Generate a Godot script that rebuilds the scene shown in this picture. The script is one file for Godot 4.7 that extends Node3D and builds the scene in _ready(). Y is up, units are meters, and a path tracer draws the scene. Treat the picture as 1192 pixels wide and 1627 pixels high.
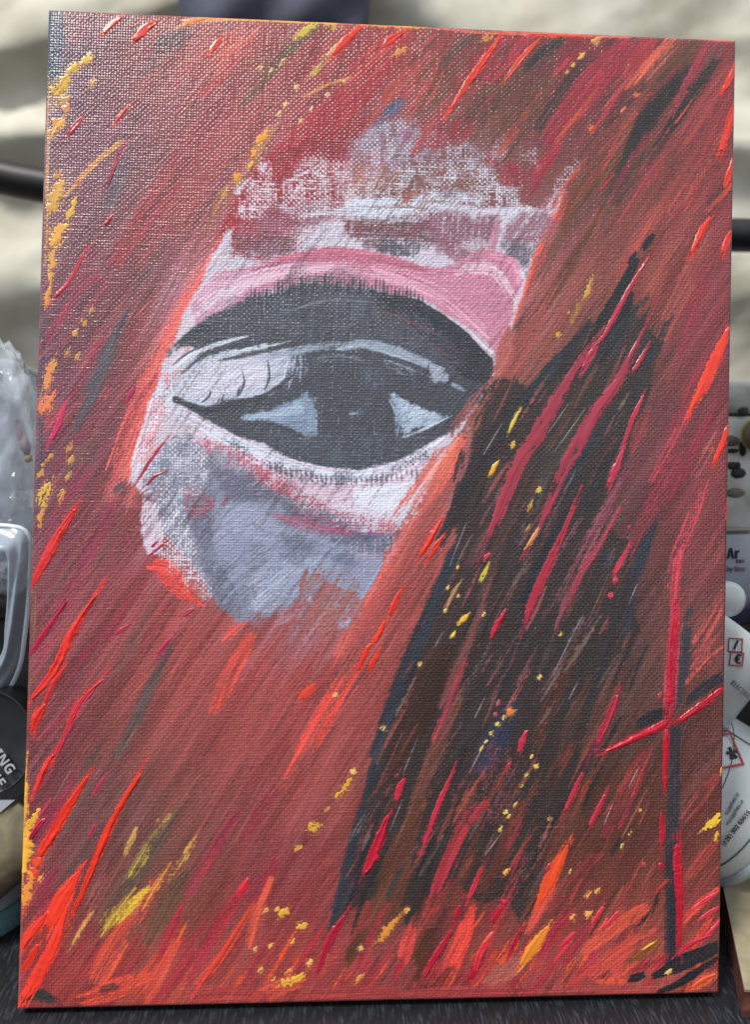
extends Node3D
# A small acrylic painting on stretched canvas, leaning back on a dark workbench among tins, bags and a stained sheet.
# Canvas measures are in millimetres from the canvas's top left corner; world measures are in metres.

const CANVAS_W := 300.0
const CANVAS_H := 420.0
const LEAN := 12.0
const DEPTH := 18.0
const SKEW := Vector2(-0.014668, 1.000332)   # the stretcher is a little out of square
const MARGIN := 6.0                  # the paint goes on round the edges
const DOTS := 4.0                    # texels per millimetre
const EDGE := 2.0

# brush manners: opacity, dryness, ragged edge mm, soft edge mm, thickness mm, tone variation, ragged ends mm, share of the weave
const BRUSH := [
	[0.55, 0.34, 1.5, 3.0, 0.03, 0.16, 8.0, 0.30],
	[1.0, 0.0, 0.35, 0.35, 0.07, 0.10, 1.0, 0.3],
	[0.92, 0.50, 0.9, 0.6, 0.05, 0.18, 6.0, 0.30],
	[0.9, 0.60, 1.4, 1.6, 0.04, 0.12, 6.0, 0.5],
	[0.85, 0.36, 0.5, 0.4, 0.06, 0.22, 7.0, 0.3],
	[0.94, 0.16, 0.9, 1.1, 0.06, 0.16, 4.0, 0.35],
	[0.9, 0.05, 0.1, 0.3, 0.02, 0.06, 1.5, 0.1],
	[0.9, 0.57, 2.0, 3.0, 0.02, 0.08, 4.0, 0.85],
	[0.6, 0.50, 1.0, 1.0, 0.16, 0.20, 8.0, 0.1],
	[0.82, 0.34, 2.2, 3.4, 0.03, 0.10, 6.0, 0.45],
]

# the thin first colour of the canvas, 24 mm apart, 14 to a row
const GROUND := [[75, 79, 99], [115, 68, 79], [144, 63, 66], [147, 65, 67], [134, 61, 60], [137, 51, 53], [147, 48, 52], [134, 52, 53], [101, 52, 50], [109, 44, 48], [131, 40, 52], [105, 51, 49], [112, 50, 52], [124, 47, 54], [80, 80, 101], [114, 68, 82], [138, 64, 70], [145, 66, 68], [139, 63, 64], [141, 52, 56], [146, 48, 54], [137, 54, 55], [108, 55, 51], [103, 52, 51], [130, 44, 53], [106, 50, 51], [116, 49, 50], [130, 47, 51], [101, 81, 103], [115, 69, 86], [125, 66, 75], [139, 66, 72], [146, 63, 67], [146, 61, 68], [142, 67, 74], [135, 73, 78], [118, 65, 62], [107, 59, 55], [114, 52, 56], [113, 54, 51], [124, 51, 53], [132, 48, 54], [122, 89, 99], [119, 72, 89], [119, 68, 79], [137, 67, 73], [150, 62, 71], [151, 80, 91], [152, 104, 114], [139, 96, 107], [129, 76, 82], [123, 71, 75], [109, 61, 58], [122, 60, 53], [132, 56, 58], [133, 51, 58], [120, 89, 97], [117, 74, 86], [123, 70, 76], [146, 74, 82], [161, 82, 97], [165, 102, 120], [152, 107, 122], [138, 82, 97], [149, 86, 103], [147, 89, 102], [122, 66, 64], [128, 64, 61], [132, 59, 60], [130, 53, 61], [113, 76, 88], [117, 72, 83], [129, 69, 76], [169, 111, 128], [193, 127, 151], [144, 103, 121], [82, 78, 90], [108, 78, 93], [184, 116, 138], [166, 95, 94], [127, 68, 65], [123, 61, 52], [125, 55, 58], [125, 51, 59], [113, 72, 88], [116, 70, 83], [141, 71, 78], [184, 123, 138], [145, 122, 140], [84, 85, 98], [72, 77, 87], [75, 72, 84], [89, 67, 78], [145, 76, 72], [100, 60, 54], [103, 57, 54], [121, 55, 59], [129, 52, 60], [116, 72, 89], [112, 68, 81], [137, 69, 77], [179, 136, 147], [157, 159, 177], [106, 115, 131], [73, 80, 93], [82, 83, 95], [128, 95, 103], [119, 70, 62], [82, 58, 57], [90, 55, 56], [112, 54, 60], [126, 52, 61], [115, 70, 88], [116, 68, 80], [137, 69, 75], [183, 138, 148], [188, 182, 201], [167, 158, 178], [150, 132, 152], [161, 126, 140], [149, 80, 82], [86, 61, 58], [74, 56, 56], [95, 55, 59], [116, 55, 63], [126, 55, 62], [113, 70, 82], [122, 67, 76], [140, 69, 75], [169, 123, 136], [170, 164, 185], [157, 151, 175], [150, 135, 160], [163, 120, 136], [153, 71, 71], [76, 56, 57], [70, 55, 55], [95, 55, 59], [117, 57, 62], [126, 59, 63], [116, 69, 77], [126, 67, 74], [143, 69, 76], [157, 93, 100], [153, 124, 138], [136, 126, 149], [138, 109, 130], [148, 86, 94], [144, 67, 66], [77, 55, 56], [66, 55, 56], [91, 57, 58], [114, 60, 61], [126, 63, 65], [123, 68, 75], [130, 68, 74], [145, 70, 72], [156, 72, 72], [154, 85, 87], [150, 100, 110], [150, 85, 93], [151, 69, 69], [115, 59, 55], [73, 54, 55], [65, 54, 55], [86, 59, 57], [110, 63, 61], [123, 65, 64], [126, 64, 69], [130, 66, 69], [139, 68, 69], [148, 69, 68], [154, 70, 69], [156, 70, 70], [154, 68, 68], [136, 66, 64], [81, 53, 49], [65, 54, 54], [65, 54, 54], [82, 57, 54], [103, 62, 58], [115, 63, 62], [122, 61, 68], [121, 65, 66], [125, 67, 64], [137, 68, 67], [148, 69, 68], [151, 69, 68], [145, 67, 65], [118, 64, 55], [79, 53, 48], [65, 53, 54], [67, 53, 51], [79, 54, 50], [92, 56, 52], [101, 57, 55], [119, 61, 69], [114, 66, 71], [113, 69, 68], [124, 69, 64], [136, 67, 66], [140, 64, 63], [135, 65, 63], [92, 53, 45], [82, 51, 43], [70, 48, 42], [69, 48, 42], [79, 49, 42], [92, 51, 44], [99, 53, 48], [134, 61, 63], [118, 63, 65], [106, 69, 67], [114, 69, 62], [127, 63, 63], [132, 59, 61], [128, 62, 61], [89, 50, 40], [91, 50, 43], [84, 48, 40], [84, 48, 40], [89, 49, 42], [98, 51, 46], [106, 53, 49], [148, 58, 59], [129, 61, 62], [116, 69, 60], [120, 67, 55], [128, 58, 58], [135, 56, 57], [129, 57, 57], [99, 54, 45], [110, 52, 48], [102, 52, 46], [111, 53, 49], [121, 57, 50], [121, 58, 49], [115, 54, 49], [145, 52, 53], [144, 56, 55], [147, 65, 60], [152, 67, 61], [150, 61, 59], [152, 62, 62], [141, 56, 57], [126, 61, 60], [139, 56, 57], [141, 61, 60], [143, 61, 60], [146, 64, 60], [142, 65, 59], [128, 58, 56], [145, 51, 52], [146, 55, 54], [154, 64, 58], [161, 68, 61], [155, 61, 59], [158, 65, 64], [145, 57, 57], [136, 63, 62], [149, 58, 60], [155, 64, 64], [154, 64, 63], [154, 66, 61], [150, 68, 61], [135, 61, 57]]

# brush marks in the order they were laid: 0 stroke / 1 patch, manner, colour, widths at start, middle, end mm (or bristle angle), then points in mm
const PAINT := [
	[1, 5, [60, 70, 90], 90, 0, 0, -1.9, -1.3, 6.2, -0.6, 7.9, 12.3, 7.2, 21.7, 3.5, 36.6, 0.4, 39.4],
	[1, 2, [123, 56, 69], 60, 0, 0, 6.6, 2.9, 17.0, 1.6, 20.0, 11.8, 12.2, 14.8, 7.9, 12.3],
	[0, 0, [166, 66, 67], 4.89, 8.15, 4.07, 57.3, 26.4, 78.1, 9.2, 91.3, 0.4],
	[0, 5, [155, 57, 59], 4.24, 7.06, 3.53, 65.5, 34.2, 86.2, 11.6, 96.7, 0.2],
	[0, 5, [180, 73, 68], 4.89, 8.15, 4.07, 67.7, 17.8, 83.4, 4.9],
	[0, 4, [208, 90, 79], 1.47, 2.44, 1.22, 71.8, 21.7, 84.7, 6.2],
	[0, 4, [195, 84, 72], 1.3, 2.17, 1.09, 77.1, 18.8, 88.7, 4.6],
	[0, 0, [156, 69, 72], 9.77, 16.29, 8.15, 43.8, 107.6, 69.0, 63.8, 94.7, 27.5],
	[0, 5, [142, 56, 64], 6.52, 10.86, 5.43, 30.7, 108.0, 60.9, 58.7, 86.5, 22.4],
	[0, 5, [88, 56, 63], 2.72, 9.23, 4.62, 43.8, 16.1, 59.4, 7.3],
	[0, 0, [91, 63, 71], 4.89, 8.15, 4.07, 40.1, 27.1, 53.0, 13.0],
	[0, 2, [103, 73, 87], 3.91, 6.52, 3.26, 26.1, 88.1, 32.2, 70.4, 36.6, 58.2],
	[0, 5, [96, 80, 92], 3.26, 5.43, 2.72, 27.3, 84.0, 34.6, 62.3],
	[0, 5, [76, 74, 84], 3.8, 7.06, 2.17, 17.6, 177.6, 24.3, 158.9, 32.8, 137.4, 37.8, 126.5],
	[0, 5, [82, 80, 90], 3.26, 5.43, 2.72, 19.5, 172.2, 31.6, 140.0],
	[0, 2, [74, 72, 82], 2.28, 3.8, 1.9, 18.7, 161.6, 26.5, 145.5],
	[0, 0, [92, 74, 80], 3.58, 5.97, 2.99, 38.9, 121.2, 46.4, 107.6, 52.7, 96.7],
	[0, 2, [83, 65, 73], 1.95, 3.26, 1.63, 22.2, 86.9, 29.7, 75.9],
	[0, 5, [90, 74, 72], 3.8, 5.43, 2.17, 38.3, 314.7, 44.7, 301.6, 54.0, 280.5, 60.2, 269.9],
	[0, 2, [76, 68, 64], 2.28, 3.8, 1.9, 41.8, 309.5, 50.4, 291.1],
	[0, 2, [89, 69, 67], 1.63, 2.72, 1.36, 51.3, 277.9, 63.9, 262.0],
	[0, 0, [106, 79, 71], 3.91, 6.52, 3.26, 12.5, 198.8, 25.0, 182.8],
	[0, 0, [109, 74, 71], 4.24, 7.06, 3.53, 26.6, 235.7, 36.4, 214.4, 41.5, 209.1],
	[0, 0, [108, 79, 75], 3.58, 5.97, 2.99, 35.8, 283.2, 50.5, 251.4],
	[0, 0, [86, 72, 70], 4.89, 8.15, 4.07, 14.5, 348.6, 24.2, 327.8, 28.9, 314.7],
	[0, 0, [89, 67, 67], 4.24, 7.06, 3.53, 17.7, 372.1, 29.9, 348.7],
	[0, 5, [92, 74, 64], 3.58, 5.97, 2.99, 43.6, 372.5, 58.5, 346.5, 63.5, 338.6],
	[0, 5, [103, 72, 56], 4.89, 8.15, 4.07, 53.3, 393.6, 63.1, 372.8, 69.4, 362.4],
	[0, 0, [90, 74, 62], 3.91, 6.52, 3.26, 33.5, 380.2, 46.0, 364.7],
	[0, 4, [137, 58, 76], 2.28, 3.8, 1.9, 0.6, 146.1, 12.9, 124.5, 22.7, 102.9],
	[0, 4, [137, 58, 76], 2.28, 3.8, 1.9, 4.3, 183.1, 19.0, 156.3, 28.8, 134.8],
	[0, 4, [137, 58, 76], 2.28, 3.8, 1.9, 3.1, 230.6, 12.8, 209.4, 20.1, 193.4],
	[0, 4, [137, 58, 76], 2.28, 3.8, 1.9, 18.8, 235.8, 31.2, 214.5, 43.6, 193.1],
	[0, 4, [137, 58, 76], 2.28, 3.8, 1.9, 11.5, 251.6, 28.9, 225.1, 38.8, 209.1],
	[0, 2, [132, 44, 64], 2.28, 3.8, 1.9, 15.4, 293.6, 27.7, 272.6, 40.1, 251.5],
	[0, 2, [132, 44, 64], 2.28, 3.8, 1.9, 17.6, 283.1, 32.5, 259.4],
	[0, 2, [132, 44, 64], 2.28, 3.8, 1.9, 8.1, 309.3, 18.0, 293.6],
	[0, 2, [132, 44, 64], 2.28, 3.8, 1.9, 6.1, 327.6, 13.4, 312.0],
	[0, 2, [132, 44, 64], 2.28, 3.8, 1.9, 5.6, 351.1, 16.6, 332.9, 21.4, 322.5],
	[0, 2, [132, 44, 64], 2.28, 3.8, 1.9, 15.4, 379.8, 25.2, 361.8],
	[0, 2, [132, 44, 64], 2.28, 3.8, 1.9, 9.3, 348.5, 17.8, 330.3],
	[0, 5, [125, 42, 63], 1.63, 2.72, 1.36, 4.3, 351.1, 9.6, 340.7, 17.8, 331.6],
	[0, 5, [136, 44, 66], 1.95, 3.26, 1.63, 7.5, 371.9, 14.9, 361.6],
	[0, 5, [220, 90, 85], 6.52, 12.49, 6.52, 39.8, 198.5, 47.1, 177.1, 56.8, 150.2, 67.9, 120.4, 77.8, 95.9],
	[0, 5, [224, 88, 82], 4.89, 8.15, 4.07, 50.9, 171.7, 63.0, 134.0, 74.1, 104.1],
	[0, 0, [212, 108, 105], 13.03, 21.72, 10.86, 36.2, 209.1, 45.8, 177.1, 55.4, 147.5, 67.8, 117.7, 80.4, 93.1],
	[0, 2, [220, 112, 104], 8.15, 13.58, 6.79, 38.5, 198.5, 48.2, 169.1, 60.4, 136.7, 72.8, 106.8],
	[0, 2, [216, 92, 88], 4.89, 8.15, 4.07, 33.2, 193.3, 42.8, 166.5, 55.2, 139.5, 70.2, 106.9],
	[0, 2, [149, 58, 66], 1.47, 2.44, 1.22, 35.5, 182.6, 41.6, 169.2, 50.3, 153.0],
	[0, 2, [188, 71, 76], 2.28, 3.8, 1.9, 30.9, 203.9, 40.7, 182.5, 50.5, 158.3],
	[0, 5, [165, 50, 58], 3.58, 5.97, 2.99, 67.9, 120.4, 79.1, 93.2, 87.9, 74.0],
	[0, 5, [158, 41, 52], 4.24, 7.06, 3.53, 75.2, 96.0, 87.9, 74.0, 95.6, 60.1],
	[0, 5, [155, 42, 52], 9.23, 12.49, 6.24, 93.1, 68.4, 108.8, 51.5, 129.9, 31.6, 145.8, 14.5],
	[0, 5, [147, 39, 48], 7.17, 11.95, 5.97, 106.4, 62.5, 130.0, 34.3, 151.1, 8.7],
	[0, 5, [140, 37, 46], 6.52, 10.86, 5.43, 88.1, 82.1, 103.7, 65.3, 122.1, 45.5],
	[0, 5, [159, 51, 54], 6.52, 10.86, 5.43, 124.5, 31.8, 140.4, 14.7, 153.7, 3.1],
	[0, 5, [159, 62, 60], 4.24, 7.06, 3.53, 143.5, 33.8, 154.1, 19.6, 164.8, 5.4],
	[0, 2, [150, 71, 70], 4.24, 7.06, 3.53, 151.7, 30.7, 165.0, 13.6, 173.0, 5.0],
	[0, 5, [88, 58, 52], 6.52, 10.86, 5.43, 165.2, 24.7, 176.0, 13.2, 186.8, 3.0],
	[0, 5, [111, 61, 53], 5.54, 9.23, 4.62, 157.3, 38.7, 173.4, 21.6, 189.6, 4.3],
	[0, 5, [144, 44, 53], 4.89, 8.15, 4.07, 176.2, 24.2, 189.7, 9.8, 199.2, 2.5],
	[0, 5, [102, 59, 51], 8.15, 13.58, 6.79, 174.0, 49.1, 192.9, 29.1, 209.2, 14.5],
	[0, 5, [104, 61, 51], 7.17, 11.95, 5.97, 185.3, 59.7, 204.2, 36.9, 217.7, 19.7],
	[0, 5, [155, 43, 57], 5.54, 9.23, 4.62, 198.1, 15.0, 203.5, 6.5, 209.0, 2.0],
	[0, 5, [148, 42, 55], 4.24, 7.06, 3.53, 187.2, 23.8, 198.1, 12.2],
	[0, 0, [109, 57, 53], 4.89, 8.15, 4.07, 86.7, 27.9, 99.7, 13.7, 112.9, 3.6],
	[0, 4, [90, 67, 48], 2.28, 3.8, 1.9, 91.9, 24.9, 105.0, 10.7, 115.6, 2.1],
	[0, 4, [103, 70, 52], 1.63, 2.72, 1.36, 81.6, 38.9, 97.2, 22.0],
	[0, 4, [161, 103, 83], 1.47, 2.44, 1.22, 69.8, 93.4, 82.5, 71.4, 95.3, 49.3, 108.1, 27.0],
	[0, 0, [142, 78, 75], 3.58, 5.97, 2.99, 59.7, 112.6, 74.8, 82.5, 87.5, 57.7],
	[0, 8, [105, 66, 69], 1.63, 2.72, 1.36, 31.8, 145.4, 44.2, 121.0, 56.6, 96.5],
	[0, 8, [105, 66, 69], 1.63, 2.72, 1.36, 37.3, 155.9, 49.6, 128.9, 64.6, 99.0],
	[0, 8, [105, 66, 69], 1.63, 2.72, 1.36, 26.8, 156.1, 36.8, 139.9, 51.7, 110.1],
	[0, 8, [105, 66, 69], 1.63, 2.72, 1.36, 44.8, 145.1, 57.2, 115.3, 69.6, 85.4],
	[0, 5, [57, 43, 44], 3.8, 6.52, 4.34, 204.9, 18.6, 212.0, 11.6, 221.0, 3.5],
	[0, 5, [48, 40, 40], 2.61, 4.34, 2.17, 207.9, 14.6, 214.7, 8.7, 221.6, 4.6],
	[0, 2, [100, 55, 53], 3.91, 6.52, 3.26, 201.3, 31.5, 212.1, 17.2, 223.0, 5.6],
	[0, 5, [123, 41, 53], 3.91, 6.52, 3.26, 220.4, 14.1, 224.5, 8.3, 228.6, 2.6],
	[0, 2, [50, 40, 42], 3.58, 5.97, 2.99, 212.1, 42.2, 224.2, 23.4, 237.1, 9.2, 246.0, 2.4],
	[0, 3, [39, 30, 34], 3.58, 5.97, 2.99, 218.0, 33.6, 228.9, 16.5, 244.0, 3.0],
	[0, 5, [148, 41, 57], 8.15, 12.49, 9.77, 215.6, 50.3, 226.4, 33.3, 240.1, 16.0, 251.1, 3.3],
	[0, 5, [155, 43, 59], 5.54, 9.23, 4.62, 223.7, 38.9, 237.3, 18.9, 246.9, 7.4],
	[0, 5, [148, 42, 55], 4.89, 8.15, 4.07, 202.4, 81.2, 210.3, 64.4, 221.2, 50.1],
	[0, 5, [144, 40, 52], 6.52, 10.86, 5.43, 248.6, 18.5, 255.5, 9.8, 261.0, 2.3],
	[0, 2, [166, 63, 72], 1.95, 3.26, 1.63, 240.4, 32.7, 251.4, 18.3],
	[0, 5, [180, 80, 66], 3.8, 5.97, 2.99, 251.5, 23.9, 261.2, 12.3, 271.5, 0.7],
	[0, 2, [208, 92, 72], 1.95, 3.26, 1.63, 253.2, 22.2, 259.8, 12.4, 268.1, 2.5],
	[0, 2, [152, 82, 70], 1.95, 3.26, 1.63, 259.9, 18.0, 272.4, 3.5],
	[0, 5, [94, 56, 41], 5.54, 9.23, 4.62, 265.6, 20.6, 275.3, 10.3, 282.3, 0.8],
	[0, 5, [86, 52, 41], 4.89, 8.15, 4.07, 257.4, 34.9, 268.4, 20.4, 278.2, 11.6],
	[0, 5, [42, 36, 36], 5.97, 9.23, 3.8, 247.9, 56.1, 254.8, 44.7, 268.5, 26.0, 283.0, 10.9],
	[0, 5, [36, 31, 32], 3.58, 5.97, 2.99, 252.0, 49.0, 263.0, 33.2, 275.5, 18.8],
	[0, 5, [46, 38, 38], 3.26, 5.43, 2.72, 241.2, 68.9, 249.3, 54.7, 254.8, 46.1],
	[0, 5, [38, 34, 36], 3.26, 5.43, 3.26, 264.7, 49.1, 271.6, 38.5, 281.3, 22.7, 291.0, 9.7],
	[0, 2, [36, 31, 34], 2.28, 3.8, 1.9, 268.9, 44.2, 277.2, 31.3, 285.5, 19.7],
	[0, 2, [88, 63, 56], 3.26, 5.43, 2.72, 282.6, 17.1, 289.6, 8.3, 293.7, 2.5],
	[0, 5, [125, 43, 59], 2.93, 4.89, 2.44, 275.6, 23.0, 282.5, 11.4, 288.0, 1.1],
	[0, 2, [141, 48, 64], 2.28, 3.8, 1.9, 271.5, 34.3, 279.7, 17.2, 285.2, 5.7],
	[0, 5, [138, 56, 57], 4.89, 8.15, 4.07, 274.7, 51.0, 285.7, 31.0, 296.8, 13.7],
	[0, 5, [141, 47, 59], 4.24, 7.06, 3.53, 283.3, 56.3, 291.5, 36.3, 298.3, 19.2],
	[0, 0, [123, 57, 50], 4.89, 8.15, 4.07, 266.7, 76.4, 280.4, 53.6, 291.5, 36.3],
	[0, 5, [109, 57, 43], 5.54, 9.23, 4.62, 235.6, 69.0, 243.7, 54.9, 251.8, 37.9],
	[0, 2, [143, 72, 65], 2.61, 4.34, 2.17, 240.9, 57.7, 251.8, 40.7, 257.3, 29.3],
	[0, 5, [111, 59, 45], 4.89, 8.15, 4.07, 221.9, 86.1, 232.7, 66.4, 240.9, 55.0],
	[0, 5, [74, 51, 48], 3.58, 5.97, 2.99, 239.9, 77.2, 248.1, 65.8, 260.5, 51.5],
	[0, 2, [84, 54, 57], 3.26, 5.43, 2.72, 230.5, 96.9, 241.4, 79.9, 249.5, 65.8],
	[0, 5, [125, 42, 57], 1.47, 2.44, 1.22, 243.5, 74.3, 252.2, 57.4, 260.4, 43.1],
	[0, 5, [134, 47, 63], 1.63, 2.72, 1.36, 252.5, 74.0, 257.9, 62.7, 267.5, 47.0],
	[0, 5, [142, 56, 65], 1.95, 3.26, 1.63, 248.5, 82.5, 260.8, 62.6, 269.0, 51.2],
	[0, 5, [93, 54, 49], 3.26, 5.43, 2.72, 245.5, 77.0, 252.4, 68.5, 257.9, 59.9],
	[0, 2, [156, 66, 62], 2.61, 4.34, 2.17, 255.8, 96.2, 266.7, 76.4, 277.6, 56.5],
	[0, 2, [156, 66, 62], 2.61, 4.34, 2.17, 264.2, 93.1, 272.3, 76.2, 283.4, 59.1],
	[0, 2, [156, 66, 62], 2.61, 4.34, 2.17, 278.0, 76.0, 286.2, 59.0, 294.5, 41.8],
	[0, 2, [156, 66, 62], 2.61, 4.34, 2.17, 247.6, 107.5, 258.4, 87.7, 266.6, 73.6],
	[0, 2, [144, 71, 65], 3.26, 5.43, 2.72, 253.6, 129.5, 264.5, 107.0, 275.4, 90.0],
	[0, 2, [144, 71, 65], 3.26, 5.43, 2.72, 270.4, 123.5, 278.6, 106.6, 289.6, 86.8],
	[0, 2, [144, 71, 65], 3.26, 5.43, 2.72, 265.1, 140.3, 273.3, 123.5, 281.5, 109.3],
	[0, 2, [138, 44, 60], 2.93, 4.89, 2.44, 279.0, 128.9, 287.1, 106.4, 295.3, 89.4],
	[0, 2, [138, 44, 60], 2.93, 4.89, 2.44, 274.2, 173.3, 282.3, 151.0, 290.5, 134.2],
	[0, 2, [138, 44, 60], 2.93, 4.89, 2.44, 272.0, 206.5, 282.9, 184.2, 293.8, 161.9],
	[0, 2, [138, 44, 60], 2.93, 4.89, 2.44, 260.8, 206.6, 271.6, 184.4, 279.7, 164.9],
	[0, 2, [138, 44, 60], 2.93, 4.89, 2.44, 276.4, 140.0, 284.6, 123.2],
	[0, 2, [148, 48, 68], 4.24, 7.06, 3.53, 255.6, 228.6, 266.4, 206.5, 277.2, 184.3],
	[0, 2, [156, 57, 70], 3.58, 5.97, 2.99, 266.2, 195.5, 277.1, 176.0, 282.5, 162.1],
	[0, 5, [123, 56, 59], 4.24, 7.06, 3.53, 254.7, 184.6, 262.8, 165.2],
	[0, 0, [139, 71, 69], 5.54, 9.23, 4.62, 280.8, 222.9, 288.9, 200.7, 297.1, 184.0],
	[0, 2, [160, 77, 75], 3.26, 5.43, 2.72, 283.1, 195.3, 294.1, 175.8],
	[0, 5, [167, 73, 67], 5.43, 8.15, 4.07, 205.9, 116.9, 213.8, 94.6, 224.4, 72.2],
	[0, 5, [208, 88, 76], 3.26, 5.43, 2.72, 196.8, 141.8, 207.1, 108.6, 215.0, 89.1, 223.0, 69.5],
	[0, 4, [224, 96, 84], 1.63, 2.72, 1.36, 196.1, 144.5, 205.8, 111.4, 213.7, 91.9, 221.7, 75.0],
	[0, 2, [99, 58, 47], 3.58, 5.97, 2.99, 214.1, 108.4, 224.8, 88.8, 235.6, 69.0],
	[0, 2, [125, 67, 51], 3.26, 5.43, 2.72, 219.8, 116.5, 230.5, 96.9, 244.0, 71.5],
	[0, 5, [102, 59, 49], 3.58, 5.97, 2.99, 211.7, 127.7, 225.1, 105.3, 238.6, 82.8],
	[0, 2, [150, 76, 70], 3.26, 5.43, 2.72, 203.7, 141.6, 217.0, 116.6, 227.8, 97.0],
	[0, 2, [139, 70, 65], 3.58, 5.97, 2.99, 214.8, 141.4, 228.2, 116.3, 241.6, 91.0],
	[0, 5, [150, 76, 72], 6.52, 10.86, 5.43, 198.5, 155.4, 206.4, 138.8, 214.4, 124.9],
	[0, 5, [167, 86, 82], 4.89, 8.15, 4.07, 195.7, 152.7, 202.3, 138.9],
	[0, 5, [167, 77, 75], 10.86, 16.29, 5.43, 132.1, 277.9, 148.7, 242.9, 169.5, 204.9, 182.5, 177.6],
	[0, 5, [188, 88, 82], 4.89, 8.15, 4.07, 130.6, 272.5, 143.4, 245.6, 161.6, 215.8, 177.4, 191.2],
	[0, 4, [216, 96, 87], 1.95, 3.26, 1.63, 131.8, 267.2, 145.9, 240.3, 161.6, 215.8, 182.6, 180.3],
	[0, 5, [149, 71, 68], 8.15, 13.58, 6.79, 146.8, 277.9, 159.7, 251.0, 172.7, 226.6],
	[0, 5, [150, 71, 70], 9.77, 16.29, 8.15, 121.0, 315.2, 141.6, 283.2, 157.1, 256.4],
	[0, 5, [216, 74, 63], 2.61, 4.34, 2.17, 113.0, 315.2, 123.2, 296.6, 132.1, 280.6],
	[0, 2, [203, 69, 60], 2.28, 3.8, 1.9, 120.9, 312.6, 131.1, 291.3, 141.3, 272.5],
	[0, 2, [208, 74, 65], 3.26, 5.43, 2.72, 109.2, 323.1, 120.6, 301.9, 130.8, 283.2],
	[0, 5, [195, 73, 66], 5.54, 9.23, 4.62, 78.0, 296.4, 85.4, 277.9, 93.0, 264.6],
	[0, 2, [203, 79, 72], 4.24, 7.06, 3.53, 82.4, 264.6, 88.9, 257.9, 92.7, 251.3],
	[0, 5, [212, 72, 66], 5.43, 9.23, 4.62, 50.1, 235.5, 56.7, 236.8, 63.5, 246.1],
	[0, 5, [208, 74, 69], 4.24, 7.06, 3.53, 52.8, 238.2, 60.8, 243.4, 71.5, 251.3],
	[0, 8, [139, 71, 70], 3.58, 5.97, 2.99, 67.7, 301.7, 77.7, 283.2, 92.8, 256.6],
	[0, 8, [139, 71, 70], 3.58, 5.97, 2.99, 76.1, 322.9, 93.7, 288.5, 111.4, 256.5],
	[0, 8, [139, 71, 70], 3.58, 5.97, 2.99, 99.7, 315.1, 114.9, 288.6, 130.4, 264.5],
	[0, 8, [139, 71, 70], 3.58, 5.97, 2.99, 55.3, 328.0, 70.3, 301.7, 82.9, 280.5],
	[0, 8, [139, 71, 70], 3.58, 5.97, 2.99, 90.0, 349.5, 102.6, 325.7, 120.5, 296.6],
	[0, 8, [139, 71, 70], 3.58, 5.97, 2.99, 108.6, 349.7, 126.4, 317.9, 147.0, 283.3],
	[0, 8, [139, 71, 70], 3.58, 5.97, 2.99, 136.7, 302.0, 152.2, 277.9, 170.5, 248.2],
	[0, 8, [139, 71, 70], 3.58, 5.97, 2.99, 125.6, 288.6, 141.1, 264.5, 156.7, 240.2],
	[0, 8, [139, 71, 70], 3.58, 5.97, 2.99, 59.4, 288.5, 66.9, 272.6, 74.4, 259.3],
	[0, 8, [139, 71, 70], 3.58, 5.97, 2.99, 106.3, 362.9, 121.5, 336.5, 136.9, 310.0],
	[0, 8, [139, 71, 70], 3.58, 5.97, 2.99, 69.1, 354.5, 84.2, 328.2, 99.4, 304.5],
	[0, 8, [139, 71, 70], 3.58, 5.97, 2.99, 137.2, 323.3, 147.5, 304.7, 157.8, 283.3],
	[0, 5, [136, 51, 65], 3.91, 6.52, 3.26, 69.7, 372.9, 79.6, 354.6, 89.7, 338.9],
	[0, 2, [127, 43, 57], 3.26, 5.43, 2.72, 92.7, 349.5, 100.3, 336.3, 107.9, 325.8],
	[0, 2, [124, 47, 54], 3.91, 6.52, 3.26, 90.9, 381.1, 101.0, 362.8, 108.5, 347.0],
	[0, 5, [134, 47, 57], 3.91, 6.52, 3.26, 96.1, 378.6, 101.1, 368.1, 106.2, 360.2],
	[1, 5, [141, 42, 53], 60, 0, 0, 80.8, 88.3, 87.3, 71.3, 98.2, 58.7, 114.2, 52.7, 130.2, 42.5, 138.3, 40.8, 130.6, 58.9, 127.9, 80.8, 109.7, 86.8, 88.3, 88.0],
	[1, 9, [117, 72, 71], 60, 0, 0, 130.6, 58.9, 141.0, 42.1, 168.3, 38.3, 196.1, 46.9, 212.9, 56.0, 210.6, 78.2, 169.3, 79.5, 131.1, 80.7],
	[1, 5, [200, 196, 214], 60, 0, 0, 77.1, 90.0, 70.2, 109.6, 62.2, 126.5, 55.3, 142.2, 50.9, 155.7, 48.2, 169.1, 44.9, 183.8, 41.2, 199.8, 46.6, 206.4, 64.6, 192.8, 96.8, 208.4, 134.7, 221.5, 151.4, 221.3, 162.1, 213.7, 172.0, 197.8, 182.0, 177.6, 194.6, 152.8, 198.2, 141.7, 206.5, 116.8, 211.1, 97.4, 216.4, 86.3, 219.0, 79.3, 196.8, 78.6, 169.3, 79.5, 131.2, 82.1, 109.7, 86.8, 88.6, 101.0, 81.2, 101.2, 80.9, 91.0],
	[1, 5, [124, 130, 152], 45, 0, 0, 46.8, 194.4, 54.4, 183.6, 64.3, 182.1, 96.7, 203.1, 123.8, 218.9, 150.9, 221.3, 147.4, 234.9, 138.1, 251.1, 132.5, 261.8, 119.3, 251.1, 111.3, 251.7, 98.2, 257.9, 87.1, 259.8, 77.4, 252.6, 70.7, 240.7, 63.6, 230.1, 55.5, 222.2, 49.3, 209.0],
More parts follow.
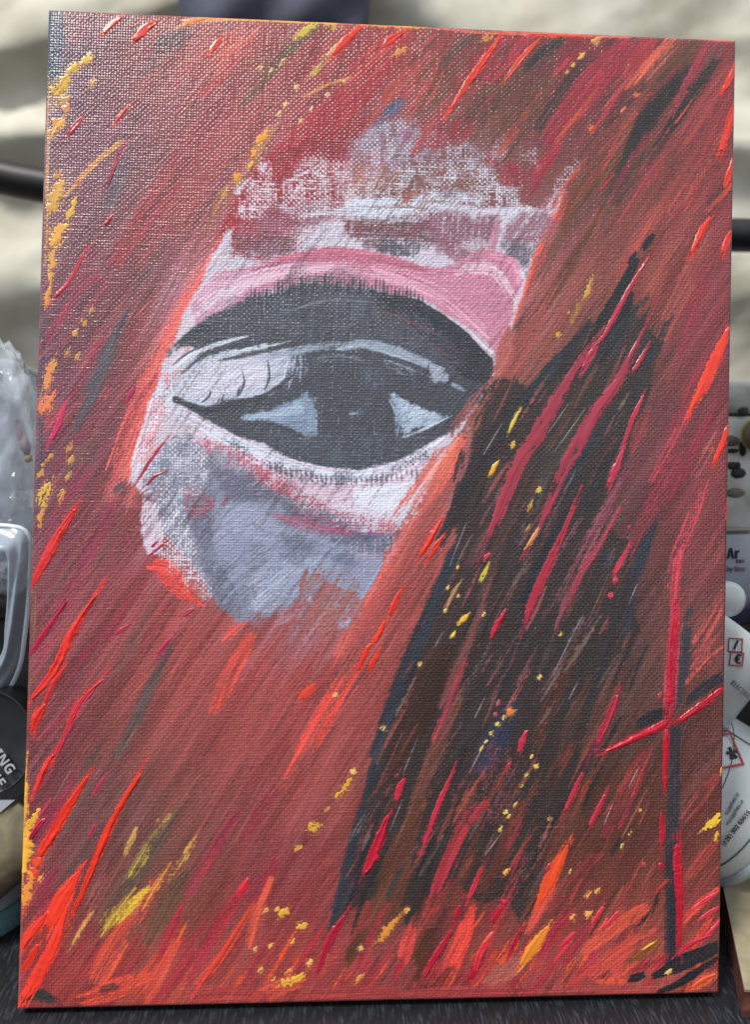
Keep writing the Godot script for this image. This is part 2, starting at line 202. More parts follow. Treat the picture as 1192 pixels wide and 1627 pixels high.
	[1, 9, [156, 108, 122], 45, 0, 0, 124.9, 261.8, 114.0, 251.2, 129.8, 243.0, 143.3, 243.0, 136.2, 261.8],
	[1, 2, [148, 40, 53], 70, 0, 0, 82.9, 87.6, 87.9, 74.0, 98.3, 62.8, 114.3, 56.7, 126.6, 63.1, 120.0, 70.2, 106.4, 65.2, 93.2, 73.8, 88.2, 86.1],
	[1, 3, [141, 42, 55], 70, 0, 0, 80.6, 101.2, 84.1, 82.2, 95.8, 71.0, 120.0, 67.4, 127.1, 80.8, 115.1, 86.6, 107.4, 100.4],
	[1, 9, [134, 81, 99], 0, 0, 0, 90.9, 86.0, 98.7, 78.5, 114.8, 76.3, 131.1, 79.3, 131.3, 87.5, 109.8, 91.7, 91.2, 95.5],
	[1, 9, [107, 61, 76], 80, 0, 0, 81.0, 93.7, 93.7, 92.2, 105.0, 94.0, 106.8, 100.5, 96.7, 104.5, 88.7, 104.2, 81.7, 102.3],
	[1, 9, [140, 122, 144], 65, 0, 0, 130.4, 52.1, 141.0, 42.6, 157.4, 41.5, 168.5, 47.9, 166.0, 59.0, 152.5, 63.6, 136.2, 65.5, 126.7, 67.2],
	[1, 9, [163, 110, 120], 65, 0, 0, 122.6, 64.6, 134.6, 56.0, 152.3, 58.1, 155.3, 69.0, 141.8, 74.9, 127.0, 77.6, 121.5, 72.8],
	[1, 2, [169, 109, 103], 60, 0, 0, 122.7, 68.7, 133.4, 62.1, 147.0, 63.2, 141.8, 72.2, 128.4, 78.1],
	[1, 2, [119, 78, 83], 60, 0, 0, 152.1, 48.5, 168.4, 43.8, 187.9, 51.3, 193.7, 64.9, 174.5, 67.0, 155.3, 69.0, 144.4, 66.6],
	[1, 7, [184, 188, 212], 60, 0, 0, 130.4, 52.1, 151.9, 41.7, 179.6, 50.3, 196.3, 56.6, 196.6, 70.3, 169.0, 68.5, 141.8, 72.2],
	[1, 7, [200, 204, 220], 0, 0, 0, 152.4, 60.9, 174.2, 57.3, 202.0, 63.3, 205.1, 78.3, 169.2, 76.7, 141.8, 74.9],
	[1, 9, [192, 204, 224], 0, 0, 0, 110.7, 85.2, 114.9, 80.1, 131.0, 76.3, 152.7, 74.0, 174.6, 71.1, 188.4, 72.3, 187.4, 78.3, 169.3, 80.6, 147.5, 82.9, 131.2, 84.0],
	[1, 2, [198, 210, 228], 0, 0, 0, 112.3, 85.1, 131.0, 77.4, 152.7, 75.1, 177.3, 72.4, 185.7, 78.4, 152.9, 82.7],
	[1, 7, [205, 216, 232], 0, 0, 0, 109.7, 85.5, 130.9, 69.8, 157.9, 60.7, 202.0, 64.6, 207.9, 79.6, 169.4, 83.6],
	[1, 3, [208, 206, 222], 30, 0, 0, 100.0, 74.9, 109.1, 62.9, 118.4, 60.7, 126.6, 62.3, 127.7, 72.6, 120.2, 78.3, 106.9, 81.5],
	[1, 7, [208, 206, 222], 30, 0, 0, 96.1, 79.1, 111.7, 59.6, 130.6, 58.9, 131.2, 82.1, 109.7, 86.8],
	[1, 7, [212, 212, 228], 60, 0, 0, 80.8, 86.4, 85.8, 74.0, 91.7, 67.1, 95.9, 73.7, 90.9, 86.0],
	[1, 3, [212, 214, 230], 60, 0, 0, 83.1, 84.9, 85.1, 78.4, 89.9, 78.8, 90.1, 84.7],
	[1, 3, [212, 214, 230], 60, 0, 0, 80.2, 76.9, 82.2, 70.4, 87.0, 70.7, 87.2, 76.7],
	[1, 3, [212, 214, 230], 60, 0, 0, 88.0, 66.4, 89.9, 59.8, 94.8, 60.2, 94.9, 66.1],
	[1, 3, [212, 214, 230], 60, 0, 0, 103.0, 76.2, 104.9, 69.6, 109.8, 70.0, 109.9, 75.9],
	[1, 3, [212, 214, 230], 60, 0, 0, 110.8, 69.1, 112.8, 62.5, 117.7, 62.9, 117.8, 68.9],
	[1, 3, [212, 214, 230], 60, 0, 0, 86.8, 74.0, 88.8, 67.4, 93.6, 67.8, 93.8, 73.8],
	[1, 3, [212, 214, 230], 60, 0, 0, 92.2, 76.5, 94.2, 70.0, 99.1, 70.3, 99.2, 76.3],
	[1, 3, [132, 81, 68], 65, 0, 0, 152.2, 75.6, 156.4, 67.3, 164.0, 67.6, 160.4, 75.4],
	[1, 3, [132, 81, 68], 65, 0, 0, 163.0, 68.4, 167.2, 60.1, 174.9, 60.3, 171.2, 68.2],
	[1, 3, [132, 81, 68], 65, 0, 0, 146.9, 79.9, 151.0, 71.6, 158.7, 71.9, 155.0, 79.7],
	[1, 3, [132, 81, 68], 65, 0, 0, 168.7, 77.9, 172.9, 69.5, 180.6, 69.8, 176.9, 77.6],
	[1, 3, [132, 81, 68], 65, 0, 0, 138.5, 73.4, 142.7, 65.0, 150.3, 65.3, 146.7, 73.1],
	[1, 3, [132, 81, 68], 65, 0, 0, 157.9, 83.7, 162.0, 75.3, 169.7, 75.6, 166.1, 83.4],
	[1, 3, [132, 81, 68], 65, 0, 0, 174.0, 70.8, 178.2, 62.4, 185.9, 62.7, 182.2, 70.5],
	[1, 3, [92, 84, 88], 30, 0, 0, 169.1, 71.3, 185.5, 68.0, 185.7, 74.8, 166.4, 76.3],
	[0, 2, [137, 61, 59], 1.63, 2.72, 1.36, 152.8, 77.3, 156.8, 73.0],
	[0, 5, [159, 86, 81], 1.14, 1.9, 0.95, 155.0, 76.7, 155.9, 71.7],
	[0, 5, [76, 80, 104], 2.93, 4.89, 2.44, 144.2, 39.2, 151.7, 33.5],
	[0, 2, [80, 88, 120], 1.95, 3.26, 1.63, 141.1, 44.8, 151.8, 35.6],
	[0, 2, [159, 62, 60], 3.58, 5.97, 2.99, 154.7, 41.6, 165.2, 24.7, 167.8, 16.3],
	[0, 2, [149, 57, 61], 2.93, 4.89, 2.44, 157.7, 55.2, 165.6, 41.2, 173.7, 32.6],
	[1, 9, [144, 40, 52], 60, 0, 0, 164.1, 48.0, 167.0, 40.8, 171.9, 41.5, 172.9, 46.3, 168.6, 49.6],
	[1, 9, [144, 40, 52], 60, 0, 0, 170.2, 48.7, 174.2, 38.9, 180.9, 39.9, 182.2, 46.5, 176.3, 50.9],
	[1, 9, [144, 40, 52], 60, 0, 0, 173.6, 43.5, 176.6, 36.3, 181.4, 37.0, 182.4, 41.8, 178.1, 45.1],
	[1, 9, [144, 40, 52], 60, 0, 0, 186.9, 59.2, 189.5, 52.9, 193.8, 53.6, 194.7, 57.8, 190.8, 60.6],
	[1, 9, [144, 40, 52], 60, 0, 0, 194.9, 66.5, 198.2, 58.4, 203.7, 59.2, 204.8, 64.7, 199.9, 68.3],
	[1, 9, [144, 40, 52], 60, 0, 0, 162.6, 52.9, 164.8, 47.5, 168.4, 48.0, 169.2, 51.6, 165.9, 54.1],
	[1, 9, [144, 40, 52], 60, 0, 0, 156.4, 43.8, 158.9, 37.6, 163.1, 38.2, 164.0, 42.4, 160.2, 45.2],
	[1, 7, [180, 156, 176], 60, 0, 0, 189.3, 52.7, 196.1, 47.7, 197.7, 56.5, 190.9, 60.9],
	[1, 7, [196, 180, 200], 60, 0, 0, 206.0, 56.2, 210.1, 51.9, 210.8, 59.4],
	[0, 7, [208, 188, 204], 3.58, 5.97, 2.72, 215.7, 79.4, 222.9, 66.7, 229.1, 56.8],
	[1, 2, [196, 170, 188], 60, 0, 0, 212.0, 78.1, 221.6, 69.5, 221.8, 79.2, 216.3, 83.5],
	[1, 9, [88, 63, 71], 0, 0, 0, 125.9, 86.3, 152.9, 83.3, 166.6, 83.7, 166.9, 94.6, 156.1, 99.6, 139.7, 99.0, 126.0, 92.3],
	[1, 2, [118, 61, 71], 85, 0, 0, 127.2, 86.3, 153.0, 86.0, 166.7, 87.8, 158.6, 93.0, 131.4, 92.1],
	[1, 2, [76, 76, 92], 90, 0, 0, 145.0, 92.5, 155.9, 93.6, 166.9, 94.6, 158.9, 102.2, 142.5, 100.0],
	[1, 9, [121, 69, 87], 85, 0, 0, 162.6, 85.7, 169.3, 81.1, 194.1, 81.4, 197.0, 89.6, 188.8, 94.0, 180.7, 97.0, 169.7, 98.1, 164.1, 93.3],
	[1, 9, [130, 77, 93], 60, 0, 0, 169.7, 97.3, 186.1, 92.7, 186.3, 103.7, 175.4, 105.3],
	[1, 9, [135, 88, 106], 60, 0, 0, 197.1, 92.4, 205.2, 81.1, 216.2, 78.0, 220.5, 84.7, 216.5, 92.9, 205.4, 90.7],
	[1, 9, [88, 80, 94], 80, 0, 0, 194.4, 93.8, 205.3, 89.9, 213.2, 93.3, 210.6, 103.0, 207.9, 106.4, 198.7, 101.1],
	[0, 5, [183, 130, 150], 2.61, 4.34, 2.17, 194.7, 84.7, 193.0, 93.8, 190.4, 103.5],
	[1, 5, [193, 123, 150], 10, 0, 0, 64.3, 125.3, 74.2, 110.0, 94.1, 105.7, 107.4, 101.8, 120.7, 97.9, 142.5, 100.0, 169.9, 105.5, 179.4, 100.6, 187.5, 95.9, 197.2, 98.4, 203.4, 104.3, 205.8, 111.4, 201.3, 130.7, 197.1, 143.4, 194.4, 145.1, 181.4, 131.2, 159.2, 118.6, 132.0, 115.0, 115.8, 113.8, 97.1, 117.0, 84.0, 125.4, 67.7, 134.4],
	[1, 5, [199, 155, 183], 10, 0, 0, 64.3, 125.9, 74.2, 110.0, 94.1, 106.2, 99.6, 111.5, 83.8, 120.0, 68.2, 132.5],
	[0, 5, [161, 79, 104], 1.63, 2.72, 1.63, 131.8, 107.4, 153.6, 110.0, 170.2, 117.8, 184.1, 128.4],
	[0, 5, [184, 102, 125], 2.93, 4.89, 2.44, 99.4, 103.9, 120.8, 100.1, 142.5, 102.2, 164.4, 107.0],
	[0, 4, [157, 93, 120], 1.47, 2.44, 1.22, 88.8, 109.1, 104.8, 104.6, 126.3, 103.2],
	[0, 5, [203, 151, 175], 2.61, 4.34, 2.17, 94.3, 111.6, 115.6, 107.0, 140.0, 109.0, 159.1, 114.0],
	[0, 2, [143, 73, 92], 1.63, 2.72, 1.36, 82.8, 102.5, 91.4, 104.2, 99.4, 103.4],
	[0, 5, [203, 135, 163], 5.43, 5.43, 2.72, 191.8, 100.8, 201.5, 103.2, 204.4, 111.4],
	[0, 4, [220, 216, 234], 0.98, 1.63, 0.81, 202.3, 104.6, 205.8, 108.6, 205.9, 114.1],
	[0, 5, [212, 200, 218], 2.28, 3.8, 1.9, 194.1, 141.8, 189.9, 138.6, 184.2, 132.5],
	[0, 9, [216, 180, 200], 4.89, 8.15, 4.07, 69.3, 122.0, 94.3, 111.6, 121.0, 106.6],
	[0, 9, [216, 164, 188], 4.24, 7.06, 3.53, 142.7, 108.1, 170.1, 117.2, 190.3, 134.3],
	[0, 9, [220, 192, 208], 3.58, 5.97, 2.99, 178.1, 105.5, 193.2, 105.7, 201.8, 117.0],
	[0, 2, [166, 94, 121], 2.28, 3.8, 1.9, 110.1, 102.5, 131.7, 101.9, 153.5, 105.7],
	[0, 9, [212, 196, 216], 2.93, 4.89, 2.44, 65.5, 128.5, 75.8, 120.2, 89.0, 115.0],
	[1, 7, [74, 76, 88], 90, 0, 0, 99.7, 113.7, 110.2, 108.0, 131.8, 109.3, 142.8, 113.0, 132.0, 116.0, 110.5, 116.6],
	[1, 5, [60, 65, 75], 90, 0, 0, 54.3, 145.4, 63.0, 135.6, 71.3, 129.7, 81.3, 124.1, 94.4, 118.7, 107.7, 115.1, 121.2, 113.6, 134.7, 114.9, 151.1, 118.3, 161.5, 120.2, 171.7, 125.9, 181.5, 133.4, 189.4, 140.8, 194.1, 144.6, 194.5, 150.0, 189.8, 158.9, 188.2, 163.8, 182.9, 170.5, 174.3, 177.7, 163.5, 184.4, 150.1, 191.1, 136.7, 194.5, 123.2, 193.6, 109.7, 189.5, 96.2, 183.2, 82.8, 179.2, 72.0, 174.0, 63.9, 168.8, 53.8, 163.6, 62.8, 166.1, 71.6, 158.5, 74.9, 144.4, 71.1, 141.3, 63.2, 141.5, 54.4, 146.5],
	[1, 1, [51, 54, 63], 30, 0, 0, 140.1, 116.4, 161.5, 120.2, 171.7, 125.9, 182.9, 134.4, 193.6, 144.6, 194.5, 150.0, 190.2, 155.6, 180.6, 153.0, 167.9, 139.7, 154.0, 127.7, 143.0, 123.9],
	[1, 3, [90, 98, 110], 90, 0, 0, 94.5, 121.1, 121.2, 116.3, 140.2, 117.2, 143.1, 126.6, 127.1, 135.2, 97.6, 135.9],
	[1, 3, [78, 55, 67], 20, 0, 0, 132.3, 128.3, 154.0, 126.4, 170.5, 134.2, 181.8, 147.6, 170.8, 145.1, 148.8, 136.0],
	[0, 4, [119, 63, 71], 0.65, 1.09, 0.54, 143.0, 123.9, 156.8, 129.0, 170.6, 135.5, 179.0, 142.2],
	[0, 4, [99, 56, 67], 0.81, 1.36, 0.68, 140.4, 128.1, 159.6, 134.4, 176.3, 145.0],
	[0, 4, [106, 110, 122], 0.65, 1.09, 0.54, 101.4, 127.7, 121.3, 121.2, 140.3, 121.3],
	[1, 7, [124, 138, 156], 80, 0, 0, 77.2, 122.3, 89.1, 117.2, 102.4, 114.7, 102.4, 117.4, 89.2, 120.4, 78.6, 125.5],
	[1, 5, [188, 196, 216], 20, 0, 0, 56.7, 153.4, 63.4, 148.4, 76.5, 144.4, 95.1, 142.4, 106.3, 143.2, 107.6, 149.1, 104.0, 156.2, 96.9, 161.7, 89.3, 164.6, 78.6, 164.2, 73.4, 167.5, 68.2, 168.2, 61.2, 165.1, 56.3, 160.9],
	[1, 5, [200, 200, 220], 20, 0, 0, 59.7, 158.2, 71.3, 148.5, 89.8, 145.5, 97.9, 149.3, 95.5, 157.5, 82.3, 161.7, 69.2, 166.0],
	[0, 5, [196, 206, 222], 1.09, 3.26, 1.09, 56.1, 153.4, 65.9, 145.2, 76.4, 140.4, 86.4, 137.5],
	[0, 5, [192, 202, 216], 1.09, 2.44, 0.54, 73.9, 147.7, 89.8, 143.0, 104.4, 139.2],
	[0, 5, [69, 74, 85], 0.54, 2.44, 1.63, 58.8, 155.5, 68.6, 146.2, 79.1, 142.2, 88.3, 138.8],
	[0, 5, [66, 71, 79], 0.54, 2.17, 1.63, 76.6, 147.6, 89.8, 144.6, 103.1, 141.7],
	[0, 6, [74, 79, 90], 0.54, 1.09, 0.54, 56.1, 150.7, 63.3, 144.7, 73.7, 140.4],
	[0, 5, [58, 63, 72], 0.27, 3.26, 1.63, 53.3, 146.0, 62.0, 138.3, 73.5, 131.6],
	[0, 2, [168, 180, 198], 3.58, 5.97, 2.99, 104.8, 157.8, 106.5, 150.5, 107.4, 144.3],
	[0, 3, [152, 166, 186], 2.93, 4.89, 2.44, 110.9, 154.4, 111.2, 146.3, 109.8, 143.7],
	[0, 6, [60, 65, 75], 0.65, 1.09, 0.54, 95.6, 160.1, 97.5, 154.7, 96.8, 148.0],
	[0, 6, [58, 62, 72], 0.65, 1.09, 0.27, 85.0, 162.5, 86.9, 157.1, 86.0, 152.3],
	[0, 6, [58, 62, 72], 0.65, 1.09, 0.27, 83.9, 163.6, 85.4, 158.2],
	[0, 6, [58, 62, 72], 0.65, 1.09, 0.54, 69.2, 166.0, 72.3, 163.3, 72.7, 161.1],
	[0, 6, [68, 72, 82], 0.49, 0.81, 0.41, 77.1, 165.9, 78.6, 162.1],
	[0, 6, [68, 72, 82], 0.49, 0.81, 0.41, 75.8, 166.4, 76.8, 163.2],
	[0, 5, [54, 59, 68], 0.27, 2.72, 1.36, 53.8, 163.3, 61.2, 166.2, 67.1, 168.2],
	[0, 5, [58, 63, 73], 2.28, 3.8, 1.9, 63.9, 167.4, 71.9, 169.2, 79.8, 167.2, 95.6, 162.3, 106.1, 154.5],
	[1, 1, [203, 216, 234], 75, 0, 0, 57.1, 150.7, 57.0, 166.2, 64.0, 171.4, 54.0, 170.3, 49.2, 168.5, 50.5, 158.3, 53.5, 153.5],
	[0, 5, [142, 156, 174], 1.63, 3.26, 2.72, 95.2, 145.6, 108.5, 143.2, 116.5, 141.4, 128.6, 140.0],
	[0, 5, [149, 164, 184], 3.8, 5.43, 3.26, 127.2, 141.1, 138.0, 139.3, 148.9, 141.7, 159.9, 145.3, 170.9, 150.0],
	[0, 2, [138, 150, 168], 1.09, 4.34, 2.17, 143.6, 146.2, 157.3, 150.8, 165.5, 153.4],
	[1, 5, [155, 166, 186], 40, 0, 0, 165.4, 147.9, 170.9, 148.3, 175.3, 152.1, 174.4, 156.4, 168.3, 156.0, 165.5, 153.4],
	[0, 5, [154, 166, 186], 1.47, 2.44, 0.54, 175.1, 155.3, 182.1, 159.0],
	[0, 6, [56, 60, 70], 0.98, 1.63, 0.54, 161.5, 154.8, 164.9, 151.2, 165.9, 147.4],
	[0, 6, [56, 60, 70], 0.98, 1.63, 0.54, 172.5, 157.0, 175.4, 154.8, 175.9, 152.6],
	[0, 2, [96, 108, 122], 2.61, 4.34, 2.17, 116.6, 146.2, 127.3, 144.9, 135.5, 146.4],
	[1, 5, [126, 146, 172], 10, 0, 0, 86.3, 172.4, 98.4, 168.7, 109.0, 163.7, 113.7, 159.8, 117.1, 165.1, 119.1, 178.6, 114.8, 179.7, 106.6, 175.5, 95.9, 173.6],
	[1, 5, [154, 176, 200], 10, 0, 0, 86.3, 172.1, 101.1, 168.1, 111.7, 163.1, 113.5, 170.6, 98.6, 173.0],
	[1, 3, [144, 166, 190], 90, 0, 0, 111.6, 161.2, 119.8, 165.1, 120.1, 178.6, 114.2, 178.7],
	[1, 5, [166, 184, 208], 20, 0, 0, 149.9, 160.2, 157.6, 164.4, 168.6, 168.0, 175.8, 170.0, 169.8, 174.0, 160.6, 176.3, 155.3, 179.3, 152.9, 172.6],
	[1, 2, [188, 203, 224], 20, 0, 0, 154.9, 164.4, 165.9, 168.3, 175.2, 169.8, 166.0, 172.9, 157.8, 172.0],
	[0, 5, [202, 214, 232], 0.81, 1.36, 0.68, 155.3, 179.6, 163.4, 176.2, 175.2, 170.1],
	[0, 2, [142, 160, 184], 2.61, 4.34, 2.17, 152.5, 178.0, 153.9, 169.9, 150.0, 162.4],
	[1, 3, [102, 116, 138], 90, 0, 0, 131.1, 166.2, 137.3, 166.1, 138.8, 171.5, 132.4, 172.4],
	[0, 1, [128, 144, 166], 0.65, 1.09, 0.54, 132.3, 169.7, 135.5, 169.1],
	[1, 3, [92, 104, 120], 90, 0, 0, 137.0, 151.2, 143.7, 149.7, 143.9, 156.5, 137.1, 157.2],
	[1, 7, [90, 102, 118], 90, 0, 0, 109.4, 178.7, 149.8, 178.1, 147.4, 189.0, 112.3, 186.8],
	[1, 7, [81, 91, 104], 90, 0, 0, 96.1, 179.0, 171.6, 177.7, 166.4, 188.7, 136.7, 194.5, 109.7, 190.8],
	[1, 7, [82, 91, 104], 90, 0, 0, 70.8, 129.8, 121.2, 113.6, 170.4, 127.3, 181.9, 150.3, 143.4, 137.5, 103.0, 139.8],
	[0, 5, [210, 207, 226], 4.89, 5.43, 3.8, 53.9, 169.0, 64.0, 172.0, 80.2, 180.8, 101.7, 190.1, 123.2, 195.2, 138.1, 196.1, 155.5, 191.0, 171.6, 180.4],
	[0, 1, [204, 216, 232], 1.63, 2.72, 1.36, 72.1, 177.7, 90.9, 186.0, 109.8, 193.3, 128.6, 196.5, 142.1, 195.0],
	[0, 5, [214, 196, 216], 2.72, 8.15, 4.07, 64.2, 179.5, 85.7, 188.2, 107.2, 197.1, 128.8, 201.6, 150.3, 199.2, 166.4, 188.7],
	[1, 7, [64, 70, 84], 90, 0, 0, 82.9, 183.5, 101.7, 191.0, 123.3, 196.3, 144.8, 194.9, 166.3, 184.6, 169.0, 186.5, 144.9, 199.3, 123.4, 200.6, 101.8, 195.5, 83.0, 187.7],
	[1, 5, [203, 178, 198], 20, 0, 0, 96.4, 193.7, 123.4, 200.6, 145.0, 201.1, 158.5, 199.6, 158.7, 207.7, 147.9, 211.9, 129.0, 209.7, 110.0, 202.9],
	[1, 5, [214, 220, 236], 20, 0, 0, 134.2, 201.3, 155.7, 198.3, 166.5, 194.1, 158.7, 209.1, 145.2, 211.9, 134.3, 206.7],
	[1, 7, [224, 224, 240], 90, 0, 0, 110.0, 201.6, 134.3, 206.7, 166.7, 202.2, 161.6, 215.8, 145.4, 218.7, 123.7, 214.9, 104.8, 205.7],
	[1, 2, [181, 90, 113], 60, 0, 0, 60.3, 180.9, 74.9, 182.0, 91.0, 189.8, 110.0, 201.6, 107.4, 205.6, 91.3, 200.5, 87.3, 198.4, 75.1, 190.0],
	[1, 3, [181, 73, 90], 60, 0, 0, 64.3, 182.1, 85.6, 187.2, 110.0, 202.9, 134.5, 213.4, 129.1, 216.2, 102.1, 205.7, 83.3, 197.9],
	[1, 7, [198, 131, 159], 90, 0, 0, 102.0, 200.3, 129.0, 211.3, 150.8, 217.3, 145.5, 221.4, 118.4, 216.3],
	[1, 7, [156, 66, 80], 60, 0, 0, 56.4, 182.3, 91.0, 189.8, 118.1, 205.5, 156.2, 218.6, 145.6, 226.8, 113.0, 213.6, 75.3, 198.0],
	[1, 2, [124, 128, 150], 30, 0, 0, 45.0, 194.4, 55.1, 182.3, 64.2, 179.5, 72.4, 187.4, 76.8, 203.3, 67.7, 208.8, 54.6, 208.9, 46.6, 206.4],
	[1, 9, [134, 140, 162], 30, 0, 0, 67.3, 194.1, 76.4, 187.3, 88.5, 193.8, 96.7, 203.1, 80.9, 208.6, 70.3, 208.7],
	[1, 9, [92, 96, 116], 25, 0, 0, 69.9, 191.4, 73.8, 190.0, 85.9, 196.5, 91.2, 195.7, 102.0, 203.0, 118.3, 211.4, 134.6, 217.7, 150.9, 221.3, 158.9, 218.6, 153.8, 229.4, 134.9, 229.6, 113.2, 221.7, 97.0, 215.1, 78.2, 206.0],
	[1, 9, [140, 149, 174], 40, 0, 0, 76.9, 208.7, 91.5, 207.2, 107.6, 212.4, 129.4, 225.6, 145.7, 229.5, 143.3, 243.0, 130.0, 251.1, 119.1, 241.8, 108.6, 249.8, 92.9, 257.9, 85.4, 255.3, 77.9, 243.3, 70.9, 230.1],
	[1, 9, [152, 159, 184], 40, 0, 0, 78.3, 208.7, 96.9, 211.1, 110.5, 221.7, 97.3, 227.2, 83.9, 222.0],
	[1, 2, [164, 174, 196], 40, 0, 0, 89.7, 240.6, 102.9, 235.2, 116.3, 236.4, 113.8, 245.8, 98.1, 255.2, 91.4, 252.6],
	[1, 2, [154, 168, 192], 40, 0, 0, 113.5, 232.4, 129.5, 229.6, 135.0, 234.9, 119.1, 241.8],
	[1, 9, [100, 104, 128], 35, 0, 0, 91.7, 216.5, 113.2, 221.7, 134.9, 230.9, 140.4, 234.9, 118.8, 232.4, 99.9, 224.5],
	[1, 2, [94, 100, 120], 50, 0, 0, 65.2, 214.1, 73.1, 211.4, 76.1, 224.7, 84.5, 243.3, 88.9, 257.9, 79.5, 254.0, 73.9, 240.7],
	[1, 2, [100, 108, 132], 30, 0, 0, 65.0, 206.1, 75.5, 203.3, 73.2, 216.7, 68.1, 222.1],
	[0, 2, [155, 87, 112], 2.61, 4.34, 2.17, 102.3, 213.7, 118.5, 219.0, 134.7, 221.5],
	[0, 2, [141, 77, 107], 2.28, 3.8, 1.9, 110.3, 212.3, 129.2, 218.8, 145.5, 221.4],
	[0, 2, [86, 92, 116], 3.26, 5.43, 2.72, 129.3, 221.5, 145.5, 224.1, 156.3, 220.8],
	[1, 3, [168, 156, 180], 90, 0, 0, 134.8, 226.9, 150.9, 221.3, 156.3, 224.0, 143.3, 243.0, 135.2, 243.0],
	[0, 2, [140, 148, 180], 3.26, 5.43, 2.72, 130.3, 261.8, 138.0, 248.4, 145.8, 234.9],
	[1, 7, [166, 59, 73], 60, 0, 0, 60.9, 200.9, 72.7, 198.0, 75.6, 208.7, 65.3, 216.8],
	[1, 3, [159, 59, 73], 60, 0, 0, 62.2, 199.5, 70.1, 200.7, 67.8, 212.8, 62.0, 211.5],
	[0, 2, [148, 48, 65], 0.98, 1.63, 0.81, 71.8, 213.5, 75.3, 215.6],
	[0, 2, [141, 48, 64], 0.81, 1.36, 0.68, 78.8, 210.0, 81.4, 206.0],
	[1, 7, [214, 216, 230], 60, 0, 0, 44.8, 187.8, 64.2, 179.5, 72.4, 187.4, 72.8, 203.4, 51.9, 209.0],
	[1, 5, [212, 200, 218], 80, 0, 0, 45.6, 206.4, 50.9, 209.0, 53.9, 222.2, 53.1, 230.2, 48.9, 230.2, 45.4, 219.7],
	[1, 3, [220, 220, 234], 60, 0, 0, 49.2, 206.3, 62.4, 208.8, 68.1, 224.8, 73.9, 243.4, 66.0, 242.1, 55.2, 232.8],
	[1, 7, [216, 216, 230], 60, 0, 0, 52.3, 222.2, 65.4, 222.1, 76.7, 248.7, 71.4, 248.7, 55.9, 236.8],
	[0, 5, [212, 212, 228], 2.17, 5.97, 5.43, 40.2, 200.6, 44.0, 189.1, 47.3, 177.1, 49.7, 166.4],
	[1, 7, [216, 116, 128], 60, 0, 0, 42.3, 193.1, 45.8, 177.1, 53.0, 152.9, 59.5, 152.8, 53.9, 169.0, 51.3, 187.7],
	[0, 2, [76, 74, 82], 3.26, 5.43, 2.72, 34.8, 205.2, 38.1, 201.2],
	[1, 2, [158, 162, 184], 50, 0, 0, 113.8, 245.8, 130.0, 251.1, 131.6, 259.1, 119.5, 257.8],
	[1, 2, [150, 89, 85], 60, 0, 0, 111.3, 251.2, 113.7, 239.1, 118.9, 235.1, 124.5, 243.1, 135.3, 245.7, 140.8, 251.0, 135.7, 261.8, 125.0, 264.5, 114.2, 261.9],
	[1, 3, [145, 87, 82], 65, 0, 0, 113.9, 248.5, 121.6, 235.0, 132.3, 235.0, 137.9, 243.0, 130.1, 255.1, 116.8, 257.8],
	[0, 2, [139, 76, 72], 1.47, 2.44, 1.22, 113.3, 244.5, 115.7, 236.4],
	[0, 2, [128, 71, 61], 1.3, 2.17, 1.09, 120.3, 237.7, 122.0, 232.3],
	[0, 2, [136, 77, 70], 1.14, 1.9, 0.95, 119.2, 248.5, 126.9, 235.0],
	[0, 2, [154, 101, 93], 4.89, 8.15, 4.07, 119.6, 261.8, 130.1, 255.1],
	[1, 2, [154, 156, 184], 30, 0, 0, 127.6, 261.8, 134.4, 253.8, 135.7, 263.1],
	[1, 3, [112, 108, 128], 80, 0, 0, 83.7, 251.3, 87.6, 259.3, 93.0, 261.9, 87.7, 264.6, 82.8, 257.9],
	[1, 7, [145, 77, 131], 60, 0, 0, 152.1, 48.5, 154.8, 47.1, 156.2, 50.3],
	[1, 3, [154, 164, 188], 40, 0, 0, 74.4, 222.8, 78.3, 213.8, 87.3, 215.1, 88.2, 222.0, 81.4, 226.2],
	[1, 3, [156, 168, 192], 40, 0, 0, 92.3, 239.2, 96.9, 228.8, 107.3, 230.3, 108.3, 238.3, 100.4, 243.2],
	[1, 3, [106, 112, 134], 40, 0, 0, 85.8, 233.2, 89.4, 224.8, 97.7, 226.0, 98.5, 232.4, 92.3, 236.3],
	[1, 3, [94, 100, 122], 40, 0, 0, 103.8, 230.6, 107.7, 221.5, 116.8, 222.8, 117.7, 229.8, 110.8, 234.0],
	[1, 3, [142, 152, 178], 40, 0, 0, 117.7, 230.2, 121.3, 221.8, 129.8, 223.0, 130.6, 229.5, 124.2, 233.4],
	[1, 3, [88, 94, 114], 40, 0, 0, 73.3, 238.3, 76.5, 230.7, 84.1, 231.8, 84.9, 237.6, 79.2, 241.2],
	[1, 3, [160, 172, 196], 40, 0, 0, 99.0, 249.4, 102.9, 240.3, 112.0, 241.6, 112.8, 248.6, 106.0, 252.8],
	[1, 3, [108, 114, 136], 40, 0, 0, 81.6, 251.6, 84.8, 243.9, 92.5, 245.1, 93.2, 250.9, 87.5, 254.5],
	[1, 3, [154, 160, 180], 40, 0, 0, 59.6, 200.9, 62.5, 193.9, 69.4, 194.9, 70.1, 200.2, 64.9, 203.5],
	[1, 3, [108, 112, 132], 40, 0, 0, 70.7, 203.1, 73.4, 196.9, 79.6, 197.7, 80.2, 202.5, 75.5, 205.5],
	[1, 3, [116, 124, 152], 40, 0, 0, 129.2, 237.9, 132.5, 230.2, 140.2, 231.4, 141.0, 237.3, 135.2, 240.9],
	[1, 3, [136, 144, 168], 40, 0, 0, 91.9, 221.9, 94.9, 214.9, 101.8, 215.9, 102.5, 221.2, 97.3, 224.5],
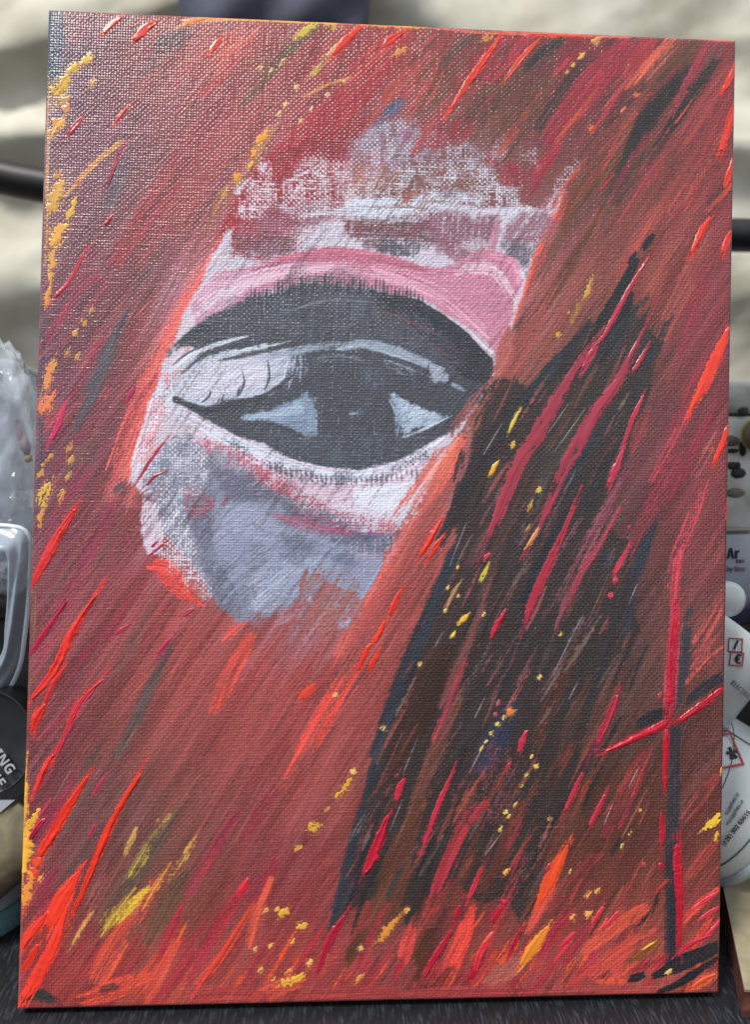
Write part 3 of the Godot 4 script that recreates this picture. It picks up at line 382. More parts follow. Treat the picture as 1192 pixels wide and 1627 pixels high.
	[1, 3, [140, 132, 154], 40, 0, 0, 113.8, 245.8, 116.9, 238.8, 123.8, 239.9, 124.5, 245.2, 119.2, 248.5],
	[0, 3, [150, 71, 71], 2.28, 3.8, 1.9, 80.3, 261.9, 87.4, 251.3],
	[0, 2, [150, 71, 71], 1.14, 1.9, 0.95, 81.3, 263.0, 86.4, 253.4],
	[0, 3, [157, 76, 76], 2.61, 4.34, 2.17, 90.4, 264.6, 95.9, 253.4],
	[0, 2, [157, 76, 76], 1.3, 2.17, 1.09, 91.5, 265.6, 94.9, 255.5],
	[0, 3, [151, 80, 81], 2.28, 3.8, 1.9, 98.3, 263.2, 104.9, 251.7],
	[0, 2, [151, 80, 81], 1.14, 1.9, 0.95, 99.4, 264.3, 103.9, 253.9],
	[0, 3, [143, 72, 74], 2.28, 3.8, 1.9, 106.2, 261.9, 113.4, 248.5],
	[0, 2, [143, 72, 74], 1.14, 1.9, 0.95, 107.3, 262.9, 112.3, 250.6],
	[0, 3, [154, 86, 84], 2.61, 4.34, 2.17, 113.8, 264.5, 121.4, 248.4],
	[0, 2, [154, 86, 84], 1.3, 2.17, 1.09, 114.9, 265.6, 120.4, 250.6],
	[0, 3, [166, 70, 68], 1.95, 3.26, 1.63, 66.3, 251.4, 70.8, 243.4],
	[0, 2, [166, 70, 68], 0.98, 1.63, 0.81, 67.3, 252.4, 69.8, 245.5],
	[0, 3, [156, 71, 71], 2.28, 3.8, 1.9, 71.6, 255.3, 76.7, 248.1],
	[0, 2, [156, 71, 71], 1.14, 1.9, 0.95, 72.7, 256.4, 75.7, 250.3],
	[0, 3, [151, 93, 91], 2.28, 3.8, 1.9, 121.0, 264.5, 127.3, 251.1],
	[0, 2, [151, 93, 91], 1.14, 1.9, 0.95, 122.1, 265.6, 126.3, 253.2],
	[0, 3, [160, 86, 83], 1.95, 3.26, 1.63, 127.8, 267.2, 133.4, 257.8],
	[0, 2, [160, 86, 83], 0.98, 1.63, 0.81, 128.9, 268.2, 132.4, 259.9],
	[0, 3, [180, 73, 70], 1.95, 3.26, 1.63, 58.2, 244.8, 63.2, 236.8],
	[0, 2, [180, 73, 70], 0.98, 1.63, 0.81, 59.3, 245.8, 62.2, 238.9],
	[0, 3, [139, 107, 119], 3.26, 5.43, 2.72, 92.9, 259.2, 96.8, 255.2],
	[0, 2, [139, 107, 119], 1.63, 2.72, 1.36, 94.0, 260.3, 95.8, 257.4],
	[0, 3, [150, 111, 121], 3.26, 5.43, 2.72, 103.5, 257.9, 111.4, 253.3],
	[0, 2, [150, 111, 121], 1.63, 2.72, 1.36, 104.6, 258.9, 110.3, 255.5],
	[0, 5, [216, 100, 90], 5.43, 7.06, 3.8, 169.4, 202.2, 175.9, 188.5, 181.1, 177.6],
	[0, 4, [224, 106, 97], 1.3, 2.17, 1.09, 156.0, 207.8, 169.2, 191.4, 178.5, 180.3],
	[0, 5, [208, 116, 108], 1.63, 2.72, 1.36, 161.2, 199.6, 169.1, 188.6, 174.9, 181.8],
	[0, 4, [228, 200, 208], 0.81, 1.36, 0.68, 163.9, 200.9, 169.2, 192.7, 175.0, 183.7],
	[0, 2, [195, 91, 88], 2.28, 3.8, 1.9, 150.7, 215.9, 161.2, 199.6, 169.0, 185.9],
	[0, 2, [126, 69, 64], 2.61, 4.34, 2.17, 175.7, 177.7, 182.3, 168.0, 188.9, 158.3],
	[0, 5, [144, 83, 78], 2.93, 4.89, 2.44, 183.8, 174.8, 188.3, 166.5],
	[0, 5, [170, 92, 87], 3.91, 6.52, 3.26, 195.6, 150.0, 198.2, 141.7, 201.3, 130.7],
	[0, 5, [151, 80, 76], 2.93, 4.89, 2.44, 156.5, 229.4, 167.0, 213.1, 176.2, 199.4],
	[0, 6, [58, 63, 74], 1.09, 1.09, 0.27, 87.1, 123.7, 87.2, 118.8],
	[0, 6, [74, 78, 90], 1.09, 0.81, 0.27, 88.8, 123.7, 88.8, 115.8],
	[0, 6, [50, 54, 63], 1.09, 1.36, 0.27, 90.4, 123.6, 90.5, 116.3],
	[0, 6, [58, 63, 74], 1.09, 1.09, 0.27, 92.1, 123.6, 92.2, 116.8],
	[0, 6, [74, 78, 90], 1.09, 0.81, 0.27, 93.7, 121.4, 93.8, 115.2],
	[0, 6, [50, 54, 63], 1.09, 1.36, 0.27, 95.3, 121.3, 95.4, 115.7],
	[0, 6, [58, 63, 74], 1.09, 1.09, 0.27, 97.0, 121.3, 97.1, 116.2],
	[0, 6, [74, 78, 90], 1.09, 0.81, 0.27, 98.6, 121.2, 98.7, 113.1],
	[0, 6, [50, 54, 63], 1.09, 1.36, 0.27, 100.2, 119.6, 100.3, 112.0],
	[0, 6, [58, 63, 74], 1.09, 1.09, 0.27, 101.9, 119.5, 102.0, 112.5],
	[0, 6, [74, 78, 90], 1.09, 0.81, 0.27, 103.6, 119.5, 103.7, 113.0],
	[0, 6, [50, 54, 63], 1.09, 1.36, 0.27, 105.2, 119.5, 105.3, 113.5],
	[0, 6, [58, 63, 74], 1.09, 1.09, 0.27, 106.9, 118.3, 107.0, 112.9],
	[0, 6, [74, 78, 90], 1.09, 0.81, 0.27, 108.5, 118.3, 108.7, 113.4],
	[0, 6, [50, 54, 63], 1.09, 1.36, 0.27, 110.2, 118.2, 110.2, 110.4],
	[0, 6, [58, 63, 74], 1.09, 1.09, 0.27, 111.8, 118.2, 111.9, 110.9],
	[0, 6, [74, 78, 90], 1.09, 0.81, 0.27, 113.5, 117.6, 113.6, 110.8],
	[0, 6, [50, 54, 63], 1.09, 1.36, 0.27, 115.2, 117.6, 115.3, 111.3],
	[0, 6, [58, 63, 74], 1.09, 1.09, 0.27, 116.8, 117.5, 117.0, 111.8],
	[0, 6, [74, 78, 90], 1.09, 0.81, 0.27, 118.5, 117.5, 118.6, 112.3],
	[0, 6, [50, 54, 63], 1.09, 1.36, 0.27, 120.2, 117.2, 120.2, 109.0],
	[0, 6, [58, 63, 74], 1.09, 1.09, 0.27, 121.8, 117.1, 121.9, 109.5],
	[0, 6, [74, 78, 90], 1.09, 0.81, 0.27, 123.5, 117.1, 123.6, 110.0],
	[0, 6, [50, 54, 63], 1.09, 1.36, 0.27, 125.2, 117.0, 125.3, 110.5],
	[0, 6, [58, 63, 74], 1.09, 1.09, 0.27, 126.9, 117.3, 127.0, 111.3],
	[0, 6, [74, 78, 90], 1.09, 0.81, 0.27, 128.5, 117.2, 128.7, 111.8],
	[0, 6, [50, 54, 63], 1.09, 1.36, 0.27, 130.2, 117.2, 130.4, 112.3],
	[0, 6, [58, 63, 74], 1.09, 1.09, 0.27, 131.9, 117.1, 132.0, 109.3],
	[0, 6, [74, 78, 90], 1.09, 0.81, 0.27, 133.6, 117.6, 133.7, 110.3],
	[0, 6, [50, 54, 63], 1.09, 1.36, 0.27, 135.2, 117.6, 135.3, 110.8],
	[0, 6, [58, 63, 74], 1.09, 1.09, 0.27, 136.9, 117.6, 137.0, 111.3],
	[0, 6, [74, 78, 90], 1.09, 0.81, 0.27, 138.6, 117.5, 138.7, 111.8],
	[0, 6, [50, 54, 63], 1.09, 1.36, 0.27, 140.3, 118.6, 140.5, 113.4],
	[0, 6, [58, 63, 74], 1.09, 1.09, 0.27, 142.0, 118.5, 142.1, 110.3],
	[0, 6, [74, 78, 90], 1.09, 0.81, 0.27, 143.7, 118.5, 143.8, 110.8],
	[0, 6, [50, 54, 63], 1.09, 1.36, 0.27, 145.4, 118.4, 145.5, 111.3],
	[0, 6, [58, 63, 74], 1.09, 1.09, 0.27, 147.1, 119.7, 147.2, 113.2],
	[0, 6, [74, 78, 90], 1.09, 0.81, 0.27, 148.8, 119.7, 148.9, 113.7],
	[0, 6, [50, 54, 63], 1.09, 1.36, 0.27, 150.4, 119.7, 150.6, 114.2],
	[0, 6, [58, 63, 74], 1.09, 1.09, 0.27, 152.1, 119.6, 152.3, 114.7],
	[0, 6, [74, 78, 90], 1.09, 0.81, 0.27, 153.9, 121.2, 153.9, 113.3],
	[0, 6, [50, 54, 63], 1.09, 1.36, 0.27, 155.5, 121.2, 155.6, 113.8],
	[0, 6, [58, 63, 74], 1.09, 1.09, 0.27, 157.2, 121.1, 157.3, 114.3],
	[0, 6, [74, 78, 90], 1.09, 0.81, 0.27, 158.9, 121.1, 159.0, 114.8],
	[0, 6, [50, 54, 63], 1.09, 1.36, 0.27, 160.7, 122.9, 160.8, 117.2],
	[0, 6, [58, 63, 74], 1.09, 1.09, 0.27, 162.4, 122.9, 162.5, 117.7],
	[0, 6, [44, 48, 56], 0.81, 1.36, 0.54, 153.9, 121.5, 154.6, 118.2],
	[0, 6, [44, 48, 56], 0.81, 1.36, 0.54, 155.2, 122.4, 156.0, 118.9],
	[0, 6, [44, 48, 56], 0.81, 1.36, 0.54, 156.6, 123.4, 157.4, 119.5],
	[0, 6, [44, 48, 56], 0.81, 1.36, 0.54, 158.0, 124.3, 158.7, 120.2],
	[0, 6, [44, 48, 56], 0.81, 1.36, 0.54, 159.4, 125.3, 160.1, 120.9],
	[0, 6, [44, 48, 56], 0.81, 1.36, 0.54, 160.8, 126.2, 161.5, 121.6],
	[0, 6, [44, 48, 56], 0.81, 1.36, 0.54, 162.2, 127.2, 162.9, 122.2],
	[0, 6, [44, 48, 56], 0.81, 1.36, 0.54, 163.6, 128.1, 164.3, 124.8],
	[0, 6, [44, 48, 56], 0.81, 1.36, 0.54, 165.0, 129.1, 165.7, 125.5],
	[0, 6, [44, 48, 56], 0.81, 1.36, 0.54, 166.3, 130.0, 167.1, 126.2],
	[0, 6, [44, 48, 56], 0.81, 1.36, 0.54, 167.7, 131.0, 168.5, 126.8],
	[0, 6, [44, 48, 56], 0.81, 1.36, 0.54, 169.1, 131.9, 169.8, 127.5],
	[0, 6, [44, 48, 56], 0.81, 1.36, 0.54, 170.5, 132.9, 171.2, 128.2],
	[0, 6, [44, 48, 56], 0.81, 1.36, 0.54, 171.9, 133.8, 172.6, 128.9],
	[0, 6, [44, 48, 56], 0.81, 1.36, 0.54, 173.3, 134.8, 174.0, 131.5],
	[0, 6, [44, 48, 56], 0.81, 1.36, 0.54, 174.7, 135.7, 175.4, 132.1],
	[0, 6, [44, 48, 56], 0.81, 1.36, 0.54, 176.1, 136.7, 176.8, 132.8],
	[0, 6, [44, 48, 56], 0.81, 1.36, 0.54, 177.5, 137.6, 178.2, 133.5],
	[0, 6, [44, 48, 56], 0.81, 1.36, 0.54, 178.9, 138.6, 179.6, 134.2],
	[0, 6, [44, 48, 56], 0.81, 1.36, 0.54, 180.3, 139.5, 181.0, 134.8],
	[0, 6, [44, 48, 56], 0.81, 1.36, 0.54, 181.7, 140.5, 182.4, 135.5],
	[0, 6, [44, 48, 56], 0.81, 1.36, 0.54, 183.1, 141.4, 183.8, 138.1],
	[0, 6, [44, 48, 56], 0.81, 1.36, 0.54, 184.4, 142.4, 185.2, 138.8],
	[0, 6, [44, 48, 56], 0.81, 1.36, 0.54, 185.8, 143.3, 186.6, 139.5],
	[0, 6, [44, 48, 56], 0.81, 1.36, 0.54, 187.2, 144.3, 188.0, 140.2],
	[0, 6, [44, 48, 56], 0.81, 1.36, 0.54, 188.6, 145.2, 189.4, 140.8],
	[0, 6, [90, 94, 108], 0.49, 0.81, 0.27, 99.1, 192.1, 99.4, 195.0],
	[0, 6, [90, 94, 108], 0.49, 0.81, 0.27, 101.2, 192.0, 101.6, 196.1],
	[0, 6, [90, 94, 108], 0.49, 0.81, 0.27, 103.3, 192.0, 103.7, 197.1],
	[0, 6, [90, 94, 108], 0.49, 0.81, 0.27, 105.5, 193.3, 105.9, 197.1],
	[0, 6, [90, 94, 108], 0.49, 0.81, 0.27, 107.6, 193.3, 108.0, 198.1],
	[0, 6, [90, 94, 108], 0.49, 0.81, 0.27, 109.8, 193.3, 110.1, 196.7],
	[0, 6, [90, 94, 108], 0.49, 0.81, 0.27, 112.0, 194.3, 112.3, 198.9],
	[0, 6, [90, 94, 108], 0.49, 0.81, 0.27, 114.1, 194.3, 114.4, 197.5],
	[0, 6, [90, 94, 108], 0.49, 0.81, 0.27, 116.2, 194.2, 116.6, 198.5],
	[0, 6, [90, 94, 108], 0.49, 0.81, 0.27, 118.4, 195.3, 118.8, 198.2],
	[0, 6, [90, 94, 108], 0.49, 0.81, 0.27, 120.6, 195.3, 120.9, 199.3],
	[0, 6, [90, 94, 108], 0.49, 0.81, 0.27, 122.7, 195.2, 123.1, 200.3],
	[0, 6, [90, 94, 108], 0.49, 0.81, 0.27, 124.9, 196.0, 125.2, 199.8],
	[0, 6, [90, 94, 108], 0.49, 0.81, 0.27, 127.0, 196.0, 127.4, 200.8],
	[0, 6, [90, 94, 108], 0.49, 0.81, 0.27, 129.2, 196.0, 129.5, 199.5],
	[0, 6, [90, 94, 108], 0.49, 0.81, 0.27, 131.3, 196.5, 131.7, 201.0],
	[0, 6, [90, 94, 108], 0.49, 0.81, 0.27, 133.5, 196.4, 133.8, 199.7],
	[0, 6, [90, 94, 108], 0.49, 0.81, 0.27, 135.7, 196.4, 136.0, 200.7],
	[0, 6, [90, 94, 108], 0.49, 0.81, 0.27, 137.8, 196.4, 138.2, 199.3],
	[0, 6, [90, 94, 108], 0.49, 0.81, 0.27, 140.0, 196.4, 140.3, 200.4],
	[0, 6, [90, 94, 108], 0.49, 0.81, 0.27, 142.1, 196.3, 142.5, 201.5],
	[0, 6, [90, 94, 108], 0.49, 0.81, 0.27, 144.3, 195.8, 144.6, 199.5],
	[0, 6, [90, 94, 108], 0.49, 0.81, 0.27, 146.4, 195.7, 146.8, 200.6],
	[0, 6, [90, 94, 108], 0.49, 0.81, 0.27, 148.6, 195.7, 149.0, 199.2],
	[0, 6, [90, 94, 108], 0.49, 0.81, 0.27, 150.8, 194.6, 151.1, 199.2],
	[0, 6, [90, 94, 108], 0.49, 0.81, 0.27, 152.9, 194.6, 153.3, 197.8],
	[0, 6, [90, 94, 108], 0.49, 0.81, 0.27, 155.1, 194.5, 155.5, 198.9],
	[0, 6, [90, 94, 108], 0.49, 0.81, 0.27, 157.2, 192.9, 157.6, 195.8],
	[0, 6, [90, 94, 108], 0.49, 0.81, 0.27, 159.4, 192.8, 159.8, 196.9],
	[0, 6, [90, 94, 108], 0.49, 0.81, 0.27, 161.6, 192.8, 162.0, 198.0],
	[1, 5, [50, 43, 43], 62, 0, 0, 185.9, 180.2, 186.7, 167.9, 190.3, 157.8, 198.5, 153.2, 207.4, 155.8, 211.1, 163.4, 217.8, 152.3, 227.3, 141.1, 239.6, 128.4, 249.1, 115.7, 254.7, 111.4, 257.7, 123.8, 264.9, 132.0, 269.3, 136.0, 264.0, 156.9, 256.0, 176.4, 250.8, 195.7, 244.2, 215.0, 255.5, 223.1, 257.3, 242.3, 260.5, 261.5, 253.8, 277.9, 247.2, 294.2, 240.8, 321.4, 227.6, 351.1, 218.6, 380.6, 212.0, 391.2, 203.4, 375.0, 195.4, 380.2, 181.5, 369.3, 173.5, 374.5, 160.1, 379.6, 149.2, 374.1, 138.6, 379.3, 130.8, 387.1, 134.3, 365.9, 144.1, 328.7, 154.0, 294.0, 162.7, 264.4, 172.9, 234.7, 178.7, 223.8, 179.3, 204.8],
	[1, 2, [48, 40, 41], 62, 0, 0, 184.9, 185.7, 191.8, 165.1, 206.8, 158.0, 204.5, 174.5, 196.7, 196.4, 183.5, 218.3, 179.4, 221.1, 179.8, 202.1],
	[0, 2, [50, 40, 42], 2.28, 3.8, 1.9, 190.2, 155.6, 195.7, 152.7],
	[0, 2, [50, 40, 42], 2.28, 3.8, 1.9, 202.7, 159.4, 204.0, 152.6],
	[0, 2, [50, 40, 42], 2.28, 3.8, 1.9, 195.9, 163.7, 198.5, 154.1],
	[0, 2, [50, 40, 42], 2.28, 3.8, 1.9, 191.9, 166.5, 187.6, 161.1],
	[0, 2, [50, 40, 42], 2.28, 3.8, 1.9, 179.8, 180.3, 182.5, 174.8],
	[0, 2, [50, 40, 42], 2.28, 3.8, 1.9, 178.8, 196.7, 181.3, 185.7],
	[0, 2, [50, 40, 42], 2.28, 3.8, 1.9, 178.3, 207.5, 180.3, 199.4],
	[0, 2, [50, 40, 42], 2.28, 3.8, 1.9, 179.4, 221.1, 180.0, 212.9],
	[0, 2, [50, 40, 42], 2.28, 3.8, 1.9, 207.5, 163.5, 209.0, 155.8],
	[0, 5, [44, 50, 62], 5.43, 7.6, 4.89, 146.2, 316.7, 152.2, 298.0, 156.8, 285.4, 163.9, 266.6, 169.3, 253.1, 178.8, 228.7],
	[0, 5, [46, 52, 63], 2.17, 4.89, 4.34, 129.5, 389.7, 134.3, 368.6, 141.7, 339.4, 147.8, 315.4],
	[0, 5, [40, 38, 42], 4.56, 7.6, 3.8, 172.7, 223.9, 188.3, 191.1, 207.0, 163.5, 226.0, 146.6],
	[0, 5, [38, 41, 47], 3.91, 6.52, 3.26, 199.1, 180.0, 212.4, 157.9, 225.9, 141.1, 236.8, 127.1],
	[0, 5, [42, 47, 55], 2.61, 4.34, 2.17, 207.0, 163.5, 217.8, 152.3, 223.2, 143.9],
	[0, 1, [31, 32, 36], 5.43, 8.15, 3.26, 227.5, 152.1, 238.4, 136.7, 249.1, 115.7, 256.4, 98.9],
	[0, 1, [29, 32, 38], 3.26, 5.97, 2.17, 239.9, 145.0, 249.4, 129.6, 254.7, 114.2],
	[0, 1, [28, 29, 34], 1.95, 3.26, 1.63, 259.1, 94.9, 261.3, 91.8, 264.1, 88.1],
	[0, 1, [32, 34, 38], 1.63, 2.72, 1.36, 253.1, 101.8, 256.3, 96.1],
	[0, 5, [44, 44, 48], 2.28, 3.8, 1.9, 234.5, 152.0, 248.1, 132.4, 261.8, 115.4],
	[0, 2, [42, 42, 46], 1.95, 3.26, 1.63, 256.9, 151.5, 262.2, 134.8, 267.7, 126.4],
	[0, 2, [44, 42, 44], 1.95, 3.26, 1.63, 262.5, 148.6, 267.8, 134.7, 271.9, 126.3],
	[0, 4, [48, 44, 46], 0.98, 1.63, 0.81, 249.8, 148.9, 259.3, 132.1, 266.1, 120.9],
	[0, 2, [40, 42, 48], 2.93, 4.89, 2.44, 251.7, 173.7, 257.0, 157.0, 265.1, 140.3],
	[0, 5, [42, 46, 54], 3.58, 5.97, 2.99, 213.8, 223.5, 224.5, 204.3, 235.2, 184.9, 248.8, 165.5],
	[0, 5, [34, 38, 46], 3.91, 6.52, 3.26, 208.9, 250.7, 219.5, 228.9, 230.1, 206.9],
	[0, 5, [42, 42, 46], 2.93, 4.89, 2.44, 227.7, 223.4, 241.0, 198.6, 250.4, 179.2],
	[0, 2, [36, 42, 50], 2.28, 3.8, 1.9, 201.3, 277.9, 209.0, 256.2, 219.5, 231.6],
	[0, 5, [71, 53, 52], 2.93, 4.89, 2.44, 189.7, 250.8, 197.4, 229.1, 205.2, 207.2],
	[0, 5, [66, 56, 58], 2.61, 4.34, 2.17, 210.7, 207.2, 221.4, 190.6, 232.1, 171.3],
	[0, 5, [60, 54, 50], 4.24, 7.06, 3.53, 216.0, 196.2, 223.9, 179.6, 234.8, 165.7],
	[0, 5, [82, 59, 59], 3.26, 5.43, 2.72, 185.2, 234.6, 193.0, 218.2],
	[0, 2, [115, 61, 74], 2.28, 3.8, 1.9, 225.5, 250.7, 236.1, 228.8, 248.1, 204.0],
	[0, 2, [126, 67, 80], 2.61, 4.34, 2.17, 229.4, 239.7, 240.0, 217.8, 250.8, 198.5],
	[0, 2, [113, 57, 74], 1.95, 3.26, 1.63, 241.4, 217.8, 248.1, 204.0, 254.9, 190.2],
	[0, 2, [139, 71, 84], 2.28, 3.8, 1.9, 234.8, 234.2, 244.2, 217.7, 251.0, 206.7],
	[0, 5, [149, 57, 72], 1.95, 3.26, 1.63, 229.1, 251.7, 234.4, 238.1, 242.4, 225.2, 250.5, 209.5],
	[0, 2, [123, 61, 73], 1.95, 3.26, 1.63, 224.3, 261.6, 229.6, 247.9],
	[0, 2, [100, 46, 59], 1.63, 2.72, 1.36, 238.2, 195.9, 243.6, 184.8, 250.4, 176.5],
	[0, 2, [121, 54, 66], 1.95, 3.26, 1.63, 255.0, 198.4, 260.4, 184.6],
	[0, 5, [58, 39, 34], 8.15, 11.95, 5.97, 153.4, 323.5, 163.5, 294.0, 173.7, 269.8],
	[0, 5, [56, 37, 32], 5.54, 9.23, 4.62, 163.8, 310.1, 171.5, 288.7, 179.1, 267.1],
	[0, 5, [113, 65, 64], 2.93, 4.89, 2.44, 174.3, 294.0, 184.6, 269.8, 192.4, 250.8],
	[0, 5, [102, 62, 54], 4.24, 7.06, 3.53, 161.9, 342.3, 172.1, 315.5, 182.4, 291.4],
	[0, 5, [142, 55, 66], 2.17, 3.26, 1.63, 174.5, 302.1, 180.1, 287.3, 184.8, 275.2],
	[0, 2, [156, 57, 70], 1.63, 2.72, 1.36, 171.9, 307.5, 177.6, 294.1],
	[0, 5, [91, 54, 42], 6.52, 10.86, 5.43, 149.4, 379.4, 157.0, 360.9, 167.1, 334.3],
	[0, 5, [99, 58, 45], 6.52, 10.86, 5.43, 147.1, 395.3, 154.7, 376.9, 162.4, 361.0],
	[0, 5, [40, 36, 42], 2.72, 4.34, 2.17, 165.3, 369.0, 175.4, 339.7, 185.6, 310.2],
	[0, 2, [42, 38, 40], 3.91, 6.52, 3.26, 173.1, 355.8, 180.7, 334.4, 191.1, 313.0],
	[0, 5, [48, 40, 40], 3.26, 5.43, 2.72, 165.6, 382.4, 170.6, 366.4, 175.6, 350.4],
	[0, 5, [44, 48, 64], 7.06, 11.95, 7.06, 191.3, 323.7, 199.2, 307.6, 207.1, 294.1],
	[0, 2, [40, 48, 74], 4.89, 8.15, 4.07, 194.0, 321.1, 201.9, 304.9],
	[0, 5, [36, 36, 42], 1.95, 3.26, 1.63, 135.5, 381.9, 142.2, 360.7, 148.4, 342.1],
	[0, 5, [40, 36, 38], 1.63, 2.72, 1.36, 138.9, 389.9, 143.9, 374.0, 149.0, 363.5],
	[0, 5, [38, 38, 44], 1.95, 3.26, 1.63, 198.8, 291.4, 209.2, 264.3, 217.1, 245.3],
	[0, 5, [46, 42, 44], 2.28, 3.8, 1.9, 161.7, 387.6, 165.4, 374.4],
	[0, 2, [48, 42, 40], 1.63, 2.72, 1.36, 209.4, 396.5, 217.1, 375.2, 225.0, 356.4],
	[0, 5, [72, 44, 38], 3.91, 6.52, 3.26, 215.7, 310.4, 223.6, 291.5, 234.2, 269.7],
	[0, 5, [61, 47, 44], 4.89, 8.15, 4.07, 221.6, 329.4, 232.1, 302.3, 240.0, 283.3],
	[0, 5, [86, 56, 50], 4.89, 8.15, 4.07, 237.9, 315.9, 245.8, 294.2, 253.7, 272.4],
	[0, 5, [44, 44, 52], 1.95, 3.26, 1.63, 237.5, 294.2, 245.4, 272.4, 251.9, 250.6],
	[0, 5, [48, 50, 60], 2.28, 3.8, 1.9, 253.6, 267.0, 257.4, 247.8],
	[0, 5, [36, 40, 46], 1.14, 1.9, 0.95, 256.8, 288.8, 261.6, 275.1, 264.8, 268.3],
	[0, 5, [42, 38, 36], 2.28, 3.8, 1.9, 237.1, 340.3, 244.9, 318.7, 252.9, 299.7],
	[0, 2, [44, 42, 42], 1.95, 3.26, 1.63, 229.4, 305.0, 234.6, 291.5],
	[0, 5, [42, 48, 58], 3.8, 5.43, 3.26, 257.6, 240.9, 262.1, 227.5, 267.2, 215.9],
	[0, 5, [46, 44, 48], 2.28, 3.8, 1.9, 251.9, 250.6, 255.9, 239.6],
	[0, 5, [54, 56, 64], 3.58, 5.97, 2.99, 244.6, 234.2, 248.6, 225.9],
	[0, 5, [88, 52, 45], 5.54, 9.23, 4.62, 219.9, 375.2, 230.3, 348.4, 238.1, 324.1],
	[0, 5, [92, 49, 42], 5.54, 9.23, 4.62, 241.8, 370.2, 252.4, 343.2, 263.0, 316.1],
	[0, 5, [95, 49, 42], 5.54, 9.23, 4.62, 192.5, 374.8, 202.9, 353.5, 210.7, 334.7],
	[0, 5, [46, 40, 38], 2.28, 3.8, 1.9, 211.6, 375.1, 216.8, 361.7, 222.0, 345.6],
	[0, 5, [44, 40, 38], 1.63, 2.72, 1.36, 249.9, 359.4, 255.3, 351.4, 259.4, 346.0],
	[0, 5, [48, 40, 42], 1.95, 3.26, 1.63, 196.4, 364.1, 202.8, 345.4, 213.2, 321.2],
	[0, 2, [124, 47, 59], 2.61, 4.34, 2.17, 205.7, 353.5, 213.6, 337.4],
	[0, 2, [136, 47, 59], 3.26, 5.43, 2.72, 247.0, 351.3, 257.6, 327.0, 265.7, 310.7],
	[0, 5, [132, 44, 57], 2.61, 4.34, 2.17, 253.8, 345.9, 260.5, 329.7, 267.1, 313.4],
	[0, 2, [134, 44, 58], 2.93, 4.89, 2.44, 203.5, 380.3, 207.4, 369.6, 211.3, 358.9],
	[0, 2, [141, 47, 57], 1.3, 2.17, 1.09, 222.3, 361.8, 227.6, 348.4, 231.5, 337.6],
	[0, 2, [124, 43, 55], 1.63, 2.72, 1.36, 243.4, 314.6, 248.8, 302.4],
	[0, 5, [99, 44, 54], 2.28, 3.8, 1.9, 238.0, 318.7, 243.3, 307.8],
	[1, 3, [122, 63, 71], 62, 0, 0, 180.6, 331.7, 196.5, 310.3, 210.3, 315.8, 202.7, 342.7, 186.5, 350.6],
	[0, 2, [102, 66, 71], 1.47, 2.44, 1.22, 189.1, 226.4, 199.7, 207.3],
	[0, 2, [102, 66, 71], 1.47, 2.44, 1.22, 200.6, 250.8, 211.3, 234.4],
	[0, 2, [102, 66, 71], 1.47, 2.44, 1.22, 218.0, 288.7, 228.7, 272.4],
	[0, 2, [102, 66, 71], 1.47, 2.44, 1.22, 214.6, 261.6, 225.3, 245.2],
	[0, 2, [102, 66, 71], 1.47, 2.44, 1.22, 195.9, 283.3, 206.4, 264.3],
	[0, 2, [102, 66, 71], 1.47, 2.44, 1.22, 236.8, 261.5, 244.9, 247.9],
	[0, 2, [102, 66, 71], 1.47, 2.44, 1.22, 222.3, 234.3, 233.0, 215.1],
	[0, 2, [102, 66, 71], 1.47, 2.44, 1.22, 208.3, 223.5, 219.0, 207.1],
	[0, 2, [149, 87, 81], 2.28, 3.8, 1.9, 182.0, 177.6, 185.6, 169.3, 190.4, 161.6],
	[0, 3, [155, 88, 83], 4.24, 7.06, 3.53, 183.7, 169.4, 191.7, 158.3, 198.3, 147.2],
	[0, 2, [129, 75, 64], 1.63, 2.72, 1.36, 185.3, 177.5, 189.2, 167.9],
	[0, 2, [164, 96, 89], 1.95, 3.26, 1.63, 191.6, 155.6, 198.3, 144.5, 203.5, 133.4],
	[0, 3, [86, 56, 50], 3.26, 5.43, 2.72, 190.5, 166.5, 198.5, 156.8, 205.3, 152.6],
	[0, 5, [216, 112, 92], 2.93, 4.89, 2.17, 163.6, 210.9, 172.0, 194.6, 181.2, 178.9],
	[0, 2, [216, 138, 132], 1.3, 2.17, 1.09, 160.0, 207.7, 169.2, 192.7, 177.7, 180.9],
	[0, 2, [189, 98, 93], 3.26, 5.43, 2.72, 153.7, 226.2, 162.8, 209.1, 172.0, 194.0],
	[0, 2, [167, 84, 81], 4.24, 7.06, 3.53, 146.0, 242.9, 158.9, 218.6, 169.4, 199.5],
	[0, 6, [154, 164, 174], 0.33, 0.54, 0.27, 183.9, 215.6, 178.8, 229.2, 177.0, 234.6],
	[0, 6, [154, 164, 174], 0.33, 0.54, 0.27, 187.3, 323.7, 193.8, 310.3],
	[0, 6, [154, 164, 174], 0.33, 0.54, 0.27, 158.8, 323.5, 165.1, 307.5],
	[0, 6, [154, 164, 174], 0.33, 0.54, 0.27, 171.0, 269.8, 175.2, 261.7],
	[0, 6, [154, 164, 174], 0.33, 0.54, 0.27, 223.3, 280.6, 231.3, 264.3, 235.3, 256.1],
	[0, 6, [154, 164, 174], 0.33, 0.54, 0.27, 256.1, 250.5, 259.3, 242.3],
	[0, 6, [168, 156, 152], 0.33, 0.54, 0.27, 221.3, 185.1, 234.8, 165.7],
	[0, 6, [168, 156, 152], 0.33, 0.54, 0.27, 218.3, 177.0, 227.8, 163.1],
	[0, 6, [168, 156, 152], 0.33, 0.54, 0.27, 190.9, 185.6, 198.9, 171.8],
	[0, 6, [168, 156, 152], 0.33, 0.54, 0.27, 153.9, 347.5, 159.0, 334.2],
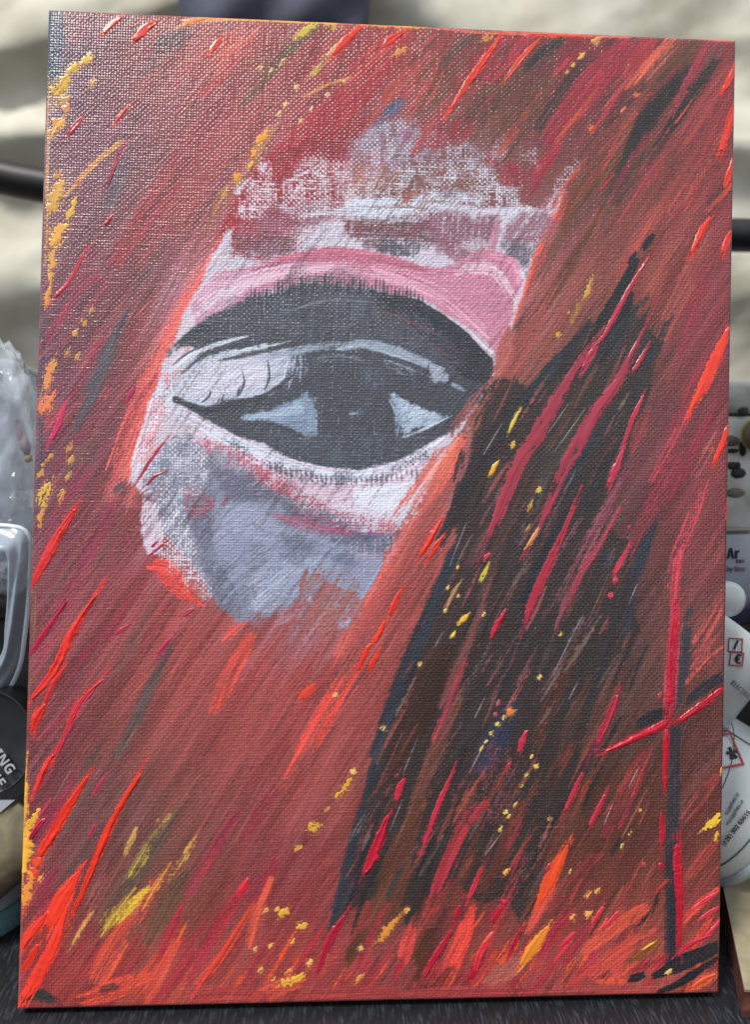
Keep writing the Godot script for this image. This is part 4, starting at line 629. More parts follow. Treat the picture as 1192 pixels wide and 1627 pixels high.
	[0, 6, [168, 156, 152], 0.33, 0.54, 0.27, 189.4, 299.5, 193.3, 291.4],
	[0, 6, [168, 156, 152], 0.33, 0.54, 0.27, 230.5, 291.5, 234.5, 283.3],
	[0, 6, [168, 156, 152], 0.33, 0.54, 0.27, 257.7, 329.7, 261.7, 321.5],
	[0, 6, [168, 156, 152], 0.33, 0.54, 0.27, 246.9, 345.9, 250.8, 336.4],
	[0, 6, [168, 156, 152], 0.33, 0.54, 0.27, 194.9, 358.7, 202.8, 348.1],
	[0, 2, [165, 44, 58], 3.8, 7.06, 5.97, 169.7, 386.4, 173.6, 377.2, 180.0, 360.7, 185.1, 347.3, 191.1, 338.5],
	[0, 5, [158, 43, 56], 3.26, 5.43, 2.72, 173.5, 374.5, 179.9, 359.9, 186.4, 346.5],
	[1, 2, [165, 48, 60], 62, 0, 0, 186.3, 342.5, 190.3, 338.5, 195.7, 333.2, 196.6, 338.6, 193.2, 345.3, 187.7, 345.2],
	[0, 5, [158, 48, 60], 2.12, 3.53, 1.76, 140.9, 405.8, 148.2, 388.7, 154.7, 378.2],
	[0, 2, [156, 57, 65], 3.26, 5.43, 2.72, 139.4, 408.5, 147.0, 392.7],
	[0, 5, [216, 64, 58], 7.06, 7.6, 2.72, 181.8, 404.6, 187.4, 390.8, 190.5, 380.1],
	[0, 5, [224, 72, 58], 3.91, 6.52, 3.26, 182.8, 402.7, 186.2, 394.8, 188.7, 388.1],
	[0, 5, [203, 67, 62], 3.91, 6.52, 3.26, 160.7, 403.6, 163.1, 393.0, 164.4, 387.7],
	[0, 2, [187, 63, 55], 3.26, 5.43, 2.72, 177.0, 406.6, 184.7, 390.7],
	[0, 5, [155, 44, 56], 2.61, 4.34, 2.17, 156.9, 411.5, 160.6, 400.9],
	[0, 2, [148, 49, 58], 3.91, 6.52, 3.26, 147.5, 413.9, 155.2, 398.2],
	[0, 2, [155, 48, 55], 4.24, 7.06, 3.53, 171.7, 411.8, 176.8, 401.2],
	[0, 2, [148, 48, 54], 3.26, 5.43, 2.72, 196.0, 407.0, 201.0, 388.3, 206.2, 375.0],
	[0, 5, [195, 73, 63], 3.26, 5.43, 2.72, 214.7, 391.3, 222.6, 375.3, 227.9, 364.6],
	[0, 5, [89, 42, 42], 3.26, 5.43, 2.72, 166.3, 411.7, 173.9, 393.2, 179.0, 379.9],
	[0, 5, [78, 46, 33], 3.91, 6.52, 3.26, 166.1, 403.7, 173.8, 387.9],
	[0, 5, [84, 50, 37], 3.91, 6.52, 3.26, 136.6, 403.1, 144.3, 390.0],
	[0, 5, [60, 58, 68], 3.91, 6.52, 2.72, 278.5, 295.7, 280.7, 276.5, 282.6, 258.1, 283.6, 251.8],
	[0, 5, [46, 44, 52], 5.97, 6.52, 4.89, 278.2, 407.3, 277.7, 384.3, 277.2, 357.1, 277.8, 329.8, 277.6, 302.5],
	[0, 5, [40, 39, 46], 2.61, 4.34, 2.17, 278.7, 403.3, 278.2, 381.6, 277.3, 359.8],
	[0, 2, [180, 61, 80], 4.89, 5.97, 3.8, 276.2, 246.3, 276.5, 234.0, 280.0, 222.9, 285.3, 208.2, 288.3, 198.0],
	[0, 5, [187, 60, 75], 2.61, 4.34, 2.17, 276.5, 264.2, 276.7, 242.2, 278.7, 228.4],
	[0, 2, [166, 66, 80], 5.97, 7.06, 4.89, 275.4, 294.0, 276.1, 272.4, 277.2, 254.6],
	[0, 5, [42, 42, 52], 3.8, 5.43, 4.34, 283.3, 292.7, 290.5, 286.7, 298.0, 282.0],
	[0, 5, [38, 38, 46], 4.34, 5.43, 3.26, 260.8, 303.0, 267.7, 299.2, 274.3, 296.5],
	[0, 2, [46, 42, 46], 3.91, 6.52, 3.26, 279.7, 313.5, 281.0, 305.3, 285.0, 297.1],
	[0, 1, [35, 34, 39], 2.72, 7.06, 4.34, 269.9, 411.8, 283.5, 405.8, 298.8, 398.8],
	[0, 1, [37, 36, 40], 2.93, 4.89, 2.44, 284.3, 406.1, 291.3, 403.5, 299.6, 400.4],
	[0, 1, [38, 36, 39], 2.44, 4.07, 2.72, 258.8, 412.6, 266.0, 410.9],
	[0, 1, [35, 34, 39], 2.17, 3.8, 1.63, 271.7, 418.8, 282.8, 414.2, 298.9, 403.7],
	[0, 5, [42, 38, 40], 1.63, 2.72, 1.36, 290.0, 408.9, 298.3, 405.0],
	[0, 5, [44, 36, 34], 1.14, 1.9, 0.95, 261.1, 391.0, 266.3, 386.2, 269.8, 381.4, 271.7, 375.5],
	[0, 5, [159, 66, 62], 3.58, 5.97, 2.99, 283.6, 370.8, 291.9, 360.0, 298.7, 351.9],
	[0, 5, [142, 62, 60], 3.91, 6.52, 3.26, 283.1, 343.5, 291.3, 332.7, 298.2, 324.5],
	[0, 2, [75, 46, 44], 3.91, 6.52, 3.26, 283.1, 340.8, 291.3, 329.9],
	[0, 2, [72, 46, 44], 4.24, 7.06, 3.53, 282.7, 324.4, 291.0, 316.3, 298.0, 310.8],
	[0, 2, [128, 58, 59], 4.24, 7.06, 3.53, 283.8, 381.6, 297.6, 365.5],
	[0, 2, [181, 78, 76], 3.91, 6.52, 3.26, 284.6, 272.4, 292.8, 258.6, 298.2, 247.6],
	[0, 5, [100, 58, 56], 2.61, 4.34, 2.17, 282.9, 258.7, 289.8, 250.4, 298.1, 239.3],
	[0, 5, [167, 77, 76], 2.28, 3.8, 1.9, 284.7, 277.9, 295.7, 264.1],
	[0, 2, [195, 83, 76], 2.61, 4.34, 2.17, 283.4, 284.7, 291.7, 275.1, 298.6, 269.6],
	[0, 5, [195, 77, 61], 4.89, 8.15, 4.07, 239.7, 399.8, 253.3, 389.3, 267.1, 381.4],
	[0, 5, [187, 71, 59], 4.89, 8.15, 4.07, 242.7, 410.6, 256.3, 400.1, 270.1, 392.3],
	[0, 2, [195, 75, 62], 4.89, 8.15, 4.07, 248.3, 416.1, 262.0, 405.6],
	[0, 5, [129, 77, 43], 2.93, 4.89, 2.44, 259.2, 405.6, 272.9, 395.0],
	[0, 2, [149, 71, 61], 3.58, 5.97, 2.99, 261.9, 400.2, 275.6, 389.7],
	[0, 5, [203, 69, 59], 3.26, 5.43, 2.72, 283.9, 387.1, 292.2, 379.1, 299.2, 374.3],
	[0, 2, [195, 67, 58], 2.61, 4.34, 2.17, 285.5, 398.0, 295.2, 390.0, 300.8, 384.7],
	[0, 5, [165, 48, 55], 2.28, 3.8, 1.9, 259.3, 409.6, 270.3, 405.8, 277.2, 401.9],
	[0, 5, [195, 87, 66], 3.26, 5.43, 2.72, 287.3, 417.0, 294.3, 413.1, 299.8, 410.5],
	[0, 5, [208, 80, 62], 2.28, 3.8, 1.9, 245.5, 413.4, 256.6, 413.6],
	[0, 5, [155, 44, 58], 3.26, 5.43, 2.72, 220.5, 402.1, 225.7, 391.5, 233.8, 383.5],
	[0, 2, [148, 44, 56], 3.26, 5.43, 2.72, 223.4, 410.2, 231.4, 399.6, 242.2, 386.4],
	[0, 2, [166, 57, 57], 4.89, 8.15, 4.07, 231.7, 415.8, 245.3, 405.3],
	[0, 5, [168, 88, 80], 4.89, 8.15, 4.07, 196.1, 412.3, 206.9, 407.2, 212.2, 402.0],
	[0, 2, [122, 47, 50], 4.24, 7.06, 3.53, 225.6, 383.4, 233.5, 370.0, 244.4, 359.4],
	[0, 5, [169, 44, 56], 3.8, 5.97, 2.99, 75.1, 398.7, 83.1, 384.9, 93.7, 369.3],
	[0, 5, [155, 44, 55], 2.93, 4.89, 2.44, 57.9, 399.4, 62.3, 388.5, 67.2, 378.1],
	[0, 2, [155, 48, 60], 3.26, 5.43, 2.72, 70.7, 409.6, 78.2, 396.7, 83.1, 386.2],
	[0, 5, [195, 73, 59], 4.89, 4.34, 2.17, 73.9, 411.3, 84.0, 398.1, 96.1, 378.6],
	[0, 2, [166, 57, 55], 1.95, 3.26, 1.63, 74.7, 365.1, 80.2, 354.6, 85.8, 347.3],
	[0, 5, [195, 77, 61], 3.58, 5.97, 2.99, 95.2, 394.4, 98.8, 381.3, 103.7, 368.1],
	[0, 5, [203, 77, 63], 8.15, 8.15, 4.07, 31.7, 408.8, 39.0, 393.3, 46.4, 380.4],
	[0, 5, [208, 74, 59], 5.54, 9.23, 4.62, 26.8, 416.5, 42.1, 411.6, 55.0, 406.7],
	[0, 5, [195, 73, 60], 4.24, 7.06, 3.53, 52.7, 417.1, 60.1, 404.2, 65.0, 393.8],
	[0, 2, [188, 79, 65], 3.91, 6.52, 3.26, 46.6, 385.6, 51.5, 375.2, 55.1, 367.4],
	[0, 5, [195, 77, 63], 4.89, 8.15, 4.07, 97.2, 418.1, 107.6, 413.1, 118.1, 410.6],
	[0, 5, [166, 62, 60], 4.89, 8.15, 4.07, 70.9, 417.5, 86.6, 415.2, 105.0, 416.9],
	[0, 5, [154, 58, 60], 4.24, 7.06, 3.53, 118.3, 417.2, 139.6, 416.4, 161.0, 415.6],
	[0, 5, [159, 60, 63], 3.91, 6.52, 3.26, 161.0, 416.9, 193.5, 417.1, 220.8, 416.9],
	[0, 5, [156, 66, 64], 3.91, 6.52, 3.26, 220.8, 418.2, 248.3, 417.5, 270.5, 417.2],
	[0, 5, [48, 48, 48], 3.26, 5.43, 2.72, 2.7, 416.4, 8.7, 413.5, 16.5, 416.8],
	[0, 5, [44, 36, 36], 1.63, 2.72, 1.36, 3.7, 416.5, 6.6, 410.8],
	[0, 2, [84, 46, 48], 2.61, 4.34, 2.17, 34.4, 412.7, 40.8, 411.1],
	[0, 5, [166, 52, 63], 2.93, 4.89, 2.44, 3.0, 392.6, 10.3, 379.8, 17.7, 369.5],
	[0, 5, [148, 44, 60], 2.28, 3.8, 1.9, 7.6, 377.1, 13.8, 369.4],
	[0, 5, [149, 55, 62], 2.28, 3.8, 1.9, 0.9, 408.1, 5.7, 397.9],
	[0, 8, [142, 56, 61], 2.61, 4.34, 2.17, 26.6, 408.7, 33.8, 393.2, 41.3, 382.9],
	[0, 8, [142, 56, 61], 2.61, 4.34, 2.17, 29.3, 413.9, 36.7, 401.1, 44.1, 390.8],
	[0, 8, [142, 56, 61], 2.61, 4.34, 2.17, 21.4, 408.6, 27.5, 395.7],
	[0, 5, [216, 176, 58], 2.17, 5.97, 2.72, 35.7, 386.7, 43.8, 379.0, 52.6, 370.5],
	[0, 2, [176, 144, 62], 2.93, 4.89, 2.44, 35.0, 388.0, 39.9, 380.3, 46.2, 372.5],
	[0, 2, [183, 145, 76], 2.44, 4.07, 2.04, 54.8, 347.5, 57.8, 342.5, 60.8, 338.6],
	[0, 2, [175, 137, 76], 1.95, 3.26, 1.63, 43.1, 355.5, 46.7, 346.3],
	[0, 2, [192, 156, 68], 2.93, 4.89, 2.44, 45.4, 364.7, 48.4, 359.5, 52.1, 352.9],
	[0, 2, [124, 112, 64], 2.28, 3.8, 1.9, 43.4, 367.2, 50.9, 354.2, 58.4, 343.8],
	[0, 5, [216, 136, 60], 1.47, 2.44, 1.22, 51.5, 377.8, 56.5, 368.7, 62.0, 359.6],
	[0, 2, [199, 151, 74], 1.47, 2.44, 1.22, 65.7, 361.0, 69.1, 354.5, 72.6, 348.2],
	[0, 2, [194, 137, 80], 1.47, 2.44, 1.22, 21.5, 395.0, 25.9, 386.5, 30.8, 379.1],
	[0, 2, [160, 128, 60], 2.28, 3.8, 1.9, 33.6, 385.4, 38.6, 377.6],
	[0, 2, [199, 143, 64], 1.63, 2.72, 1.36, 61.1, 367.5, 63.1, 362.3, 66.6, 357.1],
	[0, 2, [180, 126, 64], 2.28, 3.8, 1.9, 10.9, 77.6, 17.5, 70.4, 24.1, 63.7, 31.8, 57.0],
	[0, 2, [175, 119, 80], 1.47, 2.44, 1.22, 16.0, 35.6, 21.1, 31.1, 24.6, 27.2],
	[0, 2, [165, 118, 88], 2.93, 4.89, 2.44, 2.7, 87.5, 6.2, 76.7, 11.2, 68.5],
	[0, 2, [140, 112, 120], 2.61, 4.34, 2.17, 1.0, 76.9, 1.7, 55.4, 2.5, 39.4],
	[0, 5, [208, 138, 60], 1.3, 2.17, 1.09, 56.7, 3.1, 85.9, 0.7, 129.1, 0.4, 161.9, 0.8],
	[0, 4, [216, 160, 62], 0.98, 1.63, 0.81, 59.3, 2.4, 91.3, 0.2, 129.1, -0.2],
	[0, 5, [208, 90, 73], 1.3, 2.17, 1.09, 164.7, 1.2, 184.0, 1.8, 206.2, 1.9, 251.1, 1.6],
	[0, 2, [108, 43, 46], 1.63, 2.72, 1.36, 3.9, 0.9, 27.5, 1.2, 54.0, 1.6],
	[0, 5, [48, 52, 60], 0.98, 1.63, 0.81, 0.3, -0.0, 6.5, -0.0, 14.4, 0.4],
	[0, 2, [184, 160, 64], 1.95, 3.26, 1.63, 103.9, 8.6, 108.1, 5.7, 112.9, 2.2],
	[0, 2, [168, 138, 64], 1.63, 2.72, 1.36, 111.8, 24.7, 117.3, 17.0, 123.9, 9.4],
	[0, 2, [171, 120, 69], 1.3, 2.17, 1.09, 89.0, 63.6, 95.3, 52.0, 102.1, 42.5],
	[0, 2, [179, 122, 61], 2.28, 3.8, 1.9, 88.0, 57.7, 92.1, 52.1, 93.9, 48.0],
	[0, 2, [165, 118, 57], 1.63, 2.72, 1.36, 67.6, 92.4, 73.4, 79.8, 80.3, 70.2],
	[0, 2, [166, 127, 60], 1.95, 3.26, 1.63, 227.3, 127.9, 232.4, 117.6, 238.0, 105.5],
	[0, 4, [171, 118, 65], 1.3, 2.17, 1.09, 111.0, 32.3, 119.0, 27.9, 127.0, 25.1],
	[0, 5, [224, 160, 58], 2.28, 3.8, 1.9, -0.1, 377.0, 0.2, 358.8, 0.9, 340.6, 1.0, 327.6],
	[0, 5, [216, 140, 56], 1.63, 2.72, 1.36, -0.0, 327.6, 1.0, 311.9],
	[0, 5, [139, 71, 71], 1.3, 2.17, 1.09, 0.2, 418.5, 0.4, 392.6, 1.0, 379.6],
	[0, 5, [119, 78, 73], 1.3, 2.17, 1.09, 1.2, 301.4, 2.1, 262.2, 2.4, 222.7],
	[0, 5, [80, 72, 90], 1.3, 2.17, 1.09, 2.7, 214.8, 2.8, 169.9, 2.5, 124.8],
	[0, 2, [181, 130, 80], 0.98, 1.63, 0.81, 2.5, 108.8, 1.9, 63.5, 1.4, 28.7],
	[0, 5, [67, 36, 37], 1.3, 2.17, 1.09, 299.5, 5.1, 300.0, 94.9, 299.3, 150.7],
	[0, 5, [108, 43, 42], 1.3, 2.17, 1.09, 299.5, 161.8, 299.6, 288.9],
	[0, 5, [94, 44, 42], 1.47, 2.44, 1.22, 299.6, 288.9, 299.7, 371.0, 299.9, 417.3],
	[0, 5, [80, 34, 37], 1.14, 1.9, 0.95, 279.4, 0.3, 300.0, 0.3],
	[0, 5, [195, 56, 56], 0.98, 1.63, 0.81, 285.1, 0.7, 299.4, 1.2],
]

# thick paint standing proud: colour, height mm, widths at start, middle, end mm, 1 = broken edge, points in mm
const THICK := [
	[[210, 48, 31], 0.7, 2.09, 2.99, 1.34, 0, 23.6, 9.7, 27.1, 5.5, 31.2, 2.1],
	[[210, 48, 31], 0.7, 2.66, 3.8, 1.71, 0, 36.3, 12.4, 41.4, 6.5, 46.1, 3.6],
	[[168, 28, 50], 0.7, 1.9, 2.72, 1.22, 0, 9.7, 54.1, 13.2, 49.7, 17.3, 44.4],
	[[200, 48, 44], 0.6, 1.52, 2.17, 0.98, 0, 29.9, 47.7, 31.9, 44.1, 34.2, 41.3],
	[[168, 28, 50], 0.7, 1.52, 2.17, 0.98, 0, 26.2, 91.6, 28.0, 89.4, 29.8, 86.4],
	[[210, 48, 31], 0.5, 1.9, 2.72, 1.22, 0, 68.2, 16.1, 71.5, 11.7, 73.3, 9.9],
	[[210, 48, 31], 0.7, 2.85, 4.07, 1.83, 0, 120.8, 15.0, 127.9, 7.0, 133.5, 1.8],
	[[210, 48, 31], 0.7, 2.66, 3.8, 1.71, 0, 142.7, 10.2, 146.2, 6.8, 151.0, 3.5],
	[[210, 48, 31], 0.8, 2.28, 3.26, 1.47, 0, 173.2, 35.9, 180.3, 24.0, 187.0, 14.1, 194.5, 3.0],
	[[212, 68, 48], 0.5, 1.71, 2.44, 1.1, 0, 196.4, 22.6, 203.6, 12.6, 212.3, 2.7],
	[[210, 48, 31], 0.6, 2.09, 2.99, 1.34, 0, 294.1, 23.6, 296.9, 18.7, 298.8, 13.0],
	[[210, 48, 31], 0.6, 2.66, 3.8, 1.71, 0, 293.5, 50.3, 296.7, 39.0, 299.6, 27.6],
	[[210, 48, 31], 0.6, 2.28, 3.26, 1.47, 0, 295.5, 67.0, 297.7, 60.0, 299.5, 52.3],
	[[210, 48, 31], 0.6, 2.09, 2.99, 1.34, 0, 281.2, 96.0, 286.1, 85.2, 289.7, 79.8],
	[[210, 48, 31], 0.6, 2.09, 2.99, 1.34, 0, 295.4, 95.6, 297.6, 89.4, 299.3, 85.4],
	[[226, 58, 40], 0.5, 1.63, 5.97, 1.63, 0, 281.4, 166.8, 288.5, 152.3, 295.1, 136.8, 299.2, 127.8],
	[[210, 48, 31], 0.6, 2.09, 2.99, 1.34, 0, 292.6, 189.1, 297.0, 178.5, 299.4, 171.2],
	[[200, 48, 44], 0.6, 0.95, 1.36, 0.61, 0, 299.1, 214.5, 299.5, 208.9, 299.7, 203.4],
	[[204, 44, 44], 0.9, 2.85, 4.07, 1.83, 0, 1.0, 244.3, 6.3, 232.7, 12.7, 220.5, 18.1, 211.5],
	[[168, 32, 64], 0.7, 1.9, 2.72, 1.22, 0, 0.8, 273.2, 7.2, 263.2, 16.1, 249.5],
	[[214, 48, 40], 1.1, 2.85, 4.07, 1.36, 0, 1.7, 291.5, 11.8, 278.4, 17.1, 265.3, 22.0, 256.8, 28.2, 246.8],
	[[200, 44, 48], 0.7, 1.71, 2.44, 1.1, 0, 7.6, 293.6, 11.5, 284.4, 15.4, 277.9],
	[[208, 48, 40], 0.9, 3.04, 4.34, 1.95, 0, 3.3, 304.1, 4.7, 298.8, 8.1, 293.1],
	[[196, 44, 52], 0.7, 1.52, 2.17, 0.98, 0, 13.9, 314.1, 18.7, 300.2, 23.6, 290.5, 31.9, 282.6],
	[[210, 48, 31], 1.0, 2.28, 3.26, 1.47, 0, 22.1, 380.0, 27.4, 367.0, 32.6, 352.7, 38.7, 338.4, 48.4, 322.2],
	[[210, 50, 40], 0.8, 1.71, 2.44, 1.1, 0, 4.9, 330.2, 8.9, 319.3, 11.9, 314.1],
	[[210, 48, 31], 0.9, 3.23, 4.62, 2.08, 0, 7.0, 356.8, 12.4, 347.2, 19.2, 334.3, 26.6, 323.1],
	[[224, 58, 40], 0.6, 4.75, 6.79, 1.9, 0, 12.0, 385.5, 16.6, 375.2, 24.2, 362.8],
	[[220, 54, 40], 0.7, 2.85, 4.07, 1.83, 0, 1.3, 394.7, 5.9, 387.0, 12.3, 379.3],
	[[224, 56, 40], 0.7, 4.18, 5.97, 1.9, 0, 3.2, 415.4, 8.5, 405.2, 14.5, 392.8, 19.9, 376.3],
	[[168, 32, 64], 0.7, 1.52, 2.17, 0.98, 0, 2.9, 349.7, 7.1, 343.3, 9.6, 340.7],
	[[210, 48, 31], 0.6, 2.28, 3.26, 1.47, 0, 2.1, 404.3, 5.7, 397.9, 8.1, 392.7],
	[[200, 40, 56], 0.5, 2.28, 3.26, 1.47, 0, 90.7, 373.2, 92.7, 370.1, 94.5, 366.7],
	[[192, 58, 44], 0.6, 1.52, 2.17, 0.98, 0, 75.4, 411.3, 83.5, 399.4, 95.6, 379.9],
	[[152, 48, 68], 0.4, 2.44, 7.33, 2.17, 0, 192.6, 224.2, 197.3, 211.9, 205.1, 191.9, 214.4, 175.7, 222.2, 161.8, 228.9, 149.9, 237.0, 139.5],
	[[152, 48, 68], 0.4, 2.44, 6.52, 1.63, 0, 213.2, 221.3, 217.5, 213.1, 225.4, 193.6, 232.3, 180.9, 238.8, 168.9, 248.5, 155.0, 253.9, 143.3, 262.0, 127.1],
	[[180, 44, 68], 0.5, 1.71, 2.44, 1.1, 0, 252.4, 180.8, 256.1, 169.5, 261.0, 158.6],
	[[176, 48, 72], 0.6, 2.66, 3.8, 1.71, 0, 246.3, 198.0, 248.7, 192.4, 252.2, 183.0],
	[[172, 44, 68], 0.6, 1.52, 2.17, 0.98, 0, 237.8, 138.1, 242.5, 133.6, 247.9, 123.2, 256.0, 108.1, 262.6, 97.3],
	[[176, 48, 72], 0.5, 1.52, 2.17, 0.98, 0, 255.7, 148.8, 259.0, 143.7, 261.7, 138.1],
	[[168, 48, 72], 0.6, 2.09, 2.99, 1.34, 0, 239.2, 137.5, 235.7, 144.2, 233.0, 149.2],
	[[164, 40, 60], 0.35, 1.36, 4.34, 1.95, 0, 210.5, 259.4, 212.2, 252.4, 216.7, 240.9, 223.8, 225.3, 231.8, 206.9],
	[[160, 40, 60], 0.9, 1.63, 3.26, 3.26, 0, 243.4, 311.6, 245.0, 306.7, 249.7, 295.9, 251.6, 289.9],
	[[174, 28, 52], 0.6, 4.34, 4.62, 3.8, 0, 274.9, 294.0, 275.6, 286.6, 276.1, 271.0, 277.2, 254.6],
	[[176, 26, 44], 1.1, 1.63, 3.26, 3.53, 0, 246.8, 314.4, 260.9, 308.2, 268.3, 304.9, 274.4, 301.4],
	[[172, 26, 44], 1.0, 2.72, 2.99, 2.44, 0, 279.5, 301.7, 288.9, 294.9, 299.0, 287.0],
	[[172, 26, 46], 0.8, 1.36, 2.72, 2.72, 0, 273.6, 332.0, 273.5, 326.5, 273.6, 317.3, 273.9, 304.7],
	[[168, 28, 48], 0.7, 1.71, 2.44, 1.1, 0, 272.4, 355.1, 272.9, 349.4, 272.1, 340.7],
	[[160, 28, 50], 0.7, 1.9, 2.72, 1.22, 0, 272.6, 364.9, 273.1, 362.7],
	[[172, 26, 46], 1.1, 2.44, 3.8, 3.53, 0, 281.4, 400.1, 281.0, 378.3, 279.9, 364.7, 279.7, 354.7],
	[[184, 36, 64], 0.6, 1.52, 2.17, 0.98, 0, 281.7, 402.0, 285.3, 398.5, 296.1, 394.1],
	[[216, 74, 40], 0.5, 1.9, 6.52, 1.9, 0, 218.4, 381.1, 224.9, 366.7, 231.5, 354.3],
	[[216, 128, 48], 0.5, 2.17, 5.43, 2.17, 0, 211.8, 405.7, 217.4, 398.0, 223.7, 389.0],
	[[176, 44, 64], 0.6, 1.71, 2.44, 1.1, 0, 229.9, 339.7, 232.5, 334.1, 237.2, 323.0],
	[[176, 44, 64], 0.6, 2.09, 2.99, 1.34, 0, 240.8, 346.6, 244.0, 339.9, 247.2, 332.8],
	[[176, 28, 52], 1.2, 1.09, 4.62, 2.44, 0, 142.9, 366.0, 145.7, 361.0, 149.0, 352.3, 153.2, 340.6],
	[[188, 40, 64], 0.6, 2.09, 2.99, 1.34, 0, 156.3, 334.7, 157.3, 330.2, 159.6, 325.1],
	[[160, 28, 50], 0.7, 1.63, 3.53, 1.59, 0, 124.1, 407.6, 130.1, 392.1, 135.8, 382.9],
	[[180, 44, 64], 0.6, 1.71, 2.44, 1.1, 0, 168.2, 354.6, 174.0, 338.1, 180.4, 322.6],
	[[184, 44, 60], 0.6, 1.52, 2.17, 0.98, 0, 188.2, 377.4, 191.1, 370.8, 193.6, 363.3],
	[[164, 28, 50], 0.6, 1.71, 2.44, 1.1, 0, 183.0, 386.1, 185.0, 379.5],
	[[164, 28, 50], 0.9, 1.36, 2.99, 1.34, 0, 170.0, 409.9, 175.5, 399.9, 181.7, 389.6],
	[[164, 28, 50], 0.8, 2.47, 3.53, 1.59, 0, 198.2, 386.9, 200.9, 383.0, 203.5, 379.8],
	[[188, 42, 56], 0.7, 2.28, 3.26, 1.47, 0, 192.2, 408.2, 194.2, 400.0, 198.9, 392.6],
	[[192, 74, 64], 0.6, 1.33, 1.9, 0.86, 0, 195.2, 396.3, 199.7, 391.0],
	[[160, 28, 50], 0.7, 2.66, 3.8, 1.71, 0, 189.3, 410.8, 191.9, 406.9, 194.0, 403.7],
	[[160, 28, 50], 0.6, 1.71, 2.44, 1.1, 0, 206.2, 401.8, 208.8, 396.5, 211.4, 390.1],
	[[176, 32, 56], 0.7, 2.28, 3.26, 1.47, 0, 203.5, 379.3, 204.6, 377.7],
	[[168, 44, 68], 0.5, 1.14, 1.63, 0.73, 0, 255.4, 218.2, 256.2, 216.0],
	[[192, 48, 72], 0.6, 1.9, 2.72, 1.22, 0, 249.4, 237.4, 252.3, 231.9, 255.0, 226.4],
	[[184, 52, 80], 0.5, 1.9, 2.72, 1.22, 0, 250.0, 241.3, 250.5, 239.1],
	[[184, 52, 80], 0.5, 2.09, 2.99, 1.34, 0, 247.6, 247.8, 248.2, 245.6],
	[[210, 48, 31], 0.8, 1.9, 2.72, 1.22, 0, 163.8, 230.4, 168.5, 222.3, 173.8, 212.5],
	[[210, 48, 31], 0.7, 1.52, 2.17, 0.98, 0, 167.4, 231.5, 170.8, 226.0, 174.5, 220.6],
	[[210, 48, 31], 0.7, 1.71, 2.44, 1.1, 0, 151.4, 255.8, 153.7, 250.4, 156.3, 244.5],
	[[210, 48, 31], 0.6, 1.71, 2.44, 1.1, 0, 145.5, 267.7, 147.6, 262.8, 149.6, 258.0],
	[[210, 48, 31], 0.8, 1.9, 2.72, 1.22, 0, 138.5, 279.5, 141.3, 272.5, 143.9, 267.7],
	[[210, 48, 31], 0.6, 1.52, 2.17, 0.98, 0, 143.1, 279.5, 145.9, 274.1, 148.3, 269.3],
	[[204, 64, 48], 0.4, 3.8, 5.43, 2.44, 0, 115.0, 291.2, 117.6, 288.0, 120.2, 286.4],
	[[172, 32, 56], 0.8, 1.09, 2.99, 0.81, 0, 195.5, 266.0, 198.4, 259.2, 202.3, 252.4],
	[[184, 48, 72], 0.7, 2.09, 2.99, 1.34, 0, 209.2, 314.4, 210.2, 309.8, 212.3, 305.0],
	[[168, 48, 72], 0.5, 1.33, 1.9, 0.86, 0, 203.6, 321.7, 205.5, 319.0],
	[[184, 52, 64], 0.6, 1.52, 2.17, 0.98, 0, 192.0, 231.3, 194.1, 228.6],
	[[168, 44, 64], 0.5, 1.52, 2.17, 0.98, 0, 221.9, 365.6, 224.0, 362.3],
	[[156, 48, 56], 0.5, 1.33, 1.9, 0.86, 0, 270.3, 291.6, 271.4, 288.8],
	[[192, 68, 80], 0.6, 1.33, 1.9, 0.86, 0, 264.5, 364.0, 265.6, 362.4],
	[[176, 52, 72], 0.5, 1.71, 2.44, 1.9, 0, 6.1, 123.3, 12.1, 116.0, 18.0, 104.1],
	[[152, 48, 72], 0.5, 1.33, 1.9, 0.86, 0, 33.1, 57.0, 29.9, 65.7, 27.1, 76.0],
	[[160, 40, 72], 0.5, 1.14, 1.63, 0.73, 0, 24.3, 115.7, 25.6, 113.5],
	[[160, 40, 64], 0.4, 1.14, 1.63, 0.73, 0, 44.3, 198.4, 47.8, 191.7, 54.3, 182.3],
	[[160, 40, 64], 0.5, 1.14, 1.63, 0.73, 0, 47.0, 201.6, 50.0, 197.8, 55.2, 195.1],
	[[152, 32, 64], 0.4, 0.95, 1.36, 0.61, 0, 49.8, 227.6, 52.9, 224.4],
	[[152, 32, 64], 0.4, 0.95, 1.36, 0.61, 0, 49.4, 230.8, 55.5, 225.4],
	[[184, 48, 88], 0.6, 1.9, 2.72, 1.22, 0, 7.4, 183.0, 10.5, 175.0, 12.9, 167.0],
	[[168, 48, 80], 0.5, 1.52, 2.17, 0.98, 0, 37.6, 166.6, 41.3, 158.5],
	[[196, 48, 64], 0.5, 1.33, 1.9, 0.86, 0, 254.6, 383.3, 247.8, 390.5],
	[[196, 48, 64], 0.5, 1.33, 1.9, 0.86, 0, 247.6, 381.1, 242.2, 389.1],
	[[196, 48, 64], 0.5, 1.33, 1.9, 0.86, 0, 232.7, 397.0, 226.0, 404.9],
	[[196, 48, 64], 0.5, 1.33, 1.9, 0.86, 0, 235.4, 391.6, 228.6, 398.2],
	[[196, 48, 64], 0.5, 1.33, 1.9, 0.86, 0, 299.3, 381.9, 289.6, 387.7],
	[[196, 48, 64], 0.5, 1.33, 1.9, 0.86, 0, 297.8, 375.9, 286.7, 383.1],
	[[196, 48, 64], 0.5, 1.33, 1.9, 0.86, 0, 300.2, 387.4, 292.5, 395.4],
